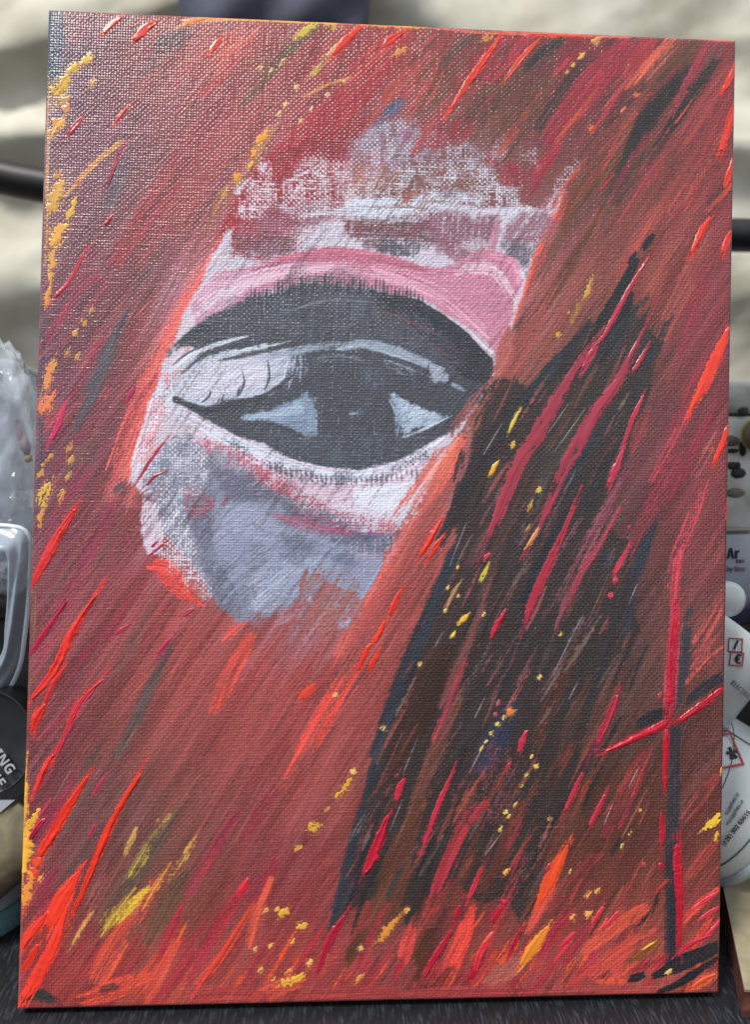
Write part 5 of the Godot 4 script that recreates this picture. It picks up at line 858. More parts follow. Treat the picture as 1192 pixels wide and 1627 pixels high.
	[[200, 80, 44], 0.5, 1.9, 2.72, 1.22, 0, 287.3, 417.0, 292.9, 413.3, 298.4, 411.3],
	[[156, 48, 40], 0.5, 1.71, 2.44, 1.1, 0, 275.2, 370.6, 271.1, 374.7],
	[[212, 164, 60], 0.6, 4.18, 5.97, 2.69, 1, 3.5, 37.2, 6.7, 32.2, 9.5, 27.8],
	[[212, 164, 60], 0.5, 2.47, 3.53, 1.59, 1, 8.9, 27.8, 11.5, 25.0, 14.0, 23.3],
	[[212, 164, 60], 0.5, 2.28, 3.26, 1.47, 1, 14.0, 23.8, 17.1, 21.6, 19.7, 20.4],
	[[200, 160, 72], 0.4, 1.33, 1.9, 0.86, 1, 17.1, 20.5, 18.6, 17.7],
	[[192, 142, 74], 0.5, 2.66, 3.8, 1.71, 1, 5.7, 42.4, 7.7, 39.1, 10.8, 36.9],
	[[220, 158, 72], 0.6, 3.04, 4.34, 1.95, 1, 3.0, 54.9, 5.4, 49.4, 9.0, 46.1],
	[[200, 138, 88], 0.4, 2.28, 3.26, 1.47, 1, 7.9, 44.0, 10.3, 40.1],
	[[208, 156, 72], 0.5, 3.8, 5.43, 2.44, 1, 3.9, 86.9, 5.8, 79.9, 8.7, 72.9],
	[[212, 164, 60], 0.5, 1.9, 2.72, 1.22, 1, 10.8, 89.9, 12.7, 84.5, 14.1, 79.6],
	[[220, 160, 72], 0.6, 4.18, 5.97, 2.69, 1, 4.4, 101.3, 7.8, 95.3, 11.4, 91.5],
	[[200, 106, 80], 0.4, 1.9, 2.72, 1.22, 1, 14.0, 74.3, 15.5, 72.6],
	[[200, 132, 76], 0.4, 2.28, 3.26, 1.47, 1, 5.1, 72.4, 8.1, 69.1],
	[[220, 160, 72], 0.5, 3.04, 4.34, 1.95, 1, 4.2, 110.9, 4.5, 106.6, 6.0, 102.3],
	[[216, 160, 72], 0.5, 1.52, 2.17, 0.98, 1, 4.3, 115.7, 5.2, 111.9],
	[[216, 144, 72], 0.5, 1.71, 2.44, 1.1, 1, 3.1, 126.9, 4.0, 122.1, 4.9, 118.3],
	[[216, 140, 80], 0.5, 2.28, 3.26, 1.47, 1, 3.6, 161.9, 5.2, 155.2, 7.4, 148.6],
	[[216, 120, 80], 0.5, 3.23, 4.62, 2.08, 1, 2.4, 172.0, 4.8, 167.2, 7.8, 162.4],
	[[208, 160, 68], 0.4, 1.33, 1.9, 0.86, 1, 7.0, 153.9, 8.4, 149.9],
	[[192, 142, 74], 0.4, 1.33, 1.9, 0.86, 1, 20.9, 129.9, 22.8, 126.4],
	[[192, 142, 74], 0.4, 1.52, 2.17, 0.98, 1, 18.4, 134.5, 20.4, 131.0],
	[[192, 142, 74], 0.4, 1.9, 2.72, 1.22, 1, 14.9, 139.1, 16.9, 135.6],
	[[192, 142, 74], 0.4, 1.52, 2.17, 0.98, 1, 11.7, 147.1, 13.7, 143.6],
	[[192, 142, 74], 0.4, 1.33, 1.9, 0.86, 1, 16.2, 148.9, 18.2, 145.4],
	[[192, 142, 74], 0.4, 1.52, 2.17, 0.98, 1, 13.7, 187.2, 15.7, 183.7],
	[[192, 142, 74], 0.4, 1.71, 2.44, 1.1, 1, 14.4, 192.5, 16.4, 189.0],
	[[192, 142, 74], 0.4, 1.14, 1.63, 0.73, 1, 5.8, 191.8, 7.8, 188.3],
	[[192, 142, 74], 0.4, 1.14, 1.63, 0.73, 1, 3.6, 194.2, 5.5, 190.7],
	[[192, 142, 74], 0.4, 1.71, 2.44, 1.1, 1, 2.2, 198.7, 4.1, 195.2],
	[[192, 142, 74], 0.4, 1.14, 1.63, 0.73, 1, 13.6, 199.3, 15.5, 195.9],
	[[192, 142, 74], 0.4, 1.52, 2.17, 0.98, 1, 11.2, 206.5, 13.2, 203.1],
	[[192, 142, 74], 0.4, 1.14, 1.63, 0.73, 1, 18.7, 32.5, 20.7, 28.9],
	[[208, 168, 72], 0.5, 3.23, 4.62, 2.08, 1, 3.1, 211.1, 5.0, 205.8, 7.4, 200.5],
	[[208, 140, 72], 0.4, 1.9, 2.72, 1.22, 1, 3.3, 220.1, 4.0, 214.8, 5.1, 210.8],
	[[208, 144, 76], 0.4, 1.71, 2.44, 1.1, 1, 10.8, 208.9, 12.7, 204.1],
	[[220, 160, 60], 0.6, 3.42, 4.89, 2.2, 1, 0.6, 364.0, 1.8, 353.6, 3.1, 345.8],
	[[224, 168, 60], 0.6, 1.9, 2.72, 1.22, 1, -0.4, 348.4, 3.0, 343.2, 7.4, 336.5],
	[[220, 140, 60], 0.6, 2.66, 3.8, 1.71, 1, 2.0, 377.0, 3.3, 369.3, 5.1, 361.5],
	[[224, 138, 72], 0.5, 1.9, 2.72, 1.22, 1, 4.7, 364.6, 6.1, 362.0],
	[[224, 148, 76], 0.5, 1.71, 2.44, 1.1, 1, 7.3, 366.7, 9.3, 364.1],
	[[216, 160, 64], 0.5, 1.71, 2.44, 1.1, 1, 0.2, 335.4, 0.9, 325.0],
	[[216, 74, 48], 0.6, 2.66, 3.8, 1.71, 1, 4.7, 366.7, 6.6, 360.2, 8.5, 356.8],
	[[212, 164, 60], 0.5, 1.71, 2.44, 1.1, 1, 130.2, 333.4, 133.6, 329.2, 137.3, 324.7],
	[[212, 164, 60], 0.6, 2.85, 4.07, 1.83, 1, 119.1, 347.1, 121.8, 345.8, 124.4, 345.1],
	[[208, 160, 72], 0.4, 1.52, 2.17, 0.98, 1, 113.5, 355.6, 116.6, 352.9],
	[[192, 142, 74], 0.4, 1.14, 1.63, 0.73, 1, 126.4, 339.2, 127.9, 337.1],
	[[212, 164, 60], 0.6, 2.28, 3.26, 1.47, 1, 107.6, 383.0, 109.9, 380.6, 111.5, 379.4],
	[[212, 164, 60], 0.6, 1.9, 2.72, 1.22, 1, 114.9, 388.4, 120.1, 386.4],
	[[212, 164, 60], 0.6, 1.71, 2.44, 1.1, 1, 112.7, 394.7, 114.4, 392.1],
	[[212, 164, 60], 0.6, 2.85, 4.07, 1.83, 1, 109.1, 411.0, 114.7, 410.0, 119.1, 406.7],
	[[216, 164, 90], 0.4, 1.33, 1.9, 0.86, 1, 103.4, 396.4, 105.5, 394.0],
	[[216, 164, 90], 0.4, 1.52, 2.17, 0.98, 1, 111.4, 407.1, 113.5, 404.7],
	[[216, 164, 90], 0.4, 1.52, 2.17, 0.98, 1, 120.1, 403.6, 122.1, 401.2],
	[[216, 164, 90], 0.4, 1.14, 1.63, 0.73, 1, 105.7, 381.1, 107.7, 378.8],
	[[216, 164, 90], 0.4, 0.95, 1.36, 0.61, 1, 100.9, 381.6, 103.0, 379.2],
	[[216, 164, 90], 0.4, 1.14, 1.63, 0.73, 1, 104.9, 410.1, 106.9, 407.8],
	[[216, 164, 90], 0.4, 1.52, 2.17, 0.98, 1, 99.2, 406.3, 101.3, 404.0],
	[[216, 164, 90], 0.4, 1.14, 1.63, 0.73, 1, 96.9, 397.3, 98.9, 395.0],
	[[208, 138, 60], 0.5, 2.28, 3.26, 1.47, 1, 150.3, 394.3, 153.9, 389.1, 158.1, 384.4],
	[[208, 160, 80], 0.4, 1.71, 2.44, 1.1, 1, 161.5, 382.8, 162.8, 380.2],
	[[208, 168, 104], 0.4, 1.33, 1.9, 0.86, 1, 141.8, 398.4, 143.1, 395.8],
	[[200, 132, 60], 0.5, 1.33, 1.9, 0.86, 0, 141.0, 411.1, 143.6, 408.0],
	[[192, 142, 74], 0.4, 0.76, 1.09, 0.49, 0, 127.7, 401.9, 128.7, 398.2],
	[[216, 184, 64], 0.5, 0.81, 1.9, 0.81, 0, 201.2, 176.7, 203.3, 172.3, 205.9, 166.8],
	[[208, 160, 56], 0.5, 1.52, 2.17, 0.98, 1, 202.7, 182.7, 204.0, 179.9],
	[[216, 160, 48], 0.5, 1.71, 2.44, 1.1, 0, 193.4, 195.4, 195.2, 192.1, 197.1, 188.8],
	[[216, 176, 64], 0.5, 1.71, 2.44, 1.1, 1, 214.2, 202.2, 216.1, 200.0],
	[[192, 152, 56], 0.4, 0.95, 1.36, 0.61, 1, 210.2, 210.4, 212.9, 204.9],
	[[176, 136, 56], 0.4, 0.76, 1.09, 0.49, 0, 209.9, 219.4, 212.0, 215.9],
	[[216, 140, 80], 0.5, 1.33, 1.9, 0.86, 0, 211.1, 225.2, 213.8, 220.8, 215.9, 216.9],
	[[200, 154, 64], 0.4, 1.52, 2.17, 0.98, 1, 233.2, 117.8, 235.4, 112.8, 236.9, 107.8],
	[[208, 160, 48], 0.4, 1.14, 1.63, 0.73, 1, 221.3, 134.6, 222.9, 132.1],
	[[192, 142, 74], 0.3, 0.76, 1.09, 0.49, 0, 226.4, 124.3, 227.2, 122.9],
	[[208, 184, 64], 0.5, 1.33, 1.9, 0.86, 0, 190.3, 241.3, 192.1, 237.3, 193.7, 234.0],
	[[224, 168, 56], 0.6, 1.9, 2.72, 1.22, 0, 181.9, 259.0, 183.8, 256.8, 185.4, 255.2],
	[[216, 184, 80], 0.5, 1.14, 1.63, 0.73, 0, 178.5, 265.2, 180.1, 262.5],
	[[176, 136, 88], 0.4, 1.14, 1.63, 0.73, 0, 176.6, 250.9, 178.6, 246.0, 181.3, 241.7],
	[[200, 176, 112], 0.4, 1.14, 1.63, 0.73, 0, 175.0, 254.4, 176.1, 252.8],
	[[208, 168, 80], 0.4, 0.95, 1.36, 0.61, 0, 180.3, 236.0, 180.8, 234.1],
	[[216, 184, 96], 0.4, 0.76, 1.09, 0.49, 1, 175.9, 244.7, 177.2, 242.5],
	[[216, 184, 96], 0.4, 0.76, 1.09, 0.49, 1, 180.3, 248.2, 181.6, 246.0],
	[[216, 184, 96], 0.4, 1.14, 1.63, 0.73, 1, 191.7, 256.2, 193.0, 254.1],
	[[216, 184, 96], 0.4, 1.14, 1.63, 0.73, 1, 164.4, 277.6, 165.7, 275.5],
	[[216, 184, 96], 0.4, 1.52, 2.17, 0.98, 1, 225.2, 264.6, 226.5, 262.4],
	[[216, 184, 96], 0.4, 1.33, 1.9, 0.86, 1, 216.8, 283.3, 218.1, 281.1],
	[[216, 184, 96], 0.4, 1.14, 1.63, 0.73, 1, 196.2, 307.3, 197.5, 305.2],
	[[216, 184, 96], 0.4, 1.14, 1.63, 0.73, 1, 198.5, 303.3, 199.9, 301.1],
	[[216, 184, 96], 0.4, 0.95, 1.36, 0.61, 1, 201.2, 300.6, 202.5, 298.4],
	[[216, 184, 96], 0.4, 0.76, 1.09, 0.49, 1, 193.8, 310.8, 195.1, 308.7],
	[[216, 184, 96], 0.4, 0.76, 1.09, 0.49, 1, 191.9, 314.1, 193.3, 311.9],
	[[216, 184, 96], 0.4, 0.95, 1.36, 0.61, 1, 213.9, 317.4, 215.3, 315.3],
	[[216, 184, 96], 0.4, 1.14, 1.63, 0.73, 1, 216.0, 321.8, 217.3, 319.6],
	[[216, 184, 96], 0.4, 1.33, 1.9, 0.86, 1, 211.6, 325.2, 213.0, 323.1],
	[[216, 184, 96], 0.4, 1.14, 1.63, 0.73, 1, 210.1, 329.6, 211.4, 327.4],
	[[216, 184, 96], 0.4, 1.14, 1.63, 0.73, 1, 207.0, 338.2, 208.3, 336.0],
	[[216, 184, 96], 0.4, 1.33, 1.9, 0.86, 1, 202.9, 341.1, 204.3, 338.9],
	[[216, 184, 96], 0.4, 0.95, 1.36, 0.61, 1, 204.6, 343.0, 205.9, 340.8],
	[[216, 184, 96], 0.4, 1.14, 1.63, 0.73, 1, 201.2, 348.1, 202.5, 345.9],
	[[216, 184, 96], 0.4, 1.14, 1.63, 0.73, 1, 222.2, 344.2, 223.6, 342.1],
	[[216, 184, 96], 0.4, 1.14, 1.63, 0.73, 1, 258.1, 350.9, 259.4, 348.7],
	[[216, 184, 96], 0.4, 0.76, 1.09, 0.49, 1, 262.3, 340.9, 263.7, 338.7],
	[[216, 184, 96], 0.4, 0.95, 1.36, 0.61, 1, 254.3, 356.2, 255.6, 354.1],
	[[216, 184, 96], 0.4, 0.76, 1.09, 0.49, 1, 231.8, 366.8, 233.1, 364.6],
	[[216, 184, 96], 0.4, 1.71, 2.44, 1.1, 1, 149.4, 305.0, 150.7, 302.8],
	[[216, 184, 96], 0.4, 1.71, 2.44, 1.1, 1, 137.0, 323.3, 138.2, 321.2],
	[[216, 184, 96], 0.4, 1.14, 1.63, 0.73, 1, 128.6, 290.7, 129.9, 288.6],
	[[216, 128, 64], 0.6, 2.09, 2.99, 1.34, 1, 203.4, 298.4, 205.0, 297.4, 206.9, 296.6],
	[[176, 80, 108], 0.4, 1.14, 1.63, 0.73, 0, 198.9, 294.7, 199.9, 292.0],
	[[176, 68, 96], 0.4, 1.52, 2.17, 0.98, 0, 197.9, 299.0, 198.9, 297.4],
	[[216, 176, 56], 0.6, 1.9, 2.72, 1.22, 1, 291.1, 348.5, 295.0, 345.3, 298.8, 341.5],
	[[220, 180, 60], 0.5, 1.52, 2.17, 0.98, 1, 293.9, 348.0, 297.2, 345.9, 299.5, 344.2],
	[[208, 168, 56], 0.4, 1.33, 1.9, 0.86, 1, 296.5, 354.0, 297.8, 349.1],
	[[208, 168, 56], 0.4, 0.95, 1.36, 0.61, 0, 298.5, 324.5, 299.3, 321.3],
	[[224, 160, 80], 0.5, 1.52, 2.17, 0.98, 1, 243.6, 375.6, 245.8, 372.9],
	[[224, 160, 80], 0.5, 1.52, 2.17, 0.98, 1, 239.8, 377.4, 241.9, 374.8],
	[[224, 160, 80], 0.5, 2.09, 2.99, 1.34, 1, 233.1, 386.7, 235.2, 384.1],
	[[224, 160, 80], 0.5, 1.9, 2.72, 1.22, 1, 239.9, 385.5, 242.1, 382.9],
	[[224, 160, 80], 0.5, 1.14, 1.63, 0.73, 1, 203.5, 366.9, 205.6, 364.2],
	[[224, 160, 80], 0.5, 1.14, 1.63, 0.73, 1, 276.0, 411.1, 278.2, 408.4],
	[[216, 168, 56], 0.3, 0.76, 1.09, 0.49, 0, 265.7, 399.8, 270.7, 396.6],
	[[216, 192, 112], 0.3, 0.76, 1.09, 0.49, 0, 274.9, 410.8, 278.7, 408.1],
	[[200, 176, 64], 0.5, 2.09, 2.99, 1.34, 1, 105.5, 6.9, 109.2, 4.5, 113.4, 1.9],
	[[184, 152, 68], 0.4, 1.52, 2.17, 0.98, 1, 111.8, 24.1, 115.5, 19.0],
	[[208, 148, 72], 0.5, 1.71, 2.44, 1.1, 1, 118.6, 15.6, 123.9, 8.8],
	[[208, 148, 72], 0.5, 1.9, 2.72, 1.22, 1, 147.4, 13.8, 151.7, 11.5, 154.5, 10.8],
	[[200, 160, 72], 0.4, 1.33, 1.9, 0.86, 1, 120.2, 4.1, 121.8, 1.2],
	[[192, 154, 80], 0.4, 1.33, 1.9, 0.86, 1, 124.6, 3.3, 125.4, 2.2],
	[[216, 176, 112], 0.4, 1.52, 2.17, 0.98, 1, 105.3, 30.4, 106.8, 28.1],
	[[216, 176, 112], 0.4, 1.14, 1.63, 0.73, 1, 97.5, 20.6, 99.0, 18.4],
	[[216, 176, 112], 0.4, 1.71, 2.44, 1.1, 1, 93.8, 23.5, 95.3, 21.3],
	[[216, 176, 112], 0.4, 1.14, 1.63, 0.73, 1, 89.2, 22.9, 90.8, 20.6],
	[[216, 176, 112], 0.4, 0.95, 1.36, 0.61, 1, 99.0, 18.9, 100.6, 16.7],
	[[216, 176, 112], 0.4, 1.14, 1.63, 0.73, 1, 118.3, 33.1, 119.8, 30.9],
	[[216, 176, 112], 0.4, 0.95, 1.36, 0.61, 1, 125.7, 26.8, 127.3, 24.6],
	[[216, 176, 112], 0.4, 0.95, 1.36, 0.61, 1, 111.7, 39.4, 113.3, 37.2],
	[[216, 176, 112], 0.4, 0.95, 1.36, 0.61, 1, 107.3, 45.0, 108.8, 42.8],
	[[216, 176, 112], 0.4, 1.14, 1.63, 0.73, 1, 100.4, 38.2, 101.9, 36.0],
	[[216, 176, 112], 0.4, 1.14, 1.63, 0.73, 1, 97.8, 42.1, 99.3, 39.9],
	[[224, 152, 44], 0.6, 2.66, 3.8, 1.71, 1, 89.5, 54.4, 91.8, 51.6, 94.2, 48.2],
	[[216, 144, 44], 0.5, 1.71, 2.44, 1.1, 1, 87.5, 60.4, 89.6, 57.1],
	[[216, 152, 44], 0.5, 2.09, 2.99, 1.34, 1, 80.3, 71.0, 82.9, 67.1],
	[[208, 148, 56], 0.4, 1.52, 2.17, 0.98, 1, 74.7, 77.6, 77.2, 73.8],
	[[216, 160, 64], 0.5, 1.71, 2.44, 1.1, 1, 86.3, 65.3, 88.1, 61.5],
	[[208, 154, 80], 0.5, 1.71, 2.44, 1.1, 1, 234.2, 4.6, 238.7, 1.6],
	[[224, 168, 80], 0.5, 1.71, 2.44, 1.1, 1, 227.9, 12.4, 231.5, 9.1],
	[[216, 160, 80], 0.4, 1.14, 1.63, 0.73, 1, 225.5, 15.5, 227.1, 13.5],
	[[200, 144, 64], 0.4, 1.14, 1.63, 0.73, 1, 223.3, 18.9, 224.4, 17.2],
	[[208, 92, 48], 0.5, 1.9, 2.72, 1.22, 1, 253.8, 27.5, 257.8, 26.2],
	[[200, 104, 72], 0.4, 1.14, 1.63, 0.73, 0, 248.1, 35.2, 250.0, 32.4],
	[[200, 124, 72], 0.5, 1.9, 2.72, 1.22, 1, 186.8, 6.1, 190.1, 2.1],
	[[200, 96, 44], 0.4, 1.52, 2.17, 0.98, 1, 234.5, 44.1, 236.4, 40.7],
	[[216, 136, 72], 0.6, 1.71, 2.44, 1.1, 1, 56.7, 5.3, 61.9, 2.3, 75.2, 0.3],
	[[220, 152, 64], 0.6, 1.52, 2.17, 0.98, 1, 80.6, 0.1, 94.0, -0.2, 107.4, -0.0],
	[[224, 152, 60], 0.6, 1.52, 2.17, 0.98, 1, 112.8, 0.6, 123.7, 0.6],
	[[216, 132, 60], 0.6, 1.52, 2.17, 0.98, 1, 137.3, 1.1, 150.9, 1.0, 161.9, 1.1],
	[[216, 74, 52], 0.6, 1.52, 2.17, 0.98, 1, 206.2, 2.2, 222.9, 1.7, 237.0, 1.9],
	[[168, 48, 74], 0.4, 1.33, 1.9, 0.86, 0, 15.3, 309.4, 20.7, 298.9],
	[[168, 48, 74], 0.4, 1.33, 1.9, 0.86, 0, 23.1, 293.7, 30.6, 283.2],
	[[168, 48, 74], 0.4, 1.33, 1.9, 0.86, 0, 35.3, 264.7, 42.9, 259.4],
	[[168, 48, 74], 0.4, 1.33, 1.9, 0.86, 0, 63.8, 256.7, 68.9, 252.7],
	[[168, 48, 74], 0.4, 1.33, 1.9, 0.86, 0, 53.7, 272.6, 60.1, 264.6],
	[[168, 48, 74], 0.4, 1.33, 1.9, 0.86, 0, 29.4, 330.4, 33.1, 323.9],
	[[168, 48, 74], 0.4, 1.33, 1.9, 0.86, 0, 6.5, 340.7, 11.4, 332.9],
	[[168, 48, 74], 0.4, 1.33, 1.9, 0.86, 0, 27.4, 348.7, 29.8, 343.5],
]


# zones of short working strokes: how many tries, slant, colours, outline in mm
const ZONES := [
	[420, 63, [[36, 31, 32], [44, 38, 39], [74, 50, 44], [92, 60, 56], [106, 68, 72], [74, 64, 64], [52, 56, 64], [116, 64, 62], [84, 48, 44], [90, 76, 72], [138, 74, 72], [106, 90, 86]], [188.1, 180.2, 194.6, 163.7, 207.4, 159.4, 227.3, 141.1, 249.1, 115.7, 267.8, 134.7, 256.0, 176.4, 250.8, 195.7, 257.3, 242.3, 256.6, 277.9, 243.5, 316.0, 227.6, 351.1, 214.7, 388.6, 192.6, 380.2, 173.5, 374.5, 149.3, 376.8, 130.8, 387.1, 144.1, 328.7, 162.7, 264.4, 178.7, 223.8]],
	[200, 62, [[122, 60, 48], [90, 50, 40], [140, 68, 56], [156, 58, 52], [74, 44, 38], [110, 56, 48]], [138.6, 379.3, 160.1, 379.6, 175.2, 331.7, 210.3, 315.8, 245.8, 294.2, 268.3, 305.2, 272.5, 376.0, 247.9, 397.3, 177.0, 406.6, 139.3, 405.8]],
	[260, 58, [[184, 48, 52], [200, 68, 44], [168, 42, 56], [208, 80, 44], [140, 44, 48], [176, 64, 48], [156, 36, 56], [112, 44, 40]], [3.7, 415.9, 8.1, 392.7, 44.2, 393.4, 96.4, 389.1, 139.2, 400.5, 231.2, 391.6, 297.9, 381.9, 298.5, 417.3]],
	[160, 52, [[140, 44, 56], [106, 58, 48], [168, 48, 56], [90, 52, 48], [168, 68, 52], [74, 44, 42]], [140.2, 6.5, 296.7, 5.2, 297.9, 75.4, 252.6, 76.8, 230.0, 69.2, 212.9, 53.2, 168.4, 41.1]],
	[160, 58, [[140, 52, 72], [156, 60, 80], [116, 68, 76], [106, 70, 78], [144, 58, 72], [160, 74, 76]], [0.1, 130.1, 27.5, 89.4, 38.1, 182.5, 27.4, 262.1, 6.5, 340.7]],
]
const LATE_AFTER := 578
var noise_a: PackedFloat32Array     # long bristle streaks
var noise_b: PackedFloat32Array     # even mottling
var rng := RandomNumberGenerator.new()
var mats := {}


func _ready() -> void:
	set_camera_and_light()
	make_noise()
	build_table()
	build_sheet()
	build_painting()
	build_things()


func set_camera_and_light() -> void:
	var cam := Camera3D.new()
	cam.name = "camera"
	cam.transform = Transform3D(Basis(Vector3(0.998576, 0.020715, 0.049170), Vector3(-0.010755, 0.980790, -0.194769), Vector3(-0.052260, 0.193963, 0.979616)), Vector3(-0.019738, 0.270521, 0.273932))
	cam.fov = 68.2680
	cam.near = 0.01
	cam.far = 30.0
	var att := CameraAttributesPhysical.new()
	att.frustum_focal_length = 6.0
	att.frustum_focus_distance = 0.325
	att.exposure_aperture = 1.8
	cam.attributes = att
	cam.fov = 68.2680
	add_child(cam)
	cam.current = true
	var env := Environment.new()
	env.background_mode = Environment.BG_SKY
	var sky := Sky.new()
	var psm := ProceduralSkyMaterial.new()
	psm.sky_top_color = Color(0.97, 0.98, 1.0)
	psm.sky_horizon_color = Color(0.58, 0.60, 0.63)
	psm.sky_curve = 0.25
	psm.ground_bottom_color = Color(0.16, 0.155, 0.15)
	psm.ground_horizon_color = Color(0.30, 0.30, 0.29)
	psm.sky_energy_multiplier = 0.85
	sky.sky_material = psm
	env.sky = sky
	env.tonemap_mode = Environment.TONE_MAPPER_LINEAR
	env.tonemap_exposure = 1.5
	env.sdfgi_enabled = true
	env.ssao_enabled = true
	env.ssil_enabled = true
	var we := WorldEnvironment.new()
	we.name = "environment"
	we.environment = env
	add_child(we)
	var sun := DirectionalLight3D.new()
	sun.name = "overcast_sun"
	sun.light_energy = 0.9
	sun.light_angular_distance = 12.0
	sun.light_color = Color(1.0, 0.985, 0.96)
	sun.shadow_enabled = true
	sun.transform = Transform3D(Basis.looking_at(Vector3(0.46, -0.82, -0.34), Vector3.UP), Vector3(0, 2, 1))
	add_child(sun)


# ---------------------------------------------------------------- helpers
func make_noise() -> void:
	rng.seed = 11
	noise_a = streak_table(1, 11)
	noise_b = streak_table(2, 2)


func streak_table(across: int, along: int) -> PackedFloat32Array:
	var a := PackedFloat32Array()
	a.resize(65536)
	for i in 65536:
		a[i] = rng.randf()
	for pass_ in 2:
		var b := PackedFloat32Array()
		b.resize(65536)
		for r in 256:
			var sum := 0.0
			for k in range(-along, along + 1):
				sum += a[(r << 8) | (k & 255)]
			for c in 256:
				b[(r << 8) | c] = sum
				sum += a[(r << 8) | ((c + along + 1) & 255)] - a[(r << 8) | ((c - along) & 255)]
		for c in 256:
			var sum2 := 0.0
			for k in range(-across, across + 1):
				sum2 += b[((k & 255) << 8) | c]
			for r in 256:
				a[(r << 8) | c] = sum2
				sum2 += b[(((r + across + 1) & 255) << 8) | c] - b[(((r - across) & 255) << 8) | c]
	var mean := 0.0
	for v in a:
		mean += v
	mean /= 65536.0
	var dev := 0.0
	for v in a:
		dev += (v - mean) * (v - mean)
	dev = sqrt(dev / 65536.0)
	for i in 65536:
		a[i] = clampf(0.5 + 0.24 * (a[i] - mean) / dev, 0.0, 1.0)
	return a


func look(key: String, color: Color, rough: float, spec := 0.5) -> StandardMaterial3D:
	if mats.has(key):
		return mats[key]
	var m := StandardMaterial3D.new()
	m.albedo_color = color
	m.roughness = rough
	m.metallic_specular = spec
	mats[key] = m
	return m


func put(called: String, mesh: Mesh, m: Material, parent: Node, at := Vector3.ZERO) -> MeshInstance3D:
	var o := MeshInstance3D.new()
	o.name = called
	o.mesh = mesh
	o.material_override = m
	o.position = at
	o.cast_shadow = GeometryInstance3D.SHADOW_CASTING_SETTING_ON
	parent.add_child(o, true)
	return o


func thing(called: String, label: String, category: String, t := Transform3D(), group := "") -> Node3D:
	var o := Node3D.new()
	o.name = called
	o.transform = t
	o.set_meta("label", label)
	o.set_meta("category", category)
	if group:
		o.set_meta("group", group)
	add_child(o, true)
	return o


# a sheet of quads from rows of points; uv runs 0..1 both ways unless given
func sheet_mesh(rows: Array, smooth := true, uvs: Array = [], colors: Array = []) -> ArrayMesh:
	var st := SurfaceTool.new()
	st.begin(Mesh.PRIMITIVE_TRIANGLES)
	st.set_smooth_group(0 if smooth else -1)
	var n: int = rows[0].size()
	for j in rows.size():
		for i in n:
			st.set_uv(uvs[j][i] if uvs else Vector2(float(i) / (n - 1), float(j) / (rows.size() - 1)))
			if colors:
				st.set_color(colors[j][i])
			st.add_vertex(rows[j][i])
	for j in rows.size() - 1:
		for i in n - 1:
			var a := j * n + i
			for k in [a, a + 1, a + n, a + 1, a + n + 1, a + n]:
				st.add_index(k)
	st.generate_normals()
	return st.commit()


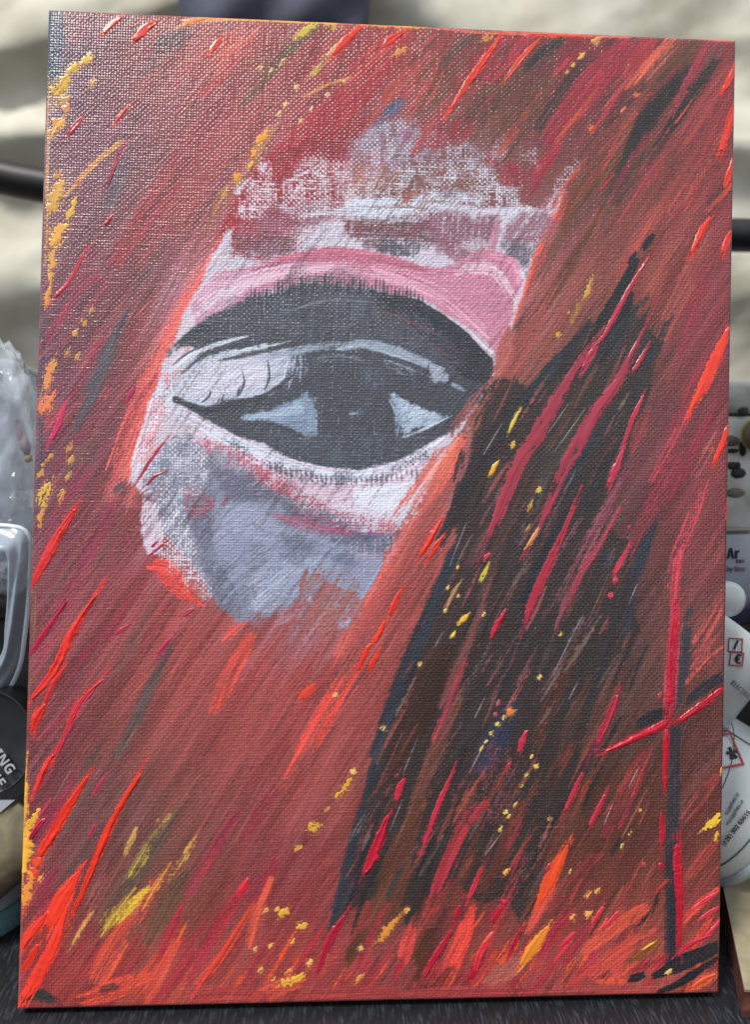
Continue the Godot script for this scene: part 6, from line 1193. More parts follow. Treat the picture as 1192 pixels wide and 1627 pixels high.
# ---------------------------------------------------------------- the flat paint
class Band:
	var wide: int
	var top: int
	var bottom: int
	var na: PackedFloat32Array
	var nb: PackedFloat32Array
	var prims: Array
	var grid: PackedColorArray
	var styles: Array
	var r: PackedFloat32Array
	var g: PackedFloat32Array
	var b: PackedFloat32Array
	var h: PackedFloat32Array
	var w: PackedFloat32Array
	var margin: float
	var inv: float
	# the brush in hand
	var cr: float
	var cg: float
	var cb: float
	var op: float
	var dry: float
	var rag: float
	var soft: float
	var thick: float
	var vary: float
	var endrag: float
	var wshare: float
	var off: int

	func run() -> void:
		var n := wide * (bottom - top)
		for a in [r, g, b, h, w]:
			pass
		r.resize(n); g.resize(n); b.resize(n); h.resize(n); w.resize(n)
		ground()
		for i in prims.size():
			var p: Array = prims[i]
			take(p[2], styles[p[1]], i)
			if p[0] == 0:
				stroke(p)
			else:
				patch(p)
		scumble_and_sheen()

	# the last dry drag of the brush: paler paint plus painted sheen on the threads, older dark paint plus painted gap shade beside them, in patches
	func scumble_and_sheen() -> void:
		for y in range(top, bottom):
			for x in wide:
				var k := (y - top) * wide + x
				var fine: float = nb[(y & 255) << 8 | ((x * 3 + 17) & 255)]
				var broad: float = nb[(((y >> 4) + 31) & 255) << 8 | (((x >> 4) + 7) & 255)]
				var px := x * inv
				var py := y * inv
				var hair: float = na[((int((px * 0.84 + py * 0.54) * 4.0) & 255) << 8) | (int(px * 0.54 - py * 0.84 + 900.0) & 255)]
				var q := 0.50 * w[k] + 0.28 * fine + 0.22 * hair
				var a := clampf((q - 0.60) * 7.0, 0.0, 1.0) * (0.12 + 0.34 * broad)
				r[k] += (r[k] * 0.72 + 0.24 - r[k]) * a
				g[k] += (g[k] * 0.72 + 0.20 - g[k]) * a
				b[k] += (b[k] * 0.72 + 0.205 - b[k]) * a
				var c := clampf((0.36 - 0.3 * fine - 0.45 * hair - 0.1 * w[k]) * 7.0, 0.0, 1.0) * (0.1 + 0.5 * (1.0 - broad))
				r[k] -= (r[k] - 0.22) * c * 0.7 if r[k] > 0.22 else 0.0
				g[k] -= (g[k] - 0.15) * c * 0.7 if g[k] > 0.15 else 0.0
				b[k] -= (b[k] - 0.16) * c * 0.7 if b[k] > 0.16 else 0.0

	func take(c: Color, s: Array, i: int) -> void:
		cr = c.r; cg = c.g; cb = c.b
		op = s[0]; dry = s[1]; rag = s[2]; soft = s[3]; thick = s[4]; vary = s[5]; endrag = s[6]; wshare = s[7]
		off = (i * 7919) & 65535

	# bare canvas weave and the first thin scrub of colour
	func ground() -> void:
		var pitch := 1.1
		for y in range(top, bottom):
			var py := (y + 0.5) * inv - margin
			for x in wide:
				var px := (x + 0.5) * inv - margin
				var k := (y - top) * wide + x
				var wob: float = nb[(((y >> 3) & 255) << 8) | ((x >> 4) & 255)] - 0.5
				var tx := px / pitch + wob * 0.35
				var ty := py / pitch + wob * 0.35
				var ix := int(floor(tx))
				var iy := int(floor(ty))
				var fx := tx - ix - 0.5
				var fy := ty - iy - 0.5
				var up := 1.0 if ((ix + iy) & 1) == 0 else -1.0
				var warp := (1.0 - 4.0 * fx * fx) * (0.66 + 0.34 * up * (1.0 - 4.0 * fy * fy))
				var weft := (1.0 - 4.0 * fy * fy) * (0.66 - 0.34 * up * (1.0 - 4.0 * fx * fx))
				var ta: float = nb[((ix * 5 & 255) << 8) | ((y >> 2) & 255)]
				var tb: float = nb[((iy * 7 & 255) << 8) | (((x >> 2) + 90) & 255)]
				var fuzz: float = nb[((y * 2 & 255) << 8) | (x * 2 & 255)]
				w[k] = clampf(maxf(warp * (0.5 + 0.95 * ta), weft * (0.32 + 0.70 * tb)) + (fuzz - 0.5) * 0.25, 0.0, 1.0)
				var s := px * 0.54 - py * 0.84
				var d := px * 0.84 + py * 0.54
				var n1: float = na[((int(d * 3.0) & 255) << 8) | (int(s * 0.9 + 900.0) & 255)]
				var n2: float = na[((int(d * 0.8 + 77.0) & 255) << 8) | (int(s * 0.35 + 700.0) & 255)]
				var u := clampf((px + margin + (n2 - 0.5) * 16.0) / 24.0, 0.0, 12.999)
				var v := clampf((py + margin - (n1 - 0.5) * 14.0 - (n2 - 0.5) * 14.0) / 24.0, 0.0, 17.999)
				var i := int(u)
				var j := int(v)
				var fu := u - i
				var fv := v - j
				var c: Color = grid[j * 14 + i].lerp(grid[j * 14 + i + 1], fu).lerp(grid[(j + 1) * 14 + i].lerp(grid[(j + 1) * 14 + i + 1], fu), fv)
				var t := 0.84 + 0.18 * n1 + 0.14 * n2
				r[k] = c.r * t
				g[k] = c.g * t * (0.93 + 0.14 * n2)
				b[k] = c.b * t * (0.93 + 0.14 * n2)
				h[k] = 0.035 * n1

	func path(p: Array) -> PackedVector2Array:
		var q := PackedVector2Array()
		for i in range(6, p.size(), 2):
			q.append(Vector2(p[i], p[i + 1]))
		var m := q.size()
		if m < 3:
			return q
		var o := PackedVector2Array()
		for i in m - 1:
			for k in 4:
				o.append(q[i].cubic_interpolate(q[i + 1], q[maxi(i - 1, 0)], q[mini(i + 2, m - 1)], k / 4.0))
		o.append(q[m - 1])
		return o

	func stroke(p: Array) -> void:
		var q := path(p)
		var n := q.size()
		var total := 0.0
		for i in n - 1:
			total += q[i].distance_to(q[i + 1])
		if total < 0.01:
			return
		var wa: float = p[3] * 0.5
		var wm: float = p[4] * 0.5
		var wz: float = p[5] * 0.5
		var er := minf(endrag, total * 0.35)
		var sf := minf(soft, wm * 0.8)
		var rg := minf(rag, wm * 0.7)
		var run_ := 0.0
		for i in n - 1:
			var a := q[i]
			var e := q[i + 1]
			var seg := a.distance_to(e)
			if seg < 0.001:
				continue
			var t := (e - a) / seg
			var pa := t if i == 0 else ((a - q[i - 1]).normalized() + t).normalized()
			var pe := t if i == n - 2 else ((q[i + 2] - e).normalized() + t).normalized()
			var reach := maxf(wa, maxf(wm, wz)) + rg * 0.5
			var ea := er * 0.5 if i == 0 else 0.0
			var ee := er * 0.5 if i == n - 2 else 0.0
			var ext := reach + maxf(ea, ee) + 0.5
			var y0 := maxi(top, int((minf(a.y, e.y) - ext + margin) / inv))
			var y1 := mini(bottom, int((maxf(a.y, e.y) + ext + margin) / inv) + 1)
			var x0 := maxi(0, int((minf(a.x, e.x) - ext + margin) / inv))
			var x1 := mini(wide, int((maxf(a.x, e.x) + ext + margin) / inv) + 1)
			for y in range(y0, y1):
				var py := (y + 0.5) * inv - margin - a.y
				var lo := (x0 + 0.5) * inv - margin - a.x
				var hi := (x1 - 0.5) * inv - margin - a.x
				# across: |x * -t.y + py * t.x| <= reach
				if absf(t.y) > 0.001:
					var m1 := (py * t.x - reach) / t.y
					var m2 := (py * t.x + reach) / t.y
					lo = maxf(lo, minf(m1, m2))
					hi = minf(hi, maxf(m1, m2))
				elif absf(py * t.x) > reach:
					continue
				# after the first joint: x * pa.x + py * pa.y >= -ea
				var c := py * pa.y + ea
				if absf(pa.x) > 0.001:
					if pa.x > 0.0:
						lo = maxf(lo, -c / pa.x)
					else:
						hi = minf(hi, -c / pa.x)
				elif c < 0.0:
					continue
				c = seg * (t.dot(pe)) + ee - py * pe.y
				if absf(pe.x) > 0.001:
					if pe.x > 0.0:
						hi = minf(hi, c / pe.x)
					else:
						lo = maxf(lo, c / pe.x)
				elif c < 0.0:
					continue
				var xa := maxi(x0, int(ceil((lo + a.x + margin) / inv - 0.5)))
				var xb := mini(x1, int(floor((hi + a.x + margin) / inv - 0.5)) + 1)
				var row := (y - top) * wide
				for x in range(xa, xb):
					var px := (x + 0.5) * inv - margin - a.x
					var d := -px * t.y + py * t.x
					var s := run_ + px * t.x + py * t.y
					var f := s / total
					var hw := wa + (wm - wa) * minf(1.0, f * 2.6) if f < 0.5 else wz + (wm - wz) * minf(1.0, (1.0 - f) * 2.2)
					var n1: float = na[(((int(d * 5.0 + 300.0) + off) & 255) << 8) | ((int(s * 1.3 + 900.0) + (off >> 4)) & 255)]
					var n2: float = nb[((y + (off >> 3)) & 255) << 8 | ((x + off) & 255)]
					var al := (hw - absf(d) + (n2 - 0.5) * rg + (n1 - 0.5) * rg) / sf + 0.3
					if al <= 0.0:
						continue
					al = minf(al, 1.0)
					var en := minf(s, total - s) / (er * 0.35 + 0.2) + (n1 - 0.45) * 3.2 + 0.6
					if en <= 0.0:
						continue
					al *= minf(en, 1.0)
					dab(row + x, al, n1, n2)
			run_ += seg

	func dab(k: int, al: float, n1: float, n2: float) -> void:
		if dry > 0.01:
			var q := wshare * w[k] + (0.72 - wshare * 0.72) * n1 + (0.28 - wshare * 0.28) * n2
			var cv := (q - dry) * 6.0 + 0.5
			if cv <= 0.0:
				return
			al *= minf(cv, 1.0)
		al *= op
		var t := 1.0 + (n1 - 0.5) * vary * 2.0
		r[k] += (cr * t - r[k]) * al
		g[k] += (cg * t - g[k]) * al
		b[k] += (cb * t - b[k]) * al
		h[k] += (thick * (0.2 + 1.6 * n1) - h[k]) * al

	func patch(p: Array) -> void:
		var q := PackedVector2Array()
		for i in range(6, p.size(), 2):
			q.append(Vector2(p[i], p[i + 1]))
		var lo := q[0]
		var hi := q[0]
		for v in q:
			lo = lo.min(v)
			hi = hi.max(v)
		var pad := rag * 2.2 + 0.5
		thick *= 0.35
		vary *= 0.4
		var y0 := maxi(top, int((lo.y - pad + margin) / inv))
		var y1 := mini(bottom, int((hi.y + pad + margin) / inv) + 1)
		var x0 := maxi(0, int((lo.x - pad + margin) / inv))
		var x1 := mini(wide, int((hi.x + pad + margin) / inv) + 1)
		if y1 <= y0 or x1 <= x0:
			return
		# distance to the outline on a coarse lattice
		var step := 3
		var nx := (x1 - x0) / step + 2
		var ny := (y1 - y0) / step + 2
		var dist := PackedFloat32Array()
		dist.resize(nx * ny)
		var m := q.size()
		for j in ny:
			for i in nx:
				var c := Vector2((x0 + i * step + 0.5) * inv - margin, (y0 + j * step + 0.5) * inv - margin)
				var best := 1e9
				var inside := false
				var v1 := q[m - 1]
				for v2 in q:
					var ed := v2 - v1
					var to := c - v1
					var tt := clampf(to.dot(ed) / maxf(ed.length_squared(), 1e-6), 0.0, 1.0)
					best = minf(best, (to - ed * tt).length_squared())
					if (v1.y > c.y) != (v2.y > c.y) and c.x < v1.x + (c.y - v1.y) / (v2.y - v1.y) * ed.x:
						inside = not inside
					v1 = v2
				best = sqrt(best)
				dist[j * nx + i] = best if inside else -best
		var ang := deg_to_rad(p[3])
		var tx := cos(ang)
		var ty := -sin(ang)
		for y in range(y0, y1):
			var py := (y + 0.5) * inv - margin
			var gy := float(y - y0) / step
			var j := int(gy)
			var fy := gy - j
			var row := (y - top) * wide
			for x in range(x0, x1):
				var gx := float(x - x0) / step
				var i := int(gx)
				var fx := gx - i
				var k := j * nx + i
				var e := (dist[k] * (1.0 - fx) + dist[k + 1] * fx) * (1.0 - fy) + (dist[k + nx] * (1.0 - fx) + dist[k + nx + 1] * fx) * fy
				if e < -pad:
					continue
				var px := (x + 0.5) * inv - margin
				var d := -px * ty + py * tx
				var s := px * tx + py * ty
				var n1: float = na[(((int(d * 5.0 + 4000.0) + off) & 255) << 8) | ((int(s * 1.3 + 4000.0) + (off >> 4)) & 255)]
				var n2: float = nb[((y + (off >> 3)) & 255) << 8 | ((x + off) & 255)]
				var n3: float = nb[(((y >> 3) + off) & 255) << 8 | (((x >> 3) + (off >> 5)) & 255)]
				var al := (e + (n2 - 0.5) * rag * 1.2 + (n3 - 0.5) * rag * 2.6 + (w[row + x] - 0.5) * rag * 1.1) / soft + 0.3
				if al <= 0.0:
					continue
				dab(row + x, minf(al, 1.0), n1, n2)


func base_color(x: float, y: float, grid: PackedColorArray) -> Color:
	var u := clampf((x + MARGIN) / 24.0, 0.0, 12.999)
	var v := clampf((y + MARGIN) / 24.0, 0.0, 17.999)
	var i := int(u)
	var j := int(v)
	return grid[j * 14 + i].lerp(grid[j * 14 + i + 1], u - i).lerp(grid[(j + 1) * 14 + i].lerp(grid[(j + 1) * 14 + i + 1], u - i), v - j)


# colours in the lists are as they look in daylight; the pigment itself is a little deeper, as gloss adds some white
func pigment(c: Array) -> Color:
	return Color8(c[0], c[1], c[2])


func paint_canvas() -> Array:
	var grid := PackedColorArray()
	for c in GROUND:
		grid.append(pigment(c))
	var prims: Array = []
	rng.seed = 5
	# loose brushwork of the ground, all running up to the right
	for i in 1100:
		var x := rng.randf_range(-4.0, 304.0)
		var y := rng.randf_range(-4.0, 424.0)
		if Vector2((x - 140.0) / 98.0, (y - 165.0) / 100.0).length() < 1.0:
			continue
		var lean := deg_to_rad(52.0 + 12.0 * x / 300.0 + 6.0 * y / 420.0 + rng.randf_range(-5.0, 5.0))
		var ln := rng.randf_range(6.0, 34.0)
		var dir := Vector2(cos(lean), -sin(lean)) * ln * 0.5
		var c := base_color(x, y, grid)
		var k := rng.randf_range(0.80, 1.14)
		var hot := rng.randf_range(-0.04, 0.035)
		c = Color(c.r * k + hot, c.g * k, c.b * k - hot * 0.4)
		var wd := rng.randf_range(0.6, 6.0)
		prims.append([0, [2, 0, 0, 8, 3][rng.randi() % 5], c, wd * 0.6, wd, wd * 0.4, x - dir.x, y - dir.y, x + dir.x * 0.1 + rng.randf_range(-0.6, 0.6), y + dir.y * 0.1, x + dir.x, y + dir.y])
	# short working strokes inside the dark slash and along the lower fringe
	var late: Array = []
	for zone in ZONES:
		var area := PackedVector2Array()
		for i in range(0, zone[3].size(), 2):
			area.append(Vector2(zone[3][i], zone[3][i + 1]))
		var lo := area[0]
		var hi := area[0]
		for v in area:
			lo = lo.min(v)
			hi = hi.max(v)
		for i in zone[0]:
			var at := Vector2(rng.randf_range(lo.x, hi.x), rng.randf_range(lo.y, hi.y))
			if not Geometry2D.is_point_in_polygon(at, area):
				continue
			var lean := deg_to_rad(zone[1] + rng.randf_range(-5.0, 5.0))
			var dir := Vector2(cos(lean), -sin(lean)) * rng.randf_range(3.0, 15.0)
			var wd := rng.randf_range(0.5, 2.8)
			late.append([0, [2, 2, 5, 4, 3][rng.randi() % 5], pigment(zone[2][rng.randi() % zone[2].size()]), wd * 0.6, wd, wd * 0.4, at.x - dir.x, at.y - dir.y, at.x + rng.randf_range(-0.5, 0.5), at.y, at.x + dir.x, at.y + dir.y])
	var turn := 0
	for p in PAINT:
		turn += 1
		if turn == LATE_AFTER:
			prims.append_array(late)
		var q: Array = p.duplicate()
		q[2] = pigment(p[2])
		prims.append(q)
	# each thick stroke left a thinner, drier drag of the same paint round it
	for p in THICK:
		var q: Array = [0, 2 if p[5] == 0 else 3, pigment(p[0]), p[2] * 1.05, p[3] * (1.0 if p[5] == 0 else 1.5), p[4] * 1.0]
		var n: int = p.size()
		var first := Vector2(p[6], p[7])
		var last := Vector2(p[n - 2], p[n - 1])
		var more := (last - first) * 0.1
		q.append_array([first.x - more.x, first.y - more.y])
		if n > 10:
			q.append_array(p.slice(8, n - 2))
		q.append_array([last.x + more.x, last.y + more.y])
		prims.append(q)
	# stray fine bristle marks over everything but the eye
	for i in 700:
		var x := rng.randf_range(0.0, 300.0)
		var y := rng.randf_range(0.0, 420.0)
		if Vector2((x - 140.0) / 96.0, (y - 160.0) / 104.0).length() < 1.0:
			continue
		var lean := deg_to_rad(54.0 + 10.0 * x / 300.0 + rng.randf_range(-6.0, 6.0))
		var dir := Vector2(cos(lean), -sin(lean)) * rng.randf_range(2.0, 12.0)
		var c := base_color(x, y, grid) * rng.randf_range(0.65, 1.3)
		prims.append([0, 4, c, 0.3, rng.randf_range(0.3, 0.9), 0.2, x, y, x + dir.x, y + dir.y])
	var wide := int((CANVAS_W + 2.0 * MARGIN) * DOTS)
	var tall := int((CANVAS_H + 2.0 * MARGIN) * DOTS)
	var bands: Array = []
	var threads: Array = []
	var count := 8
	for i in count:
		var bd := Band.new()
		bd.wide = wide
		bd.top = tall * i / count
		bd.bottom = tall * (i + 1) / count
		bd.na = noise_a
		bd.nb = noise_b
		bd.prims = prims
		bd.grid = grid
		bd.styles = BRUSH
		bd.margin = MARGIN
		bd.inv = 1.0 / DOTS
		bands.append(bd)
		var th := Thread.new()
		th.start(bd.run)
		threads.append(th)
	var rgb := PackedByteArray()
	var hh := PackedFloat32Array()
	for i in count:
		threads[i].wait_to_finish()
		var bd: Band = bands[i]
		var n := bd.r.size()
		var part := PackedByteArray()
		part.resize(n * 3)
		for k in n:
			part[k * 3] = clampi(int(bd.r[k] * 255.0), 4, 250)
			part[k * 3 + 1] = clampi(int(bd.g[k] * 255.0), 4, 250)
			part[k * 3 + 2] = clampi(int(bd.b[k] * 255.0), 4, 250)
			bd.h[k] = bd.h[k] * 0.9 + bd.w[k] * 0.30 * clampf(1.0 - bd.h[k] * 3.0, 0.5, 1.0)
		rgb.append_array(part)
		hh.append_array(bd.h)
	var im := Image.create_from_data(wide, tall, false, Image.FORMAT_RGB8, rgb)
	var hm := Image.create_from_data(wide, tall, false, Image.FORMAT_RF, hh.to_byte_array())
	return [ImageTexture.create_from_image(im), ImageTexture.create_from_image(hm)]


# ---------------------------------------------------------------- the painting
# millimetres on the canvas face -> metres in the painting's own frame (x right, y up, z out of the face)
func on_face(x: float, y: float, out := 0.0) -> Vector3:
	var d := CANVAS_H - y
	return Vector3(x - CANVAS_W * 0.5 - SKEW.x * d + SKEW.x * 0.0, SKEW.y * d, out) * 0.001


func face_drop(x: float, y: float) -> float:
	var e := minf(minf(x, CANVAS_W - x), minf(y, CANVAS_H - y))
	if e >= EDGE:
		return 0.0
	var k := EDGE - maxf(e, 0.0)
	return sqrt(maxf(EDGE * EDGE - k * k, 0.0)) - EDGE


func build_painting() -> void:
	var lean := deg_to_rad(LEAN)
	var root := thing("painting", "painted canvas of a dark eye behind torn streaks of red, brown and black, leaning upright", "painting",
		Transform3D(Basis(Vector3.RIGHT, Vector3(0, cos(lean), -sin(lean)), Vector3(0, sin(lean), cos(lean))), Vector3(0, DEPTH * 0.001 * sin(lean), 0)))
	var tex := paint_canvas()
	var m := StandardMaterial3D.new()
	m.albedo_texture = tex[0]
	m.roughness = 0.33
	m.metallic_specular = 0.5
	m.heightmap_enabled = true
	m.heightmap_texture = tex[1]
	m.heightmap_scale = 0.1
	# profile across one direction: side wall, rounded edge, face, rounded edge, side wall
	var prof_x := profile(CANVAS_W, 24)
	var prof_y := profile(CANVAS_H, 32)
	var rows: Array = []
	var uvs: Array = []
	for j in prof_y.size():
		var row := PackedVector3Array()
		var uv := PackedVector2Array()
		for i in prof_x.size():
			var a: Vector3 = prof_x[i]
			var b: Vector3 = prof_y[j]
			var z := minf(a.y, b.y)
			# pull the corner in a little, as a folded canvas corner is round
			var x := a.x
			var y := b.x
			row.append(on_face(x, y, z))
			uv.append(Vector2((a.z + MARGIN) / (CANVAS_W + 2.0 * MARGIN), (b.z + MARGIN) / (CANVAS_H + 2.0 * MARGIN)))
		rows.append(row)
		uvs.append(uv)
	var canvas := put("canvas", sheet_mesh(rows, true, uvs), m, root)
	canvas.set_meta("label", "woven canvas with a dark eye ringed in pink and lilac under diagonal red streaks")
	# wooden stretcher bars behind
	var wood := look("pine", Color(0.70, 0.55, 0.38), 0.7)
	for k in 4:
		var bar := BoxMesh.new()
		var upright := k < 2
		bar.size = Vector3(0.034, CANVAS_H * 0.001 - 0.008, 0.0155) if upright else Vector3(CANVAS_W * 0.001 - 0.080, 0.034, 0.0155)
		var at := on_face(21.5 if k == 0 else CANVAS_W - 21.5, CANVAS_H * 0.5, -9.7) if upright else on_face(CANVAS_W * 0.5, 21.5 if k == 2 else CANVAS_H - 21.5, -9.7)
		put("stretcher_bar", bar, wood, root, at)
	var wet := StandardMaterial3D.new()
	wet.vertex_color_use_as_albedo = true
	wet.roughness = 0.27
	wet.metallic_specular = 0.55
	for i in THICK.size():
		rng.seed = 900 + i
		thick_stroke(THICK[i], wet, root)


func profile(size: float, n: int) -> Array:
	var o: Array = []      # x: place across, y: height out, z: place in the unrolled paint
	o.append(Vector3(0.0, -DEPTH, -5.9))
	o.append(Vector3(0.0, -DEPTH * 0.5, -5.0))
	o.append(Vector3(0.0, -EDGE - 1.0, -3.2))
	for k in 7:
		var a := PI * 0.5 * k / 6.0
		o.append(Vector3(EDGE - EDGE * cos(a), EDGE * sin(a) - EDGE, EDGE - EDGE * (PI * 0.5 - a)))
	for k in range(1, n):
		var x := EDGE + (size - 2.0 * EDGE) * k / n
		o.append(Vector3(x, 0.0, x))
	for k in range(9, -1, -1):
		o.append(Vector3(size - o[k].x, o[k].y, size - o[k].z))
	return o


func thick_stroke(p: Array, m: Material, root: Node3D) -> void:
	var q := PackedVector2Array()
	for i in range(6, p.size(), 2):
		q.append(Vector2(p[i], p[i + 1]))
	var total := 0.0
	for i in q.size() - 1:
		total += q[i].distance_to(q[i + 1])
	var curve: Array = []
	for i in q.size() - 1:
		for k in 8:
			curve.append(q[i].cubic_interpolate(q[i + 1], q[maxi(i - 1, 0)], q[mini(i + 2, q.size() - 1)], k / 8.0))
	curve.append(q[q.size() - 1])
	var broken: bool = p[5] == 1
	var n := clampi(int(total / (0.3 if broken else 0.5)), 10, 90)
	var col := pigment(p[0]).srgb_to_linear()
	var high: float = p[1] * (0.32 if broken else 0.5)
	var across := 11
	var mid := q[0].lerp(q[q.size() - 1], 0.5)
	var base := on_face(mid.x, mid.y, 0.0)
	var rows: Array = []
	var cols: Array = []
	var seed_a := rng.randi() & 255
	var seed_b := rng.randi() & 255
	var swell := rng.randf_range(0.0, TAU)
	for j in n + 1:
		var f := float(j) / n
		var ff := f * (curve.size() - 1)
		var i0 := mini(int(ff), curve.size() - 2)
		var c: Vector2 = curve[i0].lerp(curve[i0 + 1], ff - i0)
		var t: Vector2 = (curve[i0 + 1] - curve[i0]).normalized()
		var nrm := Vector2(-t.y, t.x)
		var wd: float = (p[2] + (p[3] - p[2]) * smoothstep(0.0, 0.45, f)) if f < 0.5 else (p[4] + (p[3] - p[4]) * smoothstep(0.0, 0.5, 1.0 - f))
		var tip := 1.0 - pow(absf(f * 2.0 - 1.0), 7.0)
		wd *= 0.5 * pow(maxf(tip, 0.0), 0.5) + 0.001
		var s := f * total
		var l1: float = noise_b[((seed_a & 255) << 8) | (int(s * (6.0 if broken else 2.2)) + seed_b & 255)] - 0.5
		var l2: float = noise_b[(((seed_a + 40) & 255) << 8) | (int(s * (6.0 if broken else 2.2)) + seed_b & 255)] - 0.5
		var rough := 1.5 if broken else 0.5
		var jag := 0.9 if broken else 0.42
		l1 = l1 * rough + jag * (noise_b[((seed_b & 255) << 8) | (int(s * 9.0) + seed_a & 255)] - 0.5)
		l2 = l2 * rough + jag * (noise_b[(((seed_b + 90) & 255) << 8) | (int(s * 9.0) + seed_a & 255)] - 0.5)
		var left := wd * maxf(0.12, 1.0 + l1)
		var right := wd * maxf(0.12, 1.0 + l2)
		var lift: float = high * (0.78 + 0.14 * sin(s * 0.45 + swell) + 0.5 * (noise_b[((seed_b & 255) << 8) | (int(s * 2.0) & 255)] - 0.5))
		lift *= minf(1.0, sqrt(maxf(tip, 0.0)) + 0.05) * minf(1.0, wd / 0.7 + 0.25)
		var row := PackedVector3Array()
		var rc := PackedColorArray()
		for i in across:
			var v := (float(i) / (across - 1)) * 2.0 - 1.0
			var pos := c + nrm * (v * (left if v < 0.0 else right))
			pos.x = clampf(pos.x, 0.06, CANVAS_W - 0.06)
			pos.y = clampf(pos.y, 0.06, CANVAS_H - 0.06)
			var br: float = noise_a[((int(v * 9.0 + 40.0) + seed_b & 255) << 8) | (int(s * 2.0) + seed_a & 255)] - 0.5
			var z := lift * pow(1.0 - v * v * v * v, 0.8) * (1.0 + br * 1.3 + 0.5 * (noise_b[((int(v * 7.0 + 60.0) + seed_a & 255) << 8) | (int(s * 6.0) + seed_b & 255)] - 0.5)) - 0.06
			if i == 0 or i == across - 1:
				z = -0.12
			row.append(on_face(pos.x, pos.y, z + face_drop(pos.x, pos.y)) - base)
			var k := 1.0 + br * 0.34
			rc.append(Color(col.r * k, col.g * k, col.b * k))
		rows.append(row)
		cols.append(rc)
	put("paint_stroke", sheet_mesh(rows, true, [], cols), m, root, base)


# ---------------------------------------------------------------- bench, sheet and what lies behind the canvas
func mottled(name_: String, dark: Color, light: Color, freq: float, size: int, stretch := Vector3.ONE, seed_ := 1, rough := 0.6) -> StandardMaterial3D:
	if mats.has(name_):
		return mats[name_]
	var n := FastNoiseLite.new()
	n.seed = seed_
	n.noise_type = FastNoiseLite.TYPE_SIMPLEX_SMOOTH
	n.frequency = freq
	n.fractal_octaves = 5
	var t := NoiseTexture2D.new()
	t.width = size
	t.height = size
	t.seamless = true
	t.noise = n
	var ramp := Gradient.new()
	ramp.set_color(0, dark)
	ramp.set_color(1, light)
	if name_ == "bench_wood":
		ramp.add_point(0.5, dark.lerp(light, 0.12))
	t.color_ramp = ramp
	var m := StandardMaterial3D.new()
	m.albedo_texture = t
	m.roughness = rough
	m.uv1_triplanar = true
	m.uv1_scale = stretch
	mats[name_] = m
	return m


func build_table() -> void:
	var m := mottled("bench_wood", Color(0.055, 0.058, 0.07), Color(0.27, 0.29, 0.34), 0.035, 512, Vector3(30.0, 30.0, 5.5), 3, 0.5)
	var b := BoxMesh.new()
	b.size = Vector3(1.7, 0.03, 0.95)
	var o := put("bench_top", b, m, self, Vector3(0.05, -0.015, -0.03))
	o.set_meta("kind", "structure")
	o.set_meta("label", "dark stained wooden bench top with streaky grain")


func build_sheet() -> void:
	# draped folds, each a crease line with the swell of cloth above it
	var folds := [
		[Vector3(-0.3330, 0.5114, -0.4300), Vector3(-0.1302, 0.5676, -0.4300), 0.030, 0.030], [Vector3(-0.3380, 0.4516, -0.4300), Vector3(-0.1483, 0.4705, -0.4300), 0.026, 0.024],
		[Vector3(-0.3400, 0.4282, -0.4300), Vector3(-0.1490, 0.4455, -0.4300), 0.018, 0.016], [Vector3(-0.3601, 0.3149, -0.4300), Vector3(-0.1789, 0.3515, -0.4300), 0.020, 0.050],
		[Vector3(0.1777, 0.4820, -0.4300), Vector3(0.3837, 0.4658, -0.4300), 0.026, 0.035], [Vector3(0.0115, 0.5401, -0.4300), Vector3(0.3694, 0.5739, -0.4300), 0.008, 0.05],
		[Vector3(0.2441, 0.3628, -0.4300), Vector3(0.4244, 0.3397, -0.4300), 0.016, 0.04], [Vector3(-0.0105, 0.5868, -0.4300), Vector3(0.1752, 0.5170, -0.4300), 0.012, 0.03],
	]
	var n := FastNoiseLite.new()
	n.seed = 8
	n.frequency = 3.2
	n.fractal_octaves = 4
	var rows: Array = []
	for j in 121:
		var row := PackedVector3Array()
		for i in 141:
			var p := Vector3(-0.85 + 1.75 * i / 140.0, 1.0 - 1.0 * j / 120.0, -0.46)
			var z := 0.0
			for f in folds:
				var a: Vector3 = f[0]
				var e: Vector3 = f[1]
				var k := clampf((p.x - a.x) / (e.x - a.x), -0.4, 1.4)
				var below := lerpf(a.y, e.y, k) - p.y
				var ends := 1.0 - smoothstep(0.9, 1.4, absf(k * 2.0 - 1.0))
				# above the crease the cloth swells slowly out, below it tucks back in
				z += f[2] * ends * (exp(-below * below / (f[3] * f[3] * 2.6)) if below < 0.0 else exp(-below * below / (f[3] * f[3] * 0.35)))
			z += 0.010 * n.get_noise_2d(p.x * 1.4, p.y * 2.2) + 0.003 * n.get_noise_2d(p.x * 7.0, p.y * 9.0)
			row.append(p + Vector3(0, 0, z))
		rows.append(row)
	var m := mottled("stained_sheet", Color(0.66, 0.64, 0.57), Color(0.93, 0.93, 0.88), 0.006, 512, Vector3(2.2, 2.2, 2.2), 21, 0.75)
	var t := thing("hanging_sheet", "cream grey stained tarpaulin hanging in loose folds behind the canvas", "tarpaulin")
	put("cloth", sheet_mesh(rows), m, t)


func tube(points: Array, radii: Array, sides := 20, flat := 1.0) -> ArrayMesh:
	var rows: Array = []
	var side := Vector3.ZERO
	for j in points.size():
		var t: Vector3 = (points[mini(j + 1, points.size() - 1)] - points[maxi(j - 1, 0)]).normalized()
		if side == Vector3.ZERO:
			side = t.cross(Vector3.UP if absf(t.y) < 0.9 else Vector3.RIGHT).normalized()
		side = (side - t * side.dot(t)).normalized()
		var up := side.cross(t)
		var row := PackedVector3Array()
		for i in sides + 1:
			var a := TAU * i / sides
			row.append(points[j] + (side * cos(a) + up * sin(a) * flat) * radii[j])
		rows.append(row)
	return sheet_mesh(rows)


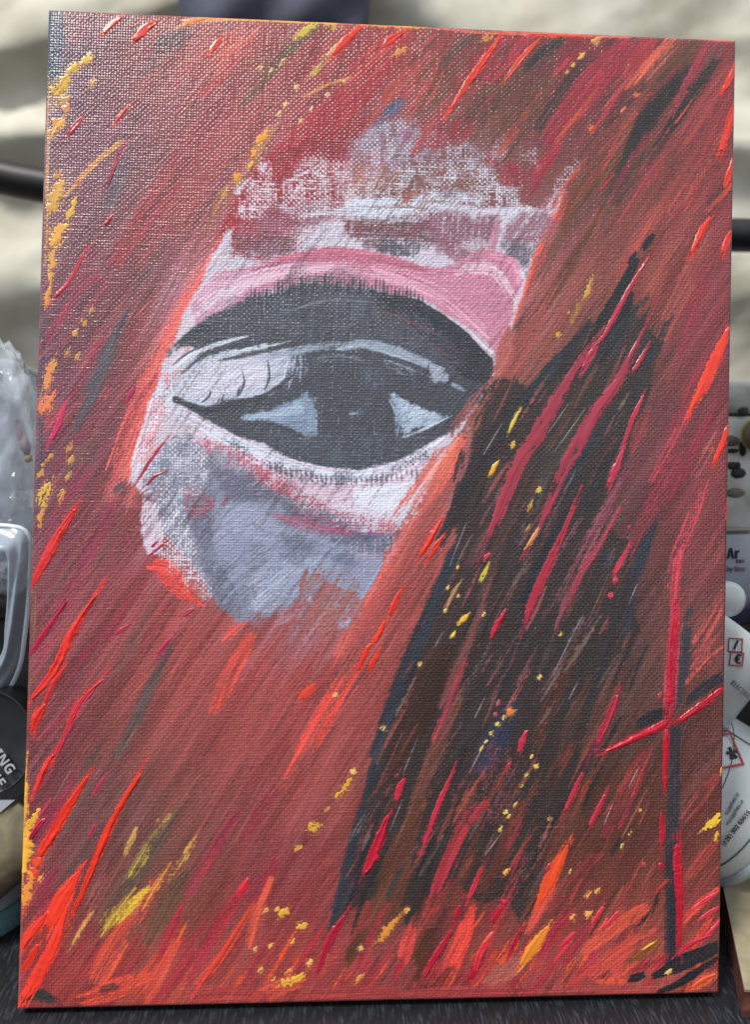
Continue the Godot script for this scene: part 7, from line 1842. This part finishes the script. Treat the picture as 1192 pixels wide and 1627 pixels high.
# a turned shape: rows of (radius, place along y)
func lathe(outline: Array, sides := 48) -> ArrayMesh:
	var rows: Array = []
	for p in outline:
		var row := PackedVector3Array()
		for i in sides + 1:
			var a := -TAU * i / sides
			row.append(Vector3(cos(a) * p.x, p.y, sin(a) * p.x))
		rows.append(row)
	return sheet_mesh(rows)


func words(text: String, height: float, m: Material, parent: Node, at: Transform3D, bold := false, centred := false) -> void:
	var tm := TextMesh.new()
	tm.text = text
	var sf := SystemFont.new()
	sf.font_names = PackedStringArray(["Droid Sans"])
	sf.font_weight = 700 if bold else 400
	tm.font = sf
	tm.font_size = 64
	tm.pixel_size = 0.001
	tm.depth = 0.004
	tm.horizontal_alignment = HORIZONTAL_ALIGNMENT_CENTER if centred else HORIZONTAL_ALIGNMENT_LEFT
	var o := put("lettering", tm, m, parent)
	o.transform = Transform3D(at.basis.scaled_local(Vector3.ONE * height / 0.046), at.origin)


func bar_box(parent: Node, called: String, size: Vector3, at: Transform3D, m: Material) -> MeshInstance3D:
	var b := BoxMesh.new()
	b.size = size
	var o := put(called, b, m, parent)
	o.transform = at
	return o


# a block with eased edges
func soft_box(size: Vector3, r: float) -> ArrayMesh:
	var rows: Array = []
	var h := size * 0.5
	var prof := [[-h.y, 0.0], [-h.y, h.x - r], [-h.y + r * 0.3, h.x - r * 0.3], [-h.y + r, h.x], [h.y - r, h.x], [h.y - r * 0.3, h.x - r * 0.3], [h.y, h.x - r], [h.y, 0.0]]
	for p in prof:
		var row := PackedVector3Array()
		var k: float = p[1] / h.x
		for i in 33:
			var a := -TAU * (i + 0.5) / 32.0
			var c := cos(a)
			var s := sin(a)
			var q := pow(pow(absf(c), 12.0) + pow(absf(s), 12.0), -1.0 / 12.0)
			row.append(Vector3(c * q * (h.x - (1.0 - k) * h.x), p[0], s * q * (h.z - (1.0 - k) * h.x if k > 0.5 else h.z * k)))
		rows.append(row)
	return sheet_mesh(rows)


func crumpled(size: Vector3, seed_: int, depth: float, freq: float) -> ArrayMesh:
	var n := FastNoiseLite.new()
	n.seed = seed_
	n.noise_type = FastNoiseLite.TYPE_SIMPLEX
	n.fractal_type = FastNoiseLite.FRACTAL_RIDGED
	n.frequency = freq
	n.fractal_octaves = 3
	var rows: Array = []
	for j in 49:
		var row := PackedVector3Array()
		var v := PI * j / 48.0
		for i in 65:
			var u := -TAU * i / 64.0
			var d := Vector3(cos(u) * sin(v), cos(v), sin(u) * sin(v))
			var k := 1.0 + depth * n.get_noise_3d(d.x * 10.0, d.y * 10.0, d.z * 10.0)
			row.append(d * k * size * 0.5)
		rows.append(row)
	return sheet_mesh(rows)


func film(key: String, color: Color, alpha: float, rough: float) -> StandardMaterial3D:
	var m := look(key, Color(color.r, color.g, color.b, alpha), rough)
	m.transparency = BaseMaterial3D.TRANSPARENCY_ALPHA
	m.cull_mode = BaseMaterial3D.CULL_DISABLED
	return m


func build_things() -> void:
	var black := look("black_ink", Color(0.05, 0.05, 0.06), 0.6)
	var red_ink := look("red_ink", Color(0.62, 0.14, 0.17), 0.6)
	var white_label := mottled("white_label", Color(0.66, 0.69, 0.70), Color(0.80, 0.83, 0.84), 0.02, 256, Vector3(6, 6, 6), 4, 0.35)
	var dark_metal := look("dark_rail", Color(0.075, 0.078, 0.09), 0.45)

	# rail of the stall frame, running behind the canvas
	var rail := thing("frame_rail", "dark grey round rail of the stall frame crossing behind the canvas", "rail")
	var way := [Vector3(-0.4111, 0.4355, -0.3800), Vector3(-0.3174, 0.4142, -0.3800), Vector3(-0.2742, 0.4062, -0.3800), Vector3(-0.2303, 0.4000, -0.3800), Vector3(-0.0904, 0.3894, -0.3800), Vector3(0.1167, 0.3823, -0.3800), Vector3(0.3150, 0.3820, -0.3800), Vector3(0.3861, 0.3830, -0.3800), Vector3(0.4968, 0.3861, -0.3800)]
	put("pipe", tube(way, [0.0135, 0.0135, 0.0135, 0.0135, 0.0135, 0.0135, 0.0135, 0.0135, 0.0135], 24), dark_metal, rail)

	# slate cloth bag hanging above the sheet
	var bag := thing("hanging_bag", "slate blue cloth bag hanging in front of the stained sheet", "bag")
	var slate := mottled("slate_cloth", Color(0.20, 0.215, 0.27), Color(0.38, 0.40, 0.48), 0.01, 256, Vector3(5, 5, 5), 9, 0.8)
	var rows: Array = []
	var c0: Vector3 = Vector3(-0.0717, 0.5991, -0.3950)
	for j in 25:
		var row := PackedVector3Array()
		var v := -1.0 + 2.0 * j / 24.0
		for i in 49:
			var a := -TAU * i / 48.0
			var q := pow(pow(absf(cos(a)), 5.0) + pow(absf(sin(a)), 5.0), -0.2)
			var lip := pow(maxf(1.0 - pow(absf(v), 9.0), 0.0), 0.4)
			row.append(c0 + Vector3(cos(a) * q * 0.0745 * (0.4 + 0.6 * lip), -v * 0.09, sin(a) * q * 0.026 * lip + 0.003 * sin(v * 7.0 + cos(a) * 9.0)))
		rows.append(row)
	put("bag_body", sheet_mesh(rows), slate, bag)
	put("strap", tube([c0 + Vector3(-0.04, 0.08, 0), c0 + Vector3(-0.03, 0.16, -0.01), c0 + Vector3(0.0, 0.19, -0.015), c0 + Vector3(0.03, 0.16, -0.01), c0 + Vector3(0.04, 0.08, 0)], [0.008, 0.008, 0.008, 0.008, 0.008], 10, 0.3), slate, bag)

	# ---- left: plastic bags, tin, dowel, book
	var backing := thing("dark_backing", "added dark crate standing behind the canvas under the tub and bags", "backing", Transform3D(Basis(), Vector3(0.0, 0.0, -0.225)))  # dark block added to stand for the black shade behind the lower things
	var backing_black := look("backing_black", Color(0.055, 0.057, 0.065), 0.55)
	put("backing_body", soft_box(Vector3(0.80, 0.136, 0.22), 0.006), backing_black, backing, Vector3(0, 0.0682, 0))
	put("rim", soft_box(Vector3(0.82, 0.012, 0.24), 0.004), backing_black, backing, Vector3(0, 0.1424, 0))
	var clear := film("clear_plastic", Color(0.88, 0.92, 0.97), 0.30, 0.10)
	var b1 := thing("plastic_bag", "crumpled clear plastic bag bulging above the looped carrier bag", "plastic bag", Transform3D(Basis(), Vector3(-0.1955, 0.2141, -0.1120)))
	put("bag_film", crumpled(Vector3(0.060, 0.120, 0.055), 3, 0.22, 0.10), clear, b1)
	put("bag_film", crumpled(Vector3(0.046, 0.098, 0.040), 14, 0.28, 0.14), clear, b1, Vector3(0.0, 0.002, 0.0))
	put("bag_film", crumpled(Vector3(0.034, 0.050, 0.03), 17, 0.3, 0.16), clear, b1, Vector3(0.006, -0.026, 0.014))
	var tb := thing("paint_tube", "small pink paint tube with yellow cap seen against the crumpled clear bag", "paint tube", Transform3D(Basis(Vector3(-0.2688, 0.9420, -0.2009), Vector3(-0.9618, -0.2739, 0.0029), Vector3(-0.0523, 0.1940, 0.9796)), Vector3(-0.1730, 0.2295, -0.1040)))
	put("tube_body", tube([Vector3(0.010, 0, 0), Vector3(0.004, 0, 0), Vector3(-0.004, 0, 0), Vector3(-0.0075, 0, 0)], [0.0030, 0.0036, 0.0036, 0.0018], 14, 0.6), look("pink_tube", Color(0.55, 0.36, 0.40), 0.4), tb)
	put("cap", tube([Vector3(-0.0072, 0, 0), Vector3(-0.0078, 0, 0), Vector3(-0.0105, 0, 0), Vector3(-0.011, 0, 0)], [0.0005, 0.0018, 0.0018, 0.0005], 12), look("yellow_cap", Color(0.70, 0.62, 0.42), 0.5), tb)
	var white_box := thing("storage_box", "pale plastic storage box behind the crumpled clear bag", "box", Transform3D(Basis(Vector3(0.9954, 0.0891, 0.0355), Vector3(-0.0804, 0.9770, -0.1977), Vector3(-0.0523, 0.1940, 0.9796)), Vector3(-0.2368, 0.2223, -0.1650)))
	put("box_body", soft_box(Vector3(0.090, 0.060, 0.05), 0.004), look("pale_plastic", Color(0.70, 0.73, 0.76), 0.4), white_box)
	put("lid", soft_box(Vector3(0.095, 0.008, 0.054), 0.003), look("pale_plastic", Color(0.70, 0.73, 0.76), 0.4), white_box, Vector3(0, 0.035, 0))

	var b2 := thing("carrier_bag", "clear plastic carrier bag with a curved looped edge above the black tin", "plastic bag")
	var smoke := film("smoky_plastic", Color(0.66, 0.73, 0.80), 0.55, 0.18)
	rows = []
	var inner := [Vector3(-0.1867, 0.1756, -0.0620), Vector3(-0.1728, 0.1772, -0.0620), Vector3(-0.1676, 0.1802, -0.0620), Vector3(-0.1676, 0.1655, -0.0620), Vector3(-0.1700, 0.1475, -0.0620), Vector3(-0.1731, 0.1353, -0.0620), Vector3(-0.1824, 0.1245, -0.0620), Vector3(-0.1941, 0.1199, -0.0620)]
	var outer := [Vector3(-0.1871, 0.1935, -0.0660), Vector3(-0.1677, 0.1952, -0.0660), Vector3(-0.1580, 0.1909, -0.0660), Vector3(-0.1596, 0.1703, -0.0660), Vector3(-0.1624, 0.1460, -0.0660), Vector3(-0.1665, 0.1275, -0.0660), Vector3(-0.1766, 0.1111, -0.0660), Vector3(-0.1949, 0.0990, -0.0660)]
	for j in 29:
		var f := j / 4.0
		var i0 := mini(int(f), 6)
		var k := f - i0
		var a: Vector3 = inner[i0].cubic_interpolate(inner[i0 + 1], inner[maxi(i0 - 1, 0)], inner[mini(i0 + 2, 7)], k)
		var e: Vector3 = outer[i0].cubic_interpolate(outer[i0 + 1], outer[maxi(i0 - 1, 0)], outer[mini(i0 + 2, 7)], k)
		var row := PackedVector3Array()
		for i in 13:
			var t := i / 12.0
			row.append(a.lerp(e, t) + Vector3(0, 0, 0.006 * sin(t * PI) + 0.0012 * sin(t * 11.0 + f * 2.1)))
		rows.append(row)
	put("loop_film", sheet_mesh(rows), smoke, b2)
	var rim: Array = []
	for row in rows:
		rim.append(row[12])
	var rr: Array = []
	for i in rim.size():
		rr.append(0.0011)
	put("rim", tube(rim, rr, 8), film("rim_plastic", Color(0.85, 0.90, 0.95), 0.8, 0.2), b2)

	var tin := thing("black_tin", "charcoal tin lying on its side with white capital lettering on its lid", "tin", Transform3D(Basis(Vector3(0.5956, -0.7813, 0.1865), Vector3(0.8015, 0.5933, -0.0747), Vector3(-0.0523, 0.1940, 0.9796)), Vector3(-0.1781, 0.0989, -0.0480)))
	var charcoal := mottled("charcoal_label", Color(0.085, 0.095, 0.105), Color(0.15, 0.16, 0.175), 0.03, 256, Vector3(8, 8, 8), 5, 0.4)
	var lid := put("lid", lathe([Vector2(0.0, 0.0), Vector2(0.0232, 0.0), Vector2(0.0242, 0.0006), Vector2(0.0245, 0.0016), Vector2(0.0240, 0.0024)]), charcoal, tin, Vector3(0, 0, -0.002))
	lid.rotation.x = PI * 0.5
	var body := put("tin_body", lathe([Vector2(0.0234, 0.0), Vector2(0.0234, -0.05), Vector2(0.0, -0.05)]), dark_metal, tin, Vector3(0, 0, -0.002))
	body.rotation.x = PI * 0.5
	var chalk := look("white_print", Color(0.62, 0.63, 0.64), 0.6)
	words("ING", 0.0046, chalk, tin, Transform3D(Basis(), Vector3(0.0070, 0.0036, 0.0006)), true)
	words("NE", 0.0046, chalk, tin, Transform3D(Basis(), Vector3(0.0128, -0.0034, 0.0006)), true)

	var dowel := thing("wooden_dowel", "thick khaki weathered wooden dowel slanting below the black tin", "dowel")
	var khaki := mottled("khaki_wood", Color(0.27, 0.25, 0.19), Color(0.50, 0.47, 0.38), 0.02, 256, Vector3(20, 20, 20), 6, 0.7)
	put("shaft", tube([Vector3(-0.1544, 0.0582, -0.0520), Vector3(-0.1547, 0.0579, -0.0520), Vector3(-0.2127, 0.0095, -0.0400), Vector3(-0.2130, 0.0092, -0.0400)], [0.001, 0.0155, 0.0155, 0.001], 28), khaki, dowel)
	var book := thing("cloth_book", "teal cloth-bound book with pale pages lying flat on the bench", "book", Transform3D(Basis(Vector3.UP, 0.06), Vector3(-0.2009, 0.0000, -0.0430)))
	var teal := mottled("teal_cloth", Color(0.22, 0.36, 0.38), Color(0.36, 0.52, 0.53), 0.03, 256, Vector3(22, 22, 22), 7, 0.8)
	put("cover", soft_box(Vector3(0.075, 0.0125, 0.10), 0.002), teal, book, Vector3(-0.004, 0.0063, -0.05))
	put("page_block", soft_box(Vector3(0.072, 0.016, 0.096), 0.001), look("pages", Color(0.56, 0.57, 0.62), 0.8), book, Vector3(-0.004, 0.0206, -0.05))

	# ---- right: smeared tub, canisters, box
	var tub := thing("plastic_tub", "white plastic tub smeared with black and grey paint", "tub", Transform3D(Basis(Vector3(0.9986, 0.0207, 0.0492), Vector3(-0.0108, 0.9808, -0.1948), Vector3(-0.0523, 0.1940, 0.9796)), Vector3(0.2193, 0.2247, -0.1350)))
	var dirty := mottled("dirty_white", Color(0.52, 0.53, 0.51), Color(0.82, 0.84, 0.83), 0.012, 256, Vector3(9, 9, 9), 12, 0.45)
	put("tub_body", soft_box(Vector3(0.056, 0.100, 0.05), 0.004), dirty, tub, Vector3(0, -0.028, -0.025))
	put("lid", soft_box(Vector3(0.059, 0.018, 0.053), 0.004), dirty, tub, Vector3(0, 0.0325, -0.025))
	var smear := look("dark_smear", Color(0.12, 0.12, 0.13), 0.5)
	for s in [[1181, 650, 0.0022, 0.0026], [1173, 752, 0.0032, 0.0022], [1172, 740, 0.0012, 0.0016], [1163, 740, 0.0026, 0.0016], [1162, 716, 0.0030, 0.0010], [1180, 712, 0.0016, 0.0034], [1168, 784, 0.0040, 0.0020], [1160, 700, 0.0040, 0.0022]]:
		var p := put("smear", crumpled(Vector3(s[2] * 2.0, s[3] * 2.0, 0.0012), int(s[0] * 3 + s[1]), 0.5, 0.2), smear if s[2] < 0.0035 else look("grey_smear", Color(0.42, 0.40, 0.37), 0.6), tub)
		p.position = Vector3((s[0] - 1215) * 0.000345, (722 - s[1]) * 0.000345, 0.0004)
	var knob := thing("jar_lid", "round grey brown jar lid with a yellow rim against the white tub", "lid", Transform3D(Basis(Vector3(0.9745, 0.2242, 0.0076), Vector3(-0.2181, 0.9551, -0.2007), Vector3(-0.0523, 0.1940, 0.9796)), Vector3(0.2111, 0.2368, -0.1250)))
	put("disc", lathe([Vector2(0, -0.004), Vector2(0.0085, -0.004), Vector2(0.0092, -0.003), Vector2(0.0092, 0.003), Vector2(0.008, 0.004), Vector2(0, 0.004)], 32), look("taupe", Color(0.40, 0.37, 0.33), 0.6), knob).rotation.x = PI * 0.5
	put("rim", lathe([Vector2(0.0085, -0.0046), Vector2(0.0096, -0.0046), Vector2(0.0096, -0.0030), Vector2(0.0092, -0.0030)], 32), look("dull_yellow", Color(0.62, 0.55, 0.26), 0.5), knob).rotation.x = PI * 0.5

	var can := thing("grey_canister", "grey lilac canister with black and purple print standing on the added dark crate", "canister", Transform3D(Basis(Vector3(0.9986, 0.0207, 0.0492), Vector3(-0.0108, 0.9808, -0.1948), Vector3(-0.0523, 0.1940, 0.9796)), Vector3(0.1680, 0.1725, -0.0820)))
	var lilac := look("lilac_label", Color(0.46, 0.485, 0.54), 0.35)
	put("can_body", lathe([Vector2(0, -0.025), Vector2(0.0345, -0.025), Vector2(0.035, -0.024), Vector2(0.035, 0.0165), Vector2(0.033, 0.018), Vector2(0, 0.018)]), lilac, can, Vector3(0, 0.0, -0.035))
	put("base_band", lathe([Vector2(0.0348, -0.0275), Vector2(0.0354, -0.027), Vector2(0.0354, -0.0150), Vector2(0.0348, -0.0145)]), look("navy_band", Color(0.10, 0.11, 0.22), 0.35), can, Vector3(0, 0, -0.035))
	put("shoulder", lathe([Vector2(0.033, 0.018), Vector2(0.0345, 0.0195), Vector2(0.0325, 0.0208), Vector2(0, 0.0208)]), look("grey_tin", Color(0.40, 0.38, 0.34), 0.35), can, Vector3(0, 0, -0.035))
	var violet := look("violet_ink", Color(0.30, 0.18, 0.30), 0.6)
	words("Ar", 0.0052, black, can, Transform3D(Basis(Vector3.UP, 0.34), Vector3(0.0086, 0.0080, -0.0006)), true)
	words("Auto", 0.0021, black, can, Transform3D(Basis(Vector3.UP, 0.42), Vector3(0.0140, 0.0042, -0.0025)))
	words("by Shop", 0.0024, violet, can, Transform3D(Basis(Vector3.UP, 0.34), Vector3(0.0086, 0.0002, -0.0006)))
	var cap := thing("white_cap", "round white plastic cap in front of the grey canister", "cap", Transform3D(Basis(Vector3(0.9986, 0.0207, 0.0492), Vector3(-0.0108, 0.9808, -0.1948), Vector3(-0.0523, 0.1940, 0.9796)), Vector3(0.1744, 0.1597, -0.0740)))
	put("cap_body", lathe([Vector2(0, 0.0035), Vector2(0.006, 0.003), Vector2(0.0088, 0.0), Vector2(0.0088, -0.004), Vector2(0, -0.004)], 32), look("cap_white", Color(0.78, 0.81, 0.83), 0.35), cap).rotation.x = PI * 0.5

	# upper labelled can, tipped towards the viewer
	var c1 := thing("hazard_can", "white can with two small red framed hazard squares, tipped above the phone number can", "can", Transform3D(Basis(Vector3(0.7935, -0.5875, 0.1587), Vector3(0.6063, 0.7856, -0.1232), Vector3(-0.0523, 0.1940, 0.9796)), Vector3(0.1641, 0.1276, -0.0580)))
	put("can_body", lathe([Vector2(0, -0.016), Vector2(0.0325, -0.016), Vector2(0.034, -0.0145), Vector2(0.034, 0.020), Vector2(0.031, 0.0255), Vector2(0, 0.027)]), white_label, c1, Vector3(0.0, 0.0, -0.034))
	put("rim", lathe([Vector2(0.0330, -0.0185), Vector2(0.0350, -0.0180), Vector2(0.0352, -0.0160), Vector2(0.0342, -0.0142)]), look("pale_tin", Color(0.62, 0.66, 0.70), 0.28), c1, Vector3(0, 0, -0.034))
	words("ELECTRIC", 0.0024, look("grey_ink", Color(0.30, 0.31, 0.33), 0.6), c1, c1.transform.affine_inverse() * Transform3D(Basis(Vector3(0.7592, -0.6452, -0.0854), Vector3(0.6341, 0.7629, -0.1264), Vector3(0.1467, 0.0418, 0.9883)), Vector3(0.1718, 0.1236, -0.0574)))
	for k in 2:
		var sq := [Transform3D(Basis(Vector3(0.9942, -0.0393, 0.1001), Vector3(0.0603, 0.9745, -0.2163), Vector3(-0.0891, 0.2210, 0.9712)), Vector3(0.1726, 0.1413, -0.0598)), Transform3D(Basis(Vector3(0.9957, -0.0927, -0.0046), Vector3(0.0911, 0.9856, -0.1425), Vector3(0.0178, 0.1415, 0.9898)), Vector3(0.1733, 0.1347, -0.0586))]
		var fr: Transform3D = c1.transform.affine_inverse() * sq[k]
		square_mark(c1, fr, 0.0063, 0.0005, red_ink)
		words(["/", "\u20AC"][k], 0.0045, black, c1, fr.translated_local(Vector3(-0.001, -0.0, 0.0)), true)

	# lower labelled can
	var c2 := thing("phone_number_can", "white can printed with a phone number and a red hazard diamond", "can", Transform3D(Basis(Vector3(0.5200, 0.8427, -0.1391), Vector3(-0.8525, 0.5022, -0.1449), Vector3(-0.0523, 0.1940, 0.9796)), Vector3(0.1683, 0.0635, -0.0460)))
	var body2 := put("can_body", lathe([Vector2(0, -0.030), Vector2(0.0395, -0.030), Vector2(0.041, -0.0285), Vector2(0.041, 0.046), Vector2(0.038, 0.05), Vector2(0, 0.05)]), white_label, c2, Vector3(0, 0.0, -0.041))
	put("rim", lathe([Vector2(0.0400, -0.0325), Vector2(0.0424, -0.0318), Vector2(0.0424, -0.0285), Vector2(0.0412, -0.0270)]), look("pale_tin", Color(0.62, 0.66, 0.70), 0.28), body2)
	put("stripe", lathe([Vector2(0.0411, -0.0195), Vector2(0.0412, -0.0195), Vector2(0.0412, -0.0186), Vector2(0.0411, -0.0186)]), look("green_line", Color(0.22, 0.36, 0.34), 0.5), body2)
	put("stripe", lathe([Vector2(0.0411, 0.0050), Vector2(0.0412, 0.0050), Vector2(0.0412, 0.0054), Vector2(0.0411, 0.0054)]), black, body2)
	var back: Transform3D = c2.transform.affine_inverse()
	words("(028) 302 63616", 0.0021, black, c2, back * Transform3D(Basis(Vector3(0.5255, 0.8504, -0.0235), Vector3(-0.8434, 0.5172, -0.1453), Vector3(-0.1114, 0.0962, 0.9891)), Vector3(0.1744, 0.0545, -0.0436)), true, true)
	words("ntsupplies.ie", 0.0018, black, c2, back * Transform3D(Basis(Vector3(0.5363, 0.8269, -0.1691), Vector3(-0.8433, 0.5167, -0.1479), Vector3(-0.0349, 0.2219, 0.9744)), Vector3(0.1736, 0.0620, -0.0449)), false, true)
	words("supplies.ie", 0.0018, black, c2, back * Transform3D(Basis(Vector3(0.5375, 0.8090, -0.2379), Vector3(-0.8432, 0.5164, -0.1491), Vector3(0.0022, 0.2807, 0.9598)), Vector3(0.1724, 0.0661, -0.0460)), false, true)
	bar_box(c2, "label_line", Vector3(0.016, 0.0005, 0.0003), back * Transform3D(Basis(Vector3(0.8525, -0.5022, 0.1449), Vector3(0.3562, 0.3553, -0.8643), Vector3(0.3825, 0.7884, 0.4817)), Vector3(0.1845, 0.0894, -0.0665)), black)
	var dia: Transform3D = back * Transform3D(Basis(Vector3(0.9414, -0.0345, -0.3355), Vector3(-0.1986, 0.7472, -0.6342), Vector3(0.2726, 0.6637, 0.6966)), Vector3(0.1747, 0.0873, -0.0584))
	square_mark(c2, dia.translated_local(Vector3(-0.002, 0, 0)), 0.0150, 0.0010, red_ink)
	words("*", 0.009, black, c2, dia.translated_local(Vector3(-0.0020, -0.0040, 0.0)), true)

	var box := thing("cream_book", "cream covered book with reddish brown edges lying flat at the right of the bench", "book")
	var far_a: Vector3 = Vector3(0.1828, 0.0150, -0.0675)
	var near_a: Vector3 = Vector3(0.1546, 0.0150, 0.0093)
	var far_b := far_a + Vector3(0.11, 0.0, 0.012)
	var near_b := near_a + Vector3(0.11, 0.0, 0.012)
	slab(box, "cover", [far_a, far_b, near_b, near_a], Vector3(0, -0.0012, 0), mottled("cream_card", Color(0.44, 0.41, 0.33), Color(0.60, 0.57, 0.47), 0.02, 256, Vector3(9, 9, 9), 15, 0.7))
	var brown := mottled("brown_edge", Color(0.22, 0.10, 0.08), Color(0.50, 0.30, 0.25), 0.04, 256, Vector3(16, 16, 16), 17, 0.6)
	var tuck := Vector3(0.0012, -0.0013, -0.0012)
	slab(box, "page_block", [far_a + tuck, far_b + tuck, near_b + tuck, near_a + tuck], Vector3(0, -0.0136, 0), brown)


func square_mark(parent: Node, t: Transform3D, side: float, line: float, m: Material) -> void:
	for k in 4:
		var b := BoxMesh.new()
		b.size = Vector3(side + line, line, 0.0003) if k < 2 else Vector3(line, side - line, 0.0003)
		var o := put("hazard_frame", b, m, parent)
		o.transform = t.translated_local(Vector3(0, (k * 2 - 1) * side * 0.5, 0) if k < 2 else Vector3(((k - 2) * 2 - 1) * side * 0.5, 0, 0))


func slab(parent: Node, called: String, q: Array, back: Vector3, m: Material) -> void:
	var st := SurfaceTool.new()
	st.begin(Mesh.PRIMITIVE_TRIANGLES)
	st.set_smooth_group(-1)
	var all := [[q[0], q[1], q[2], q[3]], [q[0] + back, q[3] + back, q[2] + back, q[1] + back]]
	for k in 4:
		all.append([q[k], q[k] + back, q[(k + 1) % 4] + back, q[(k + 1) % 4]])
	for f in all:
		for k in [0, 1, 2, 0, 2, 3]:
			st.add_vertex(f[k])
	st.generate_normals()
	put(called, st.commit(), m, parent)
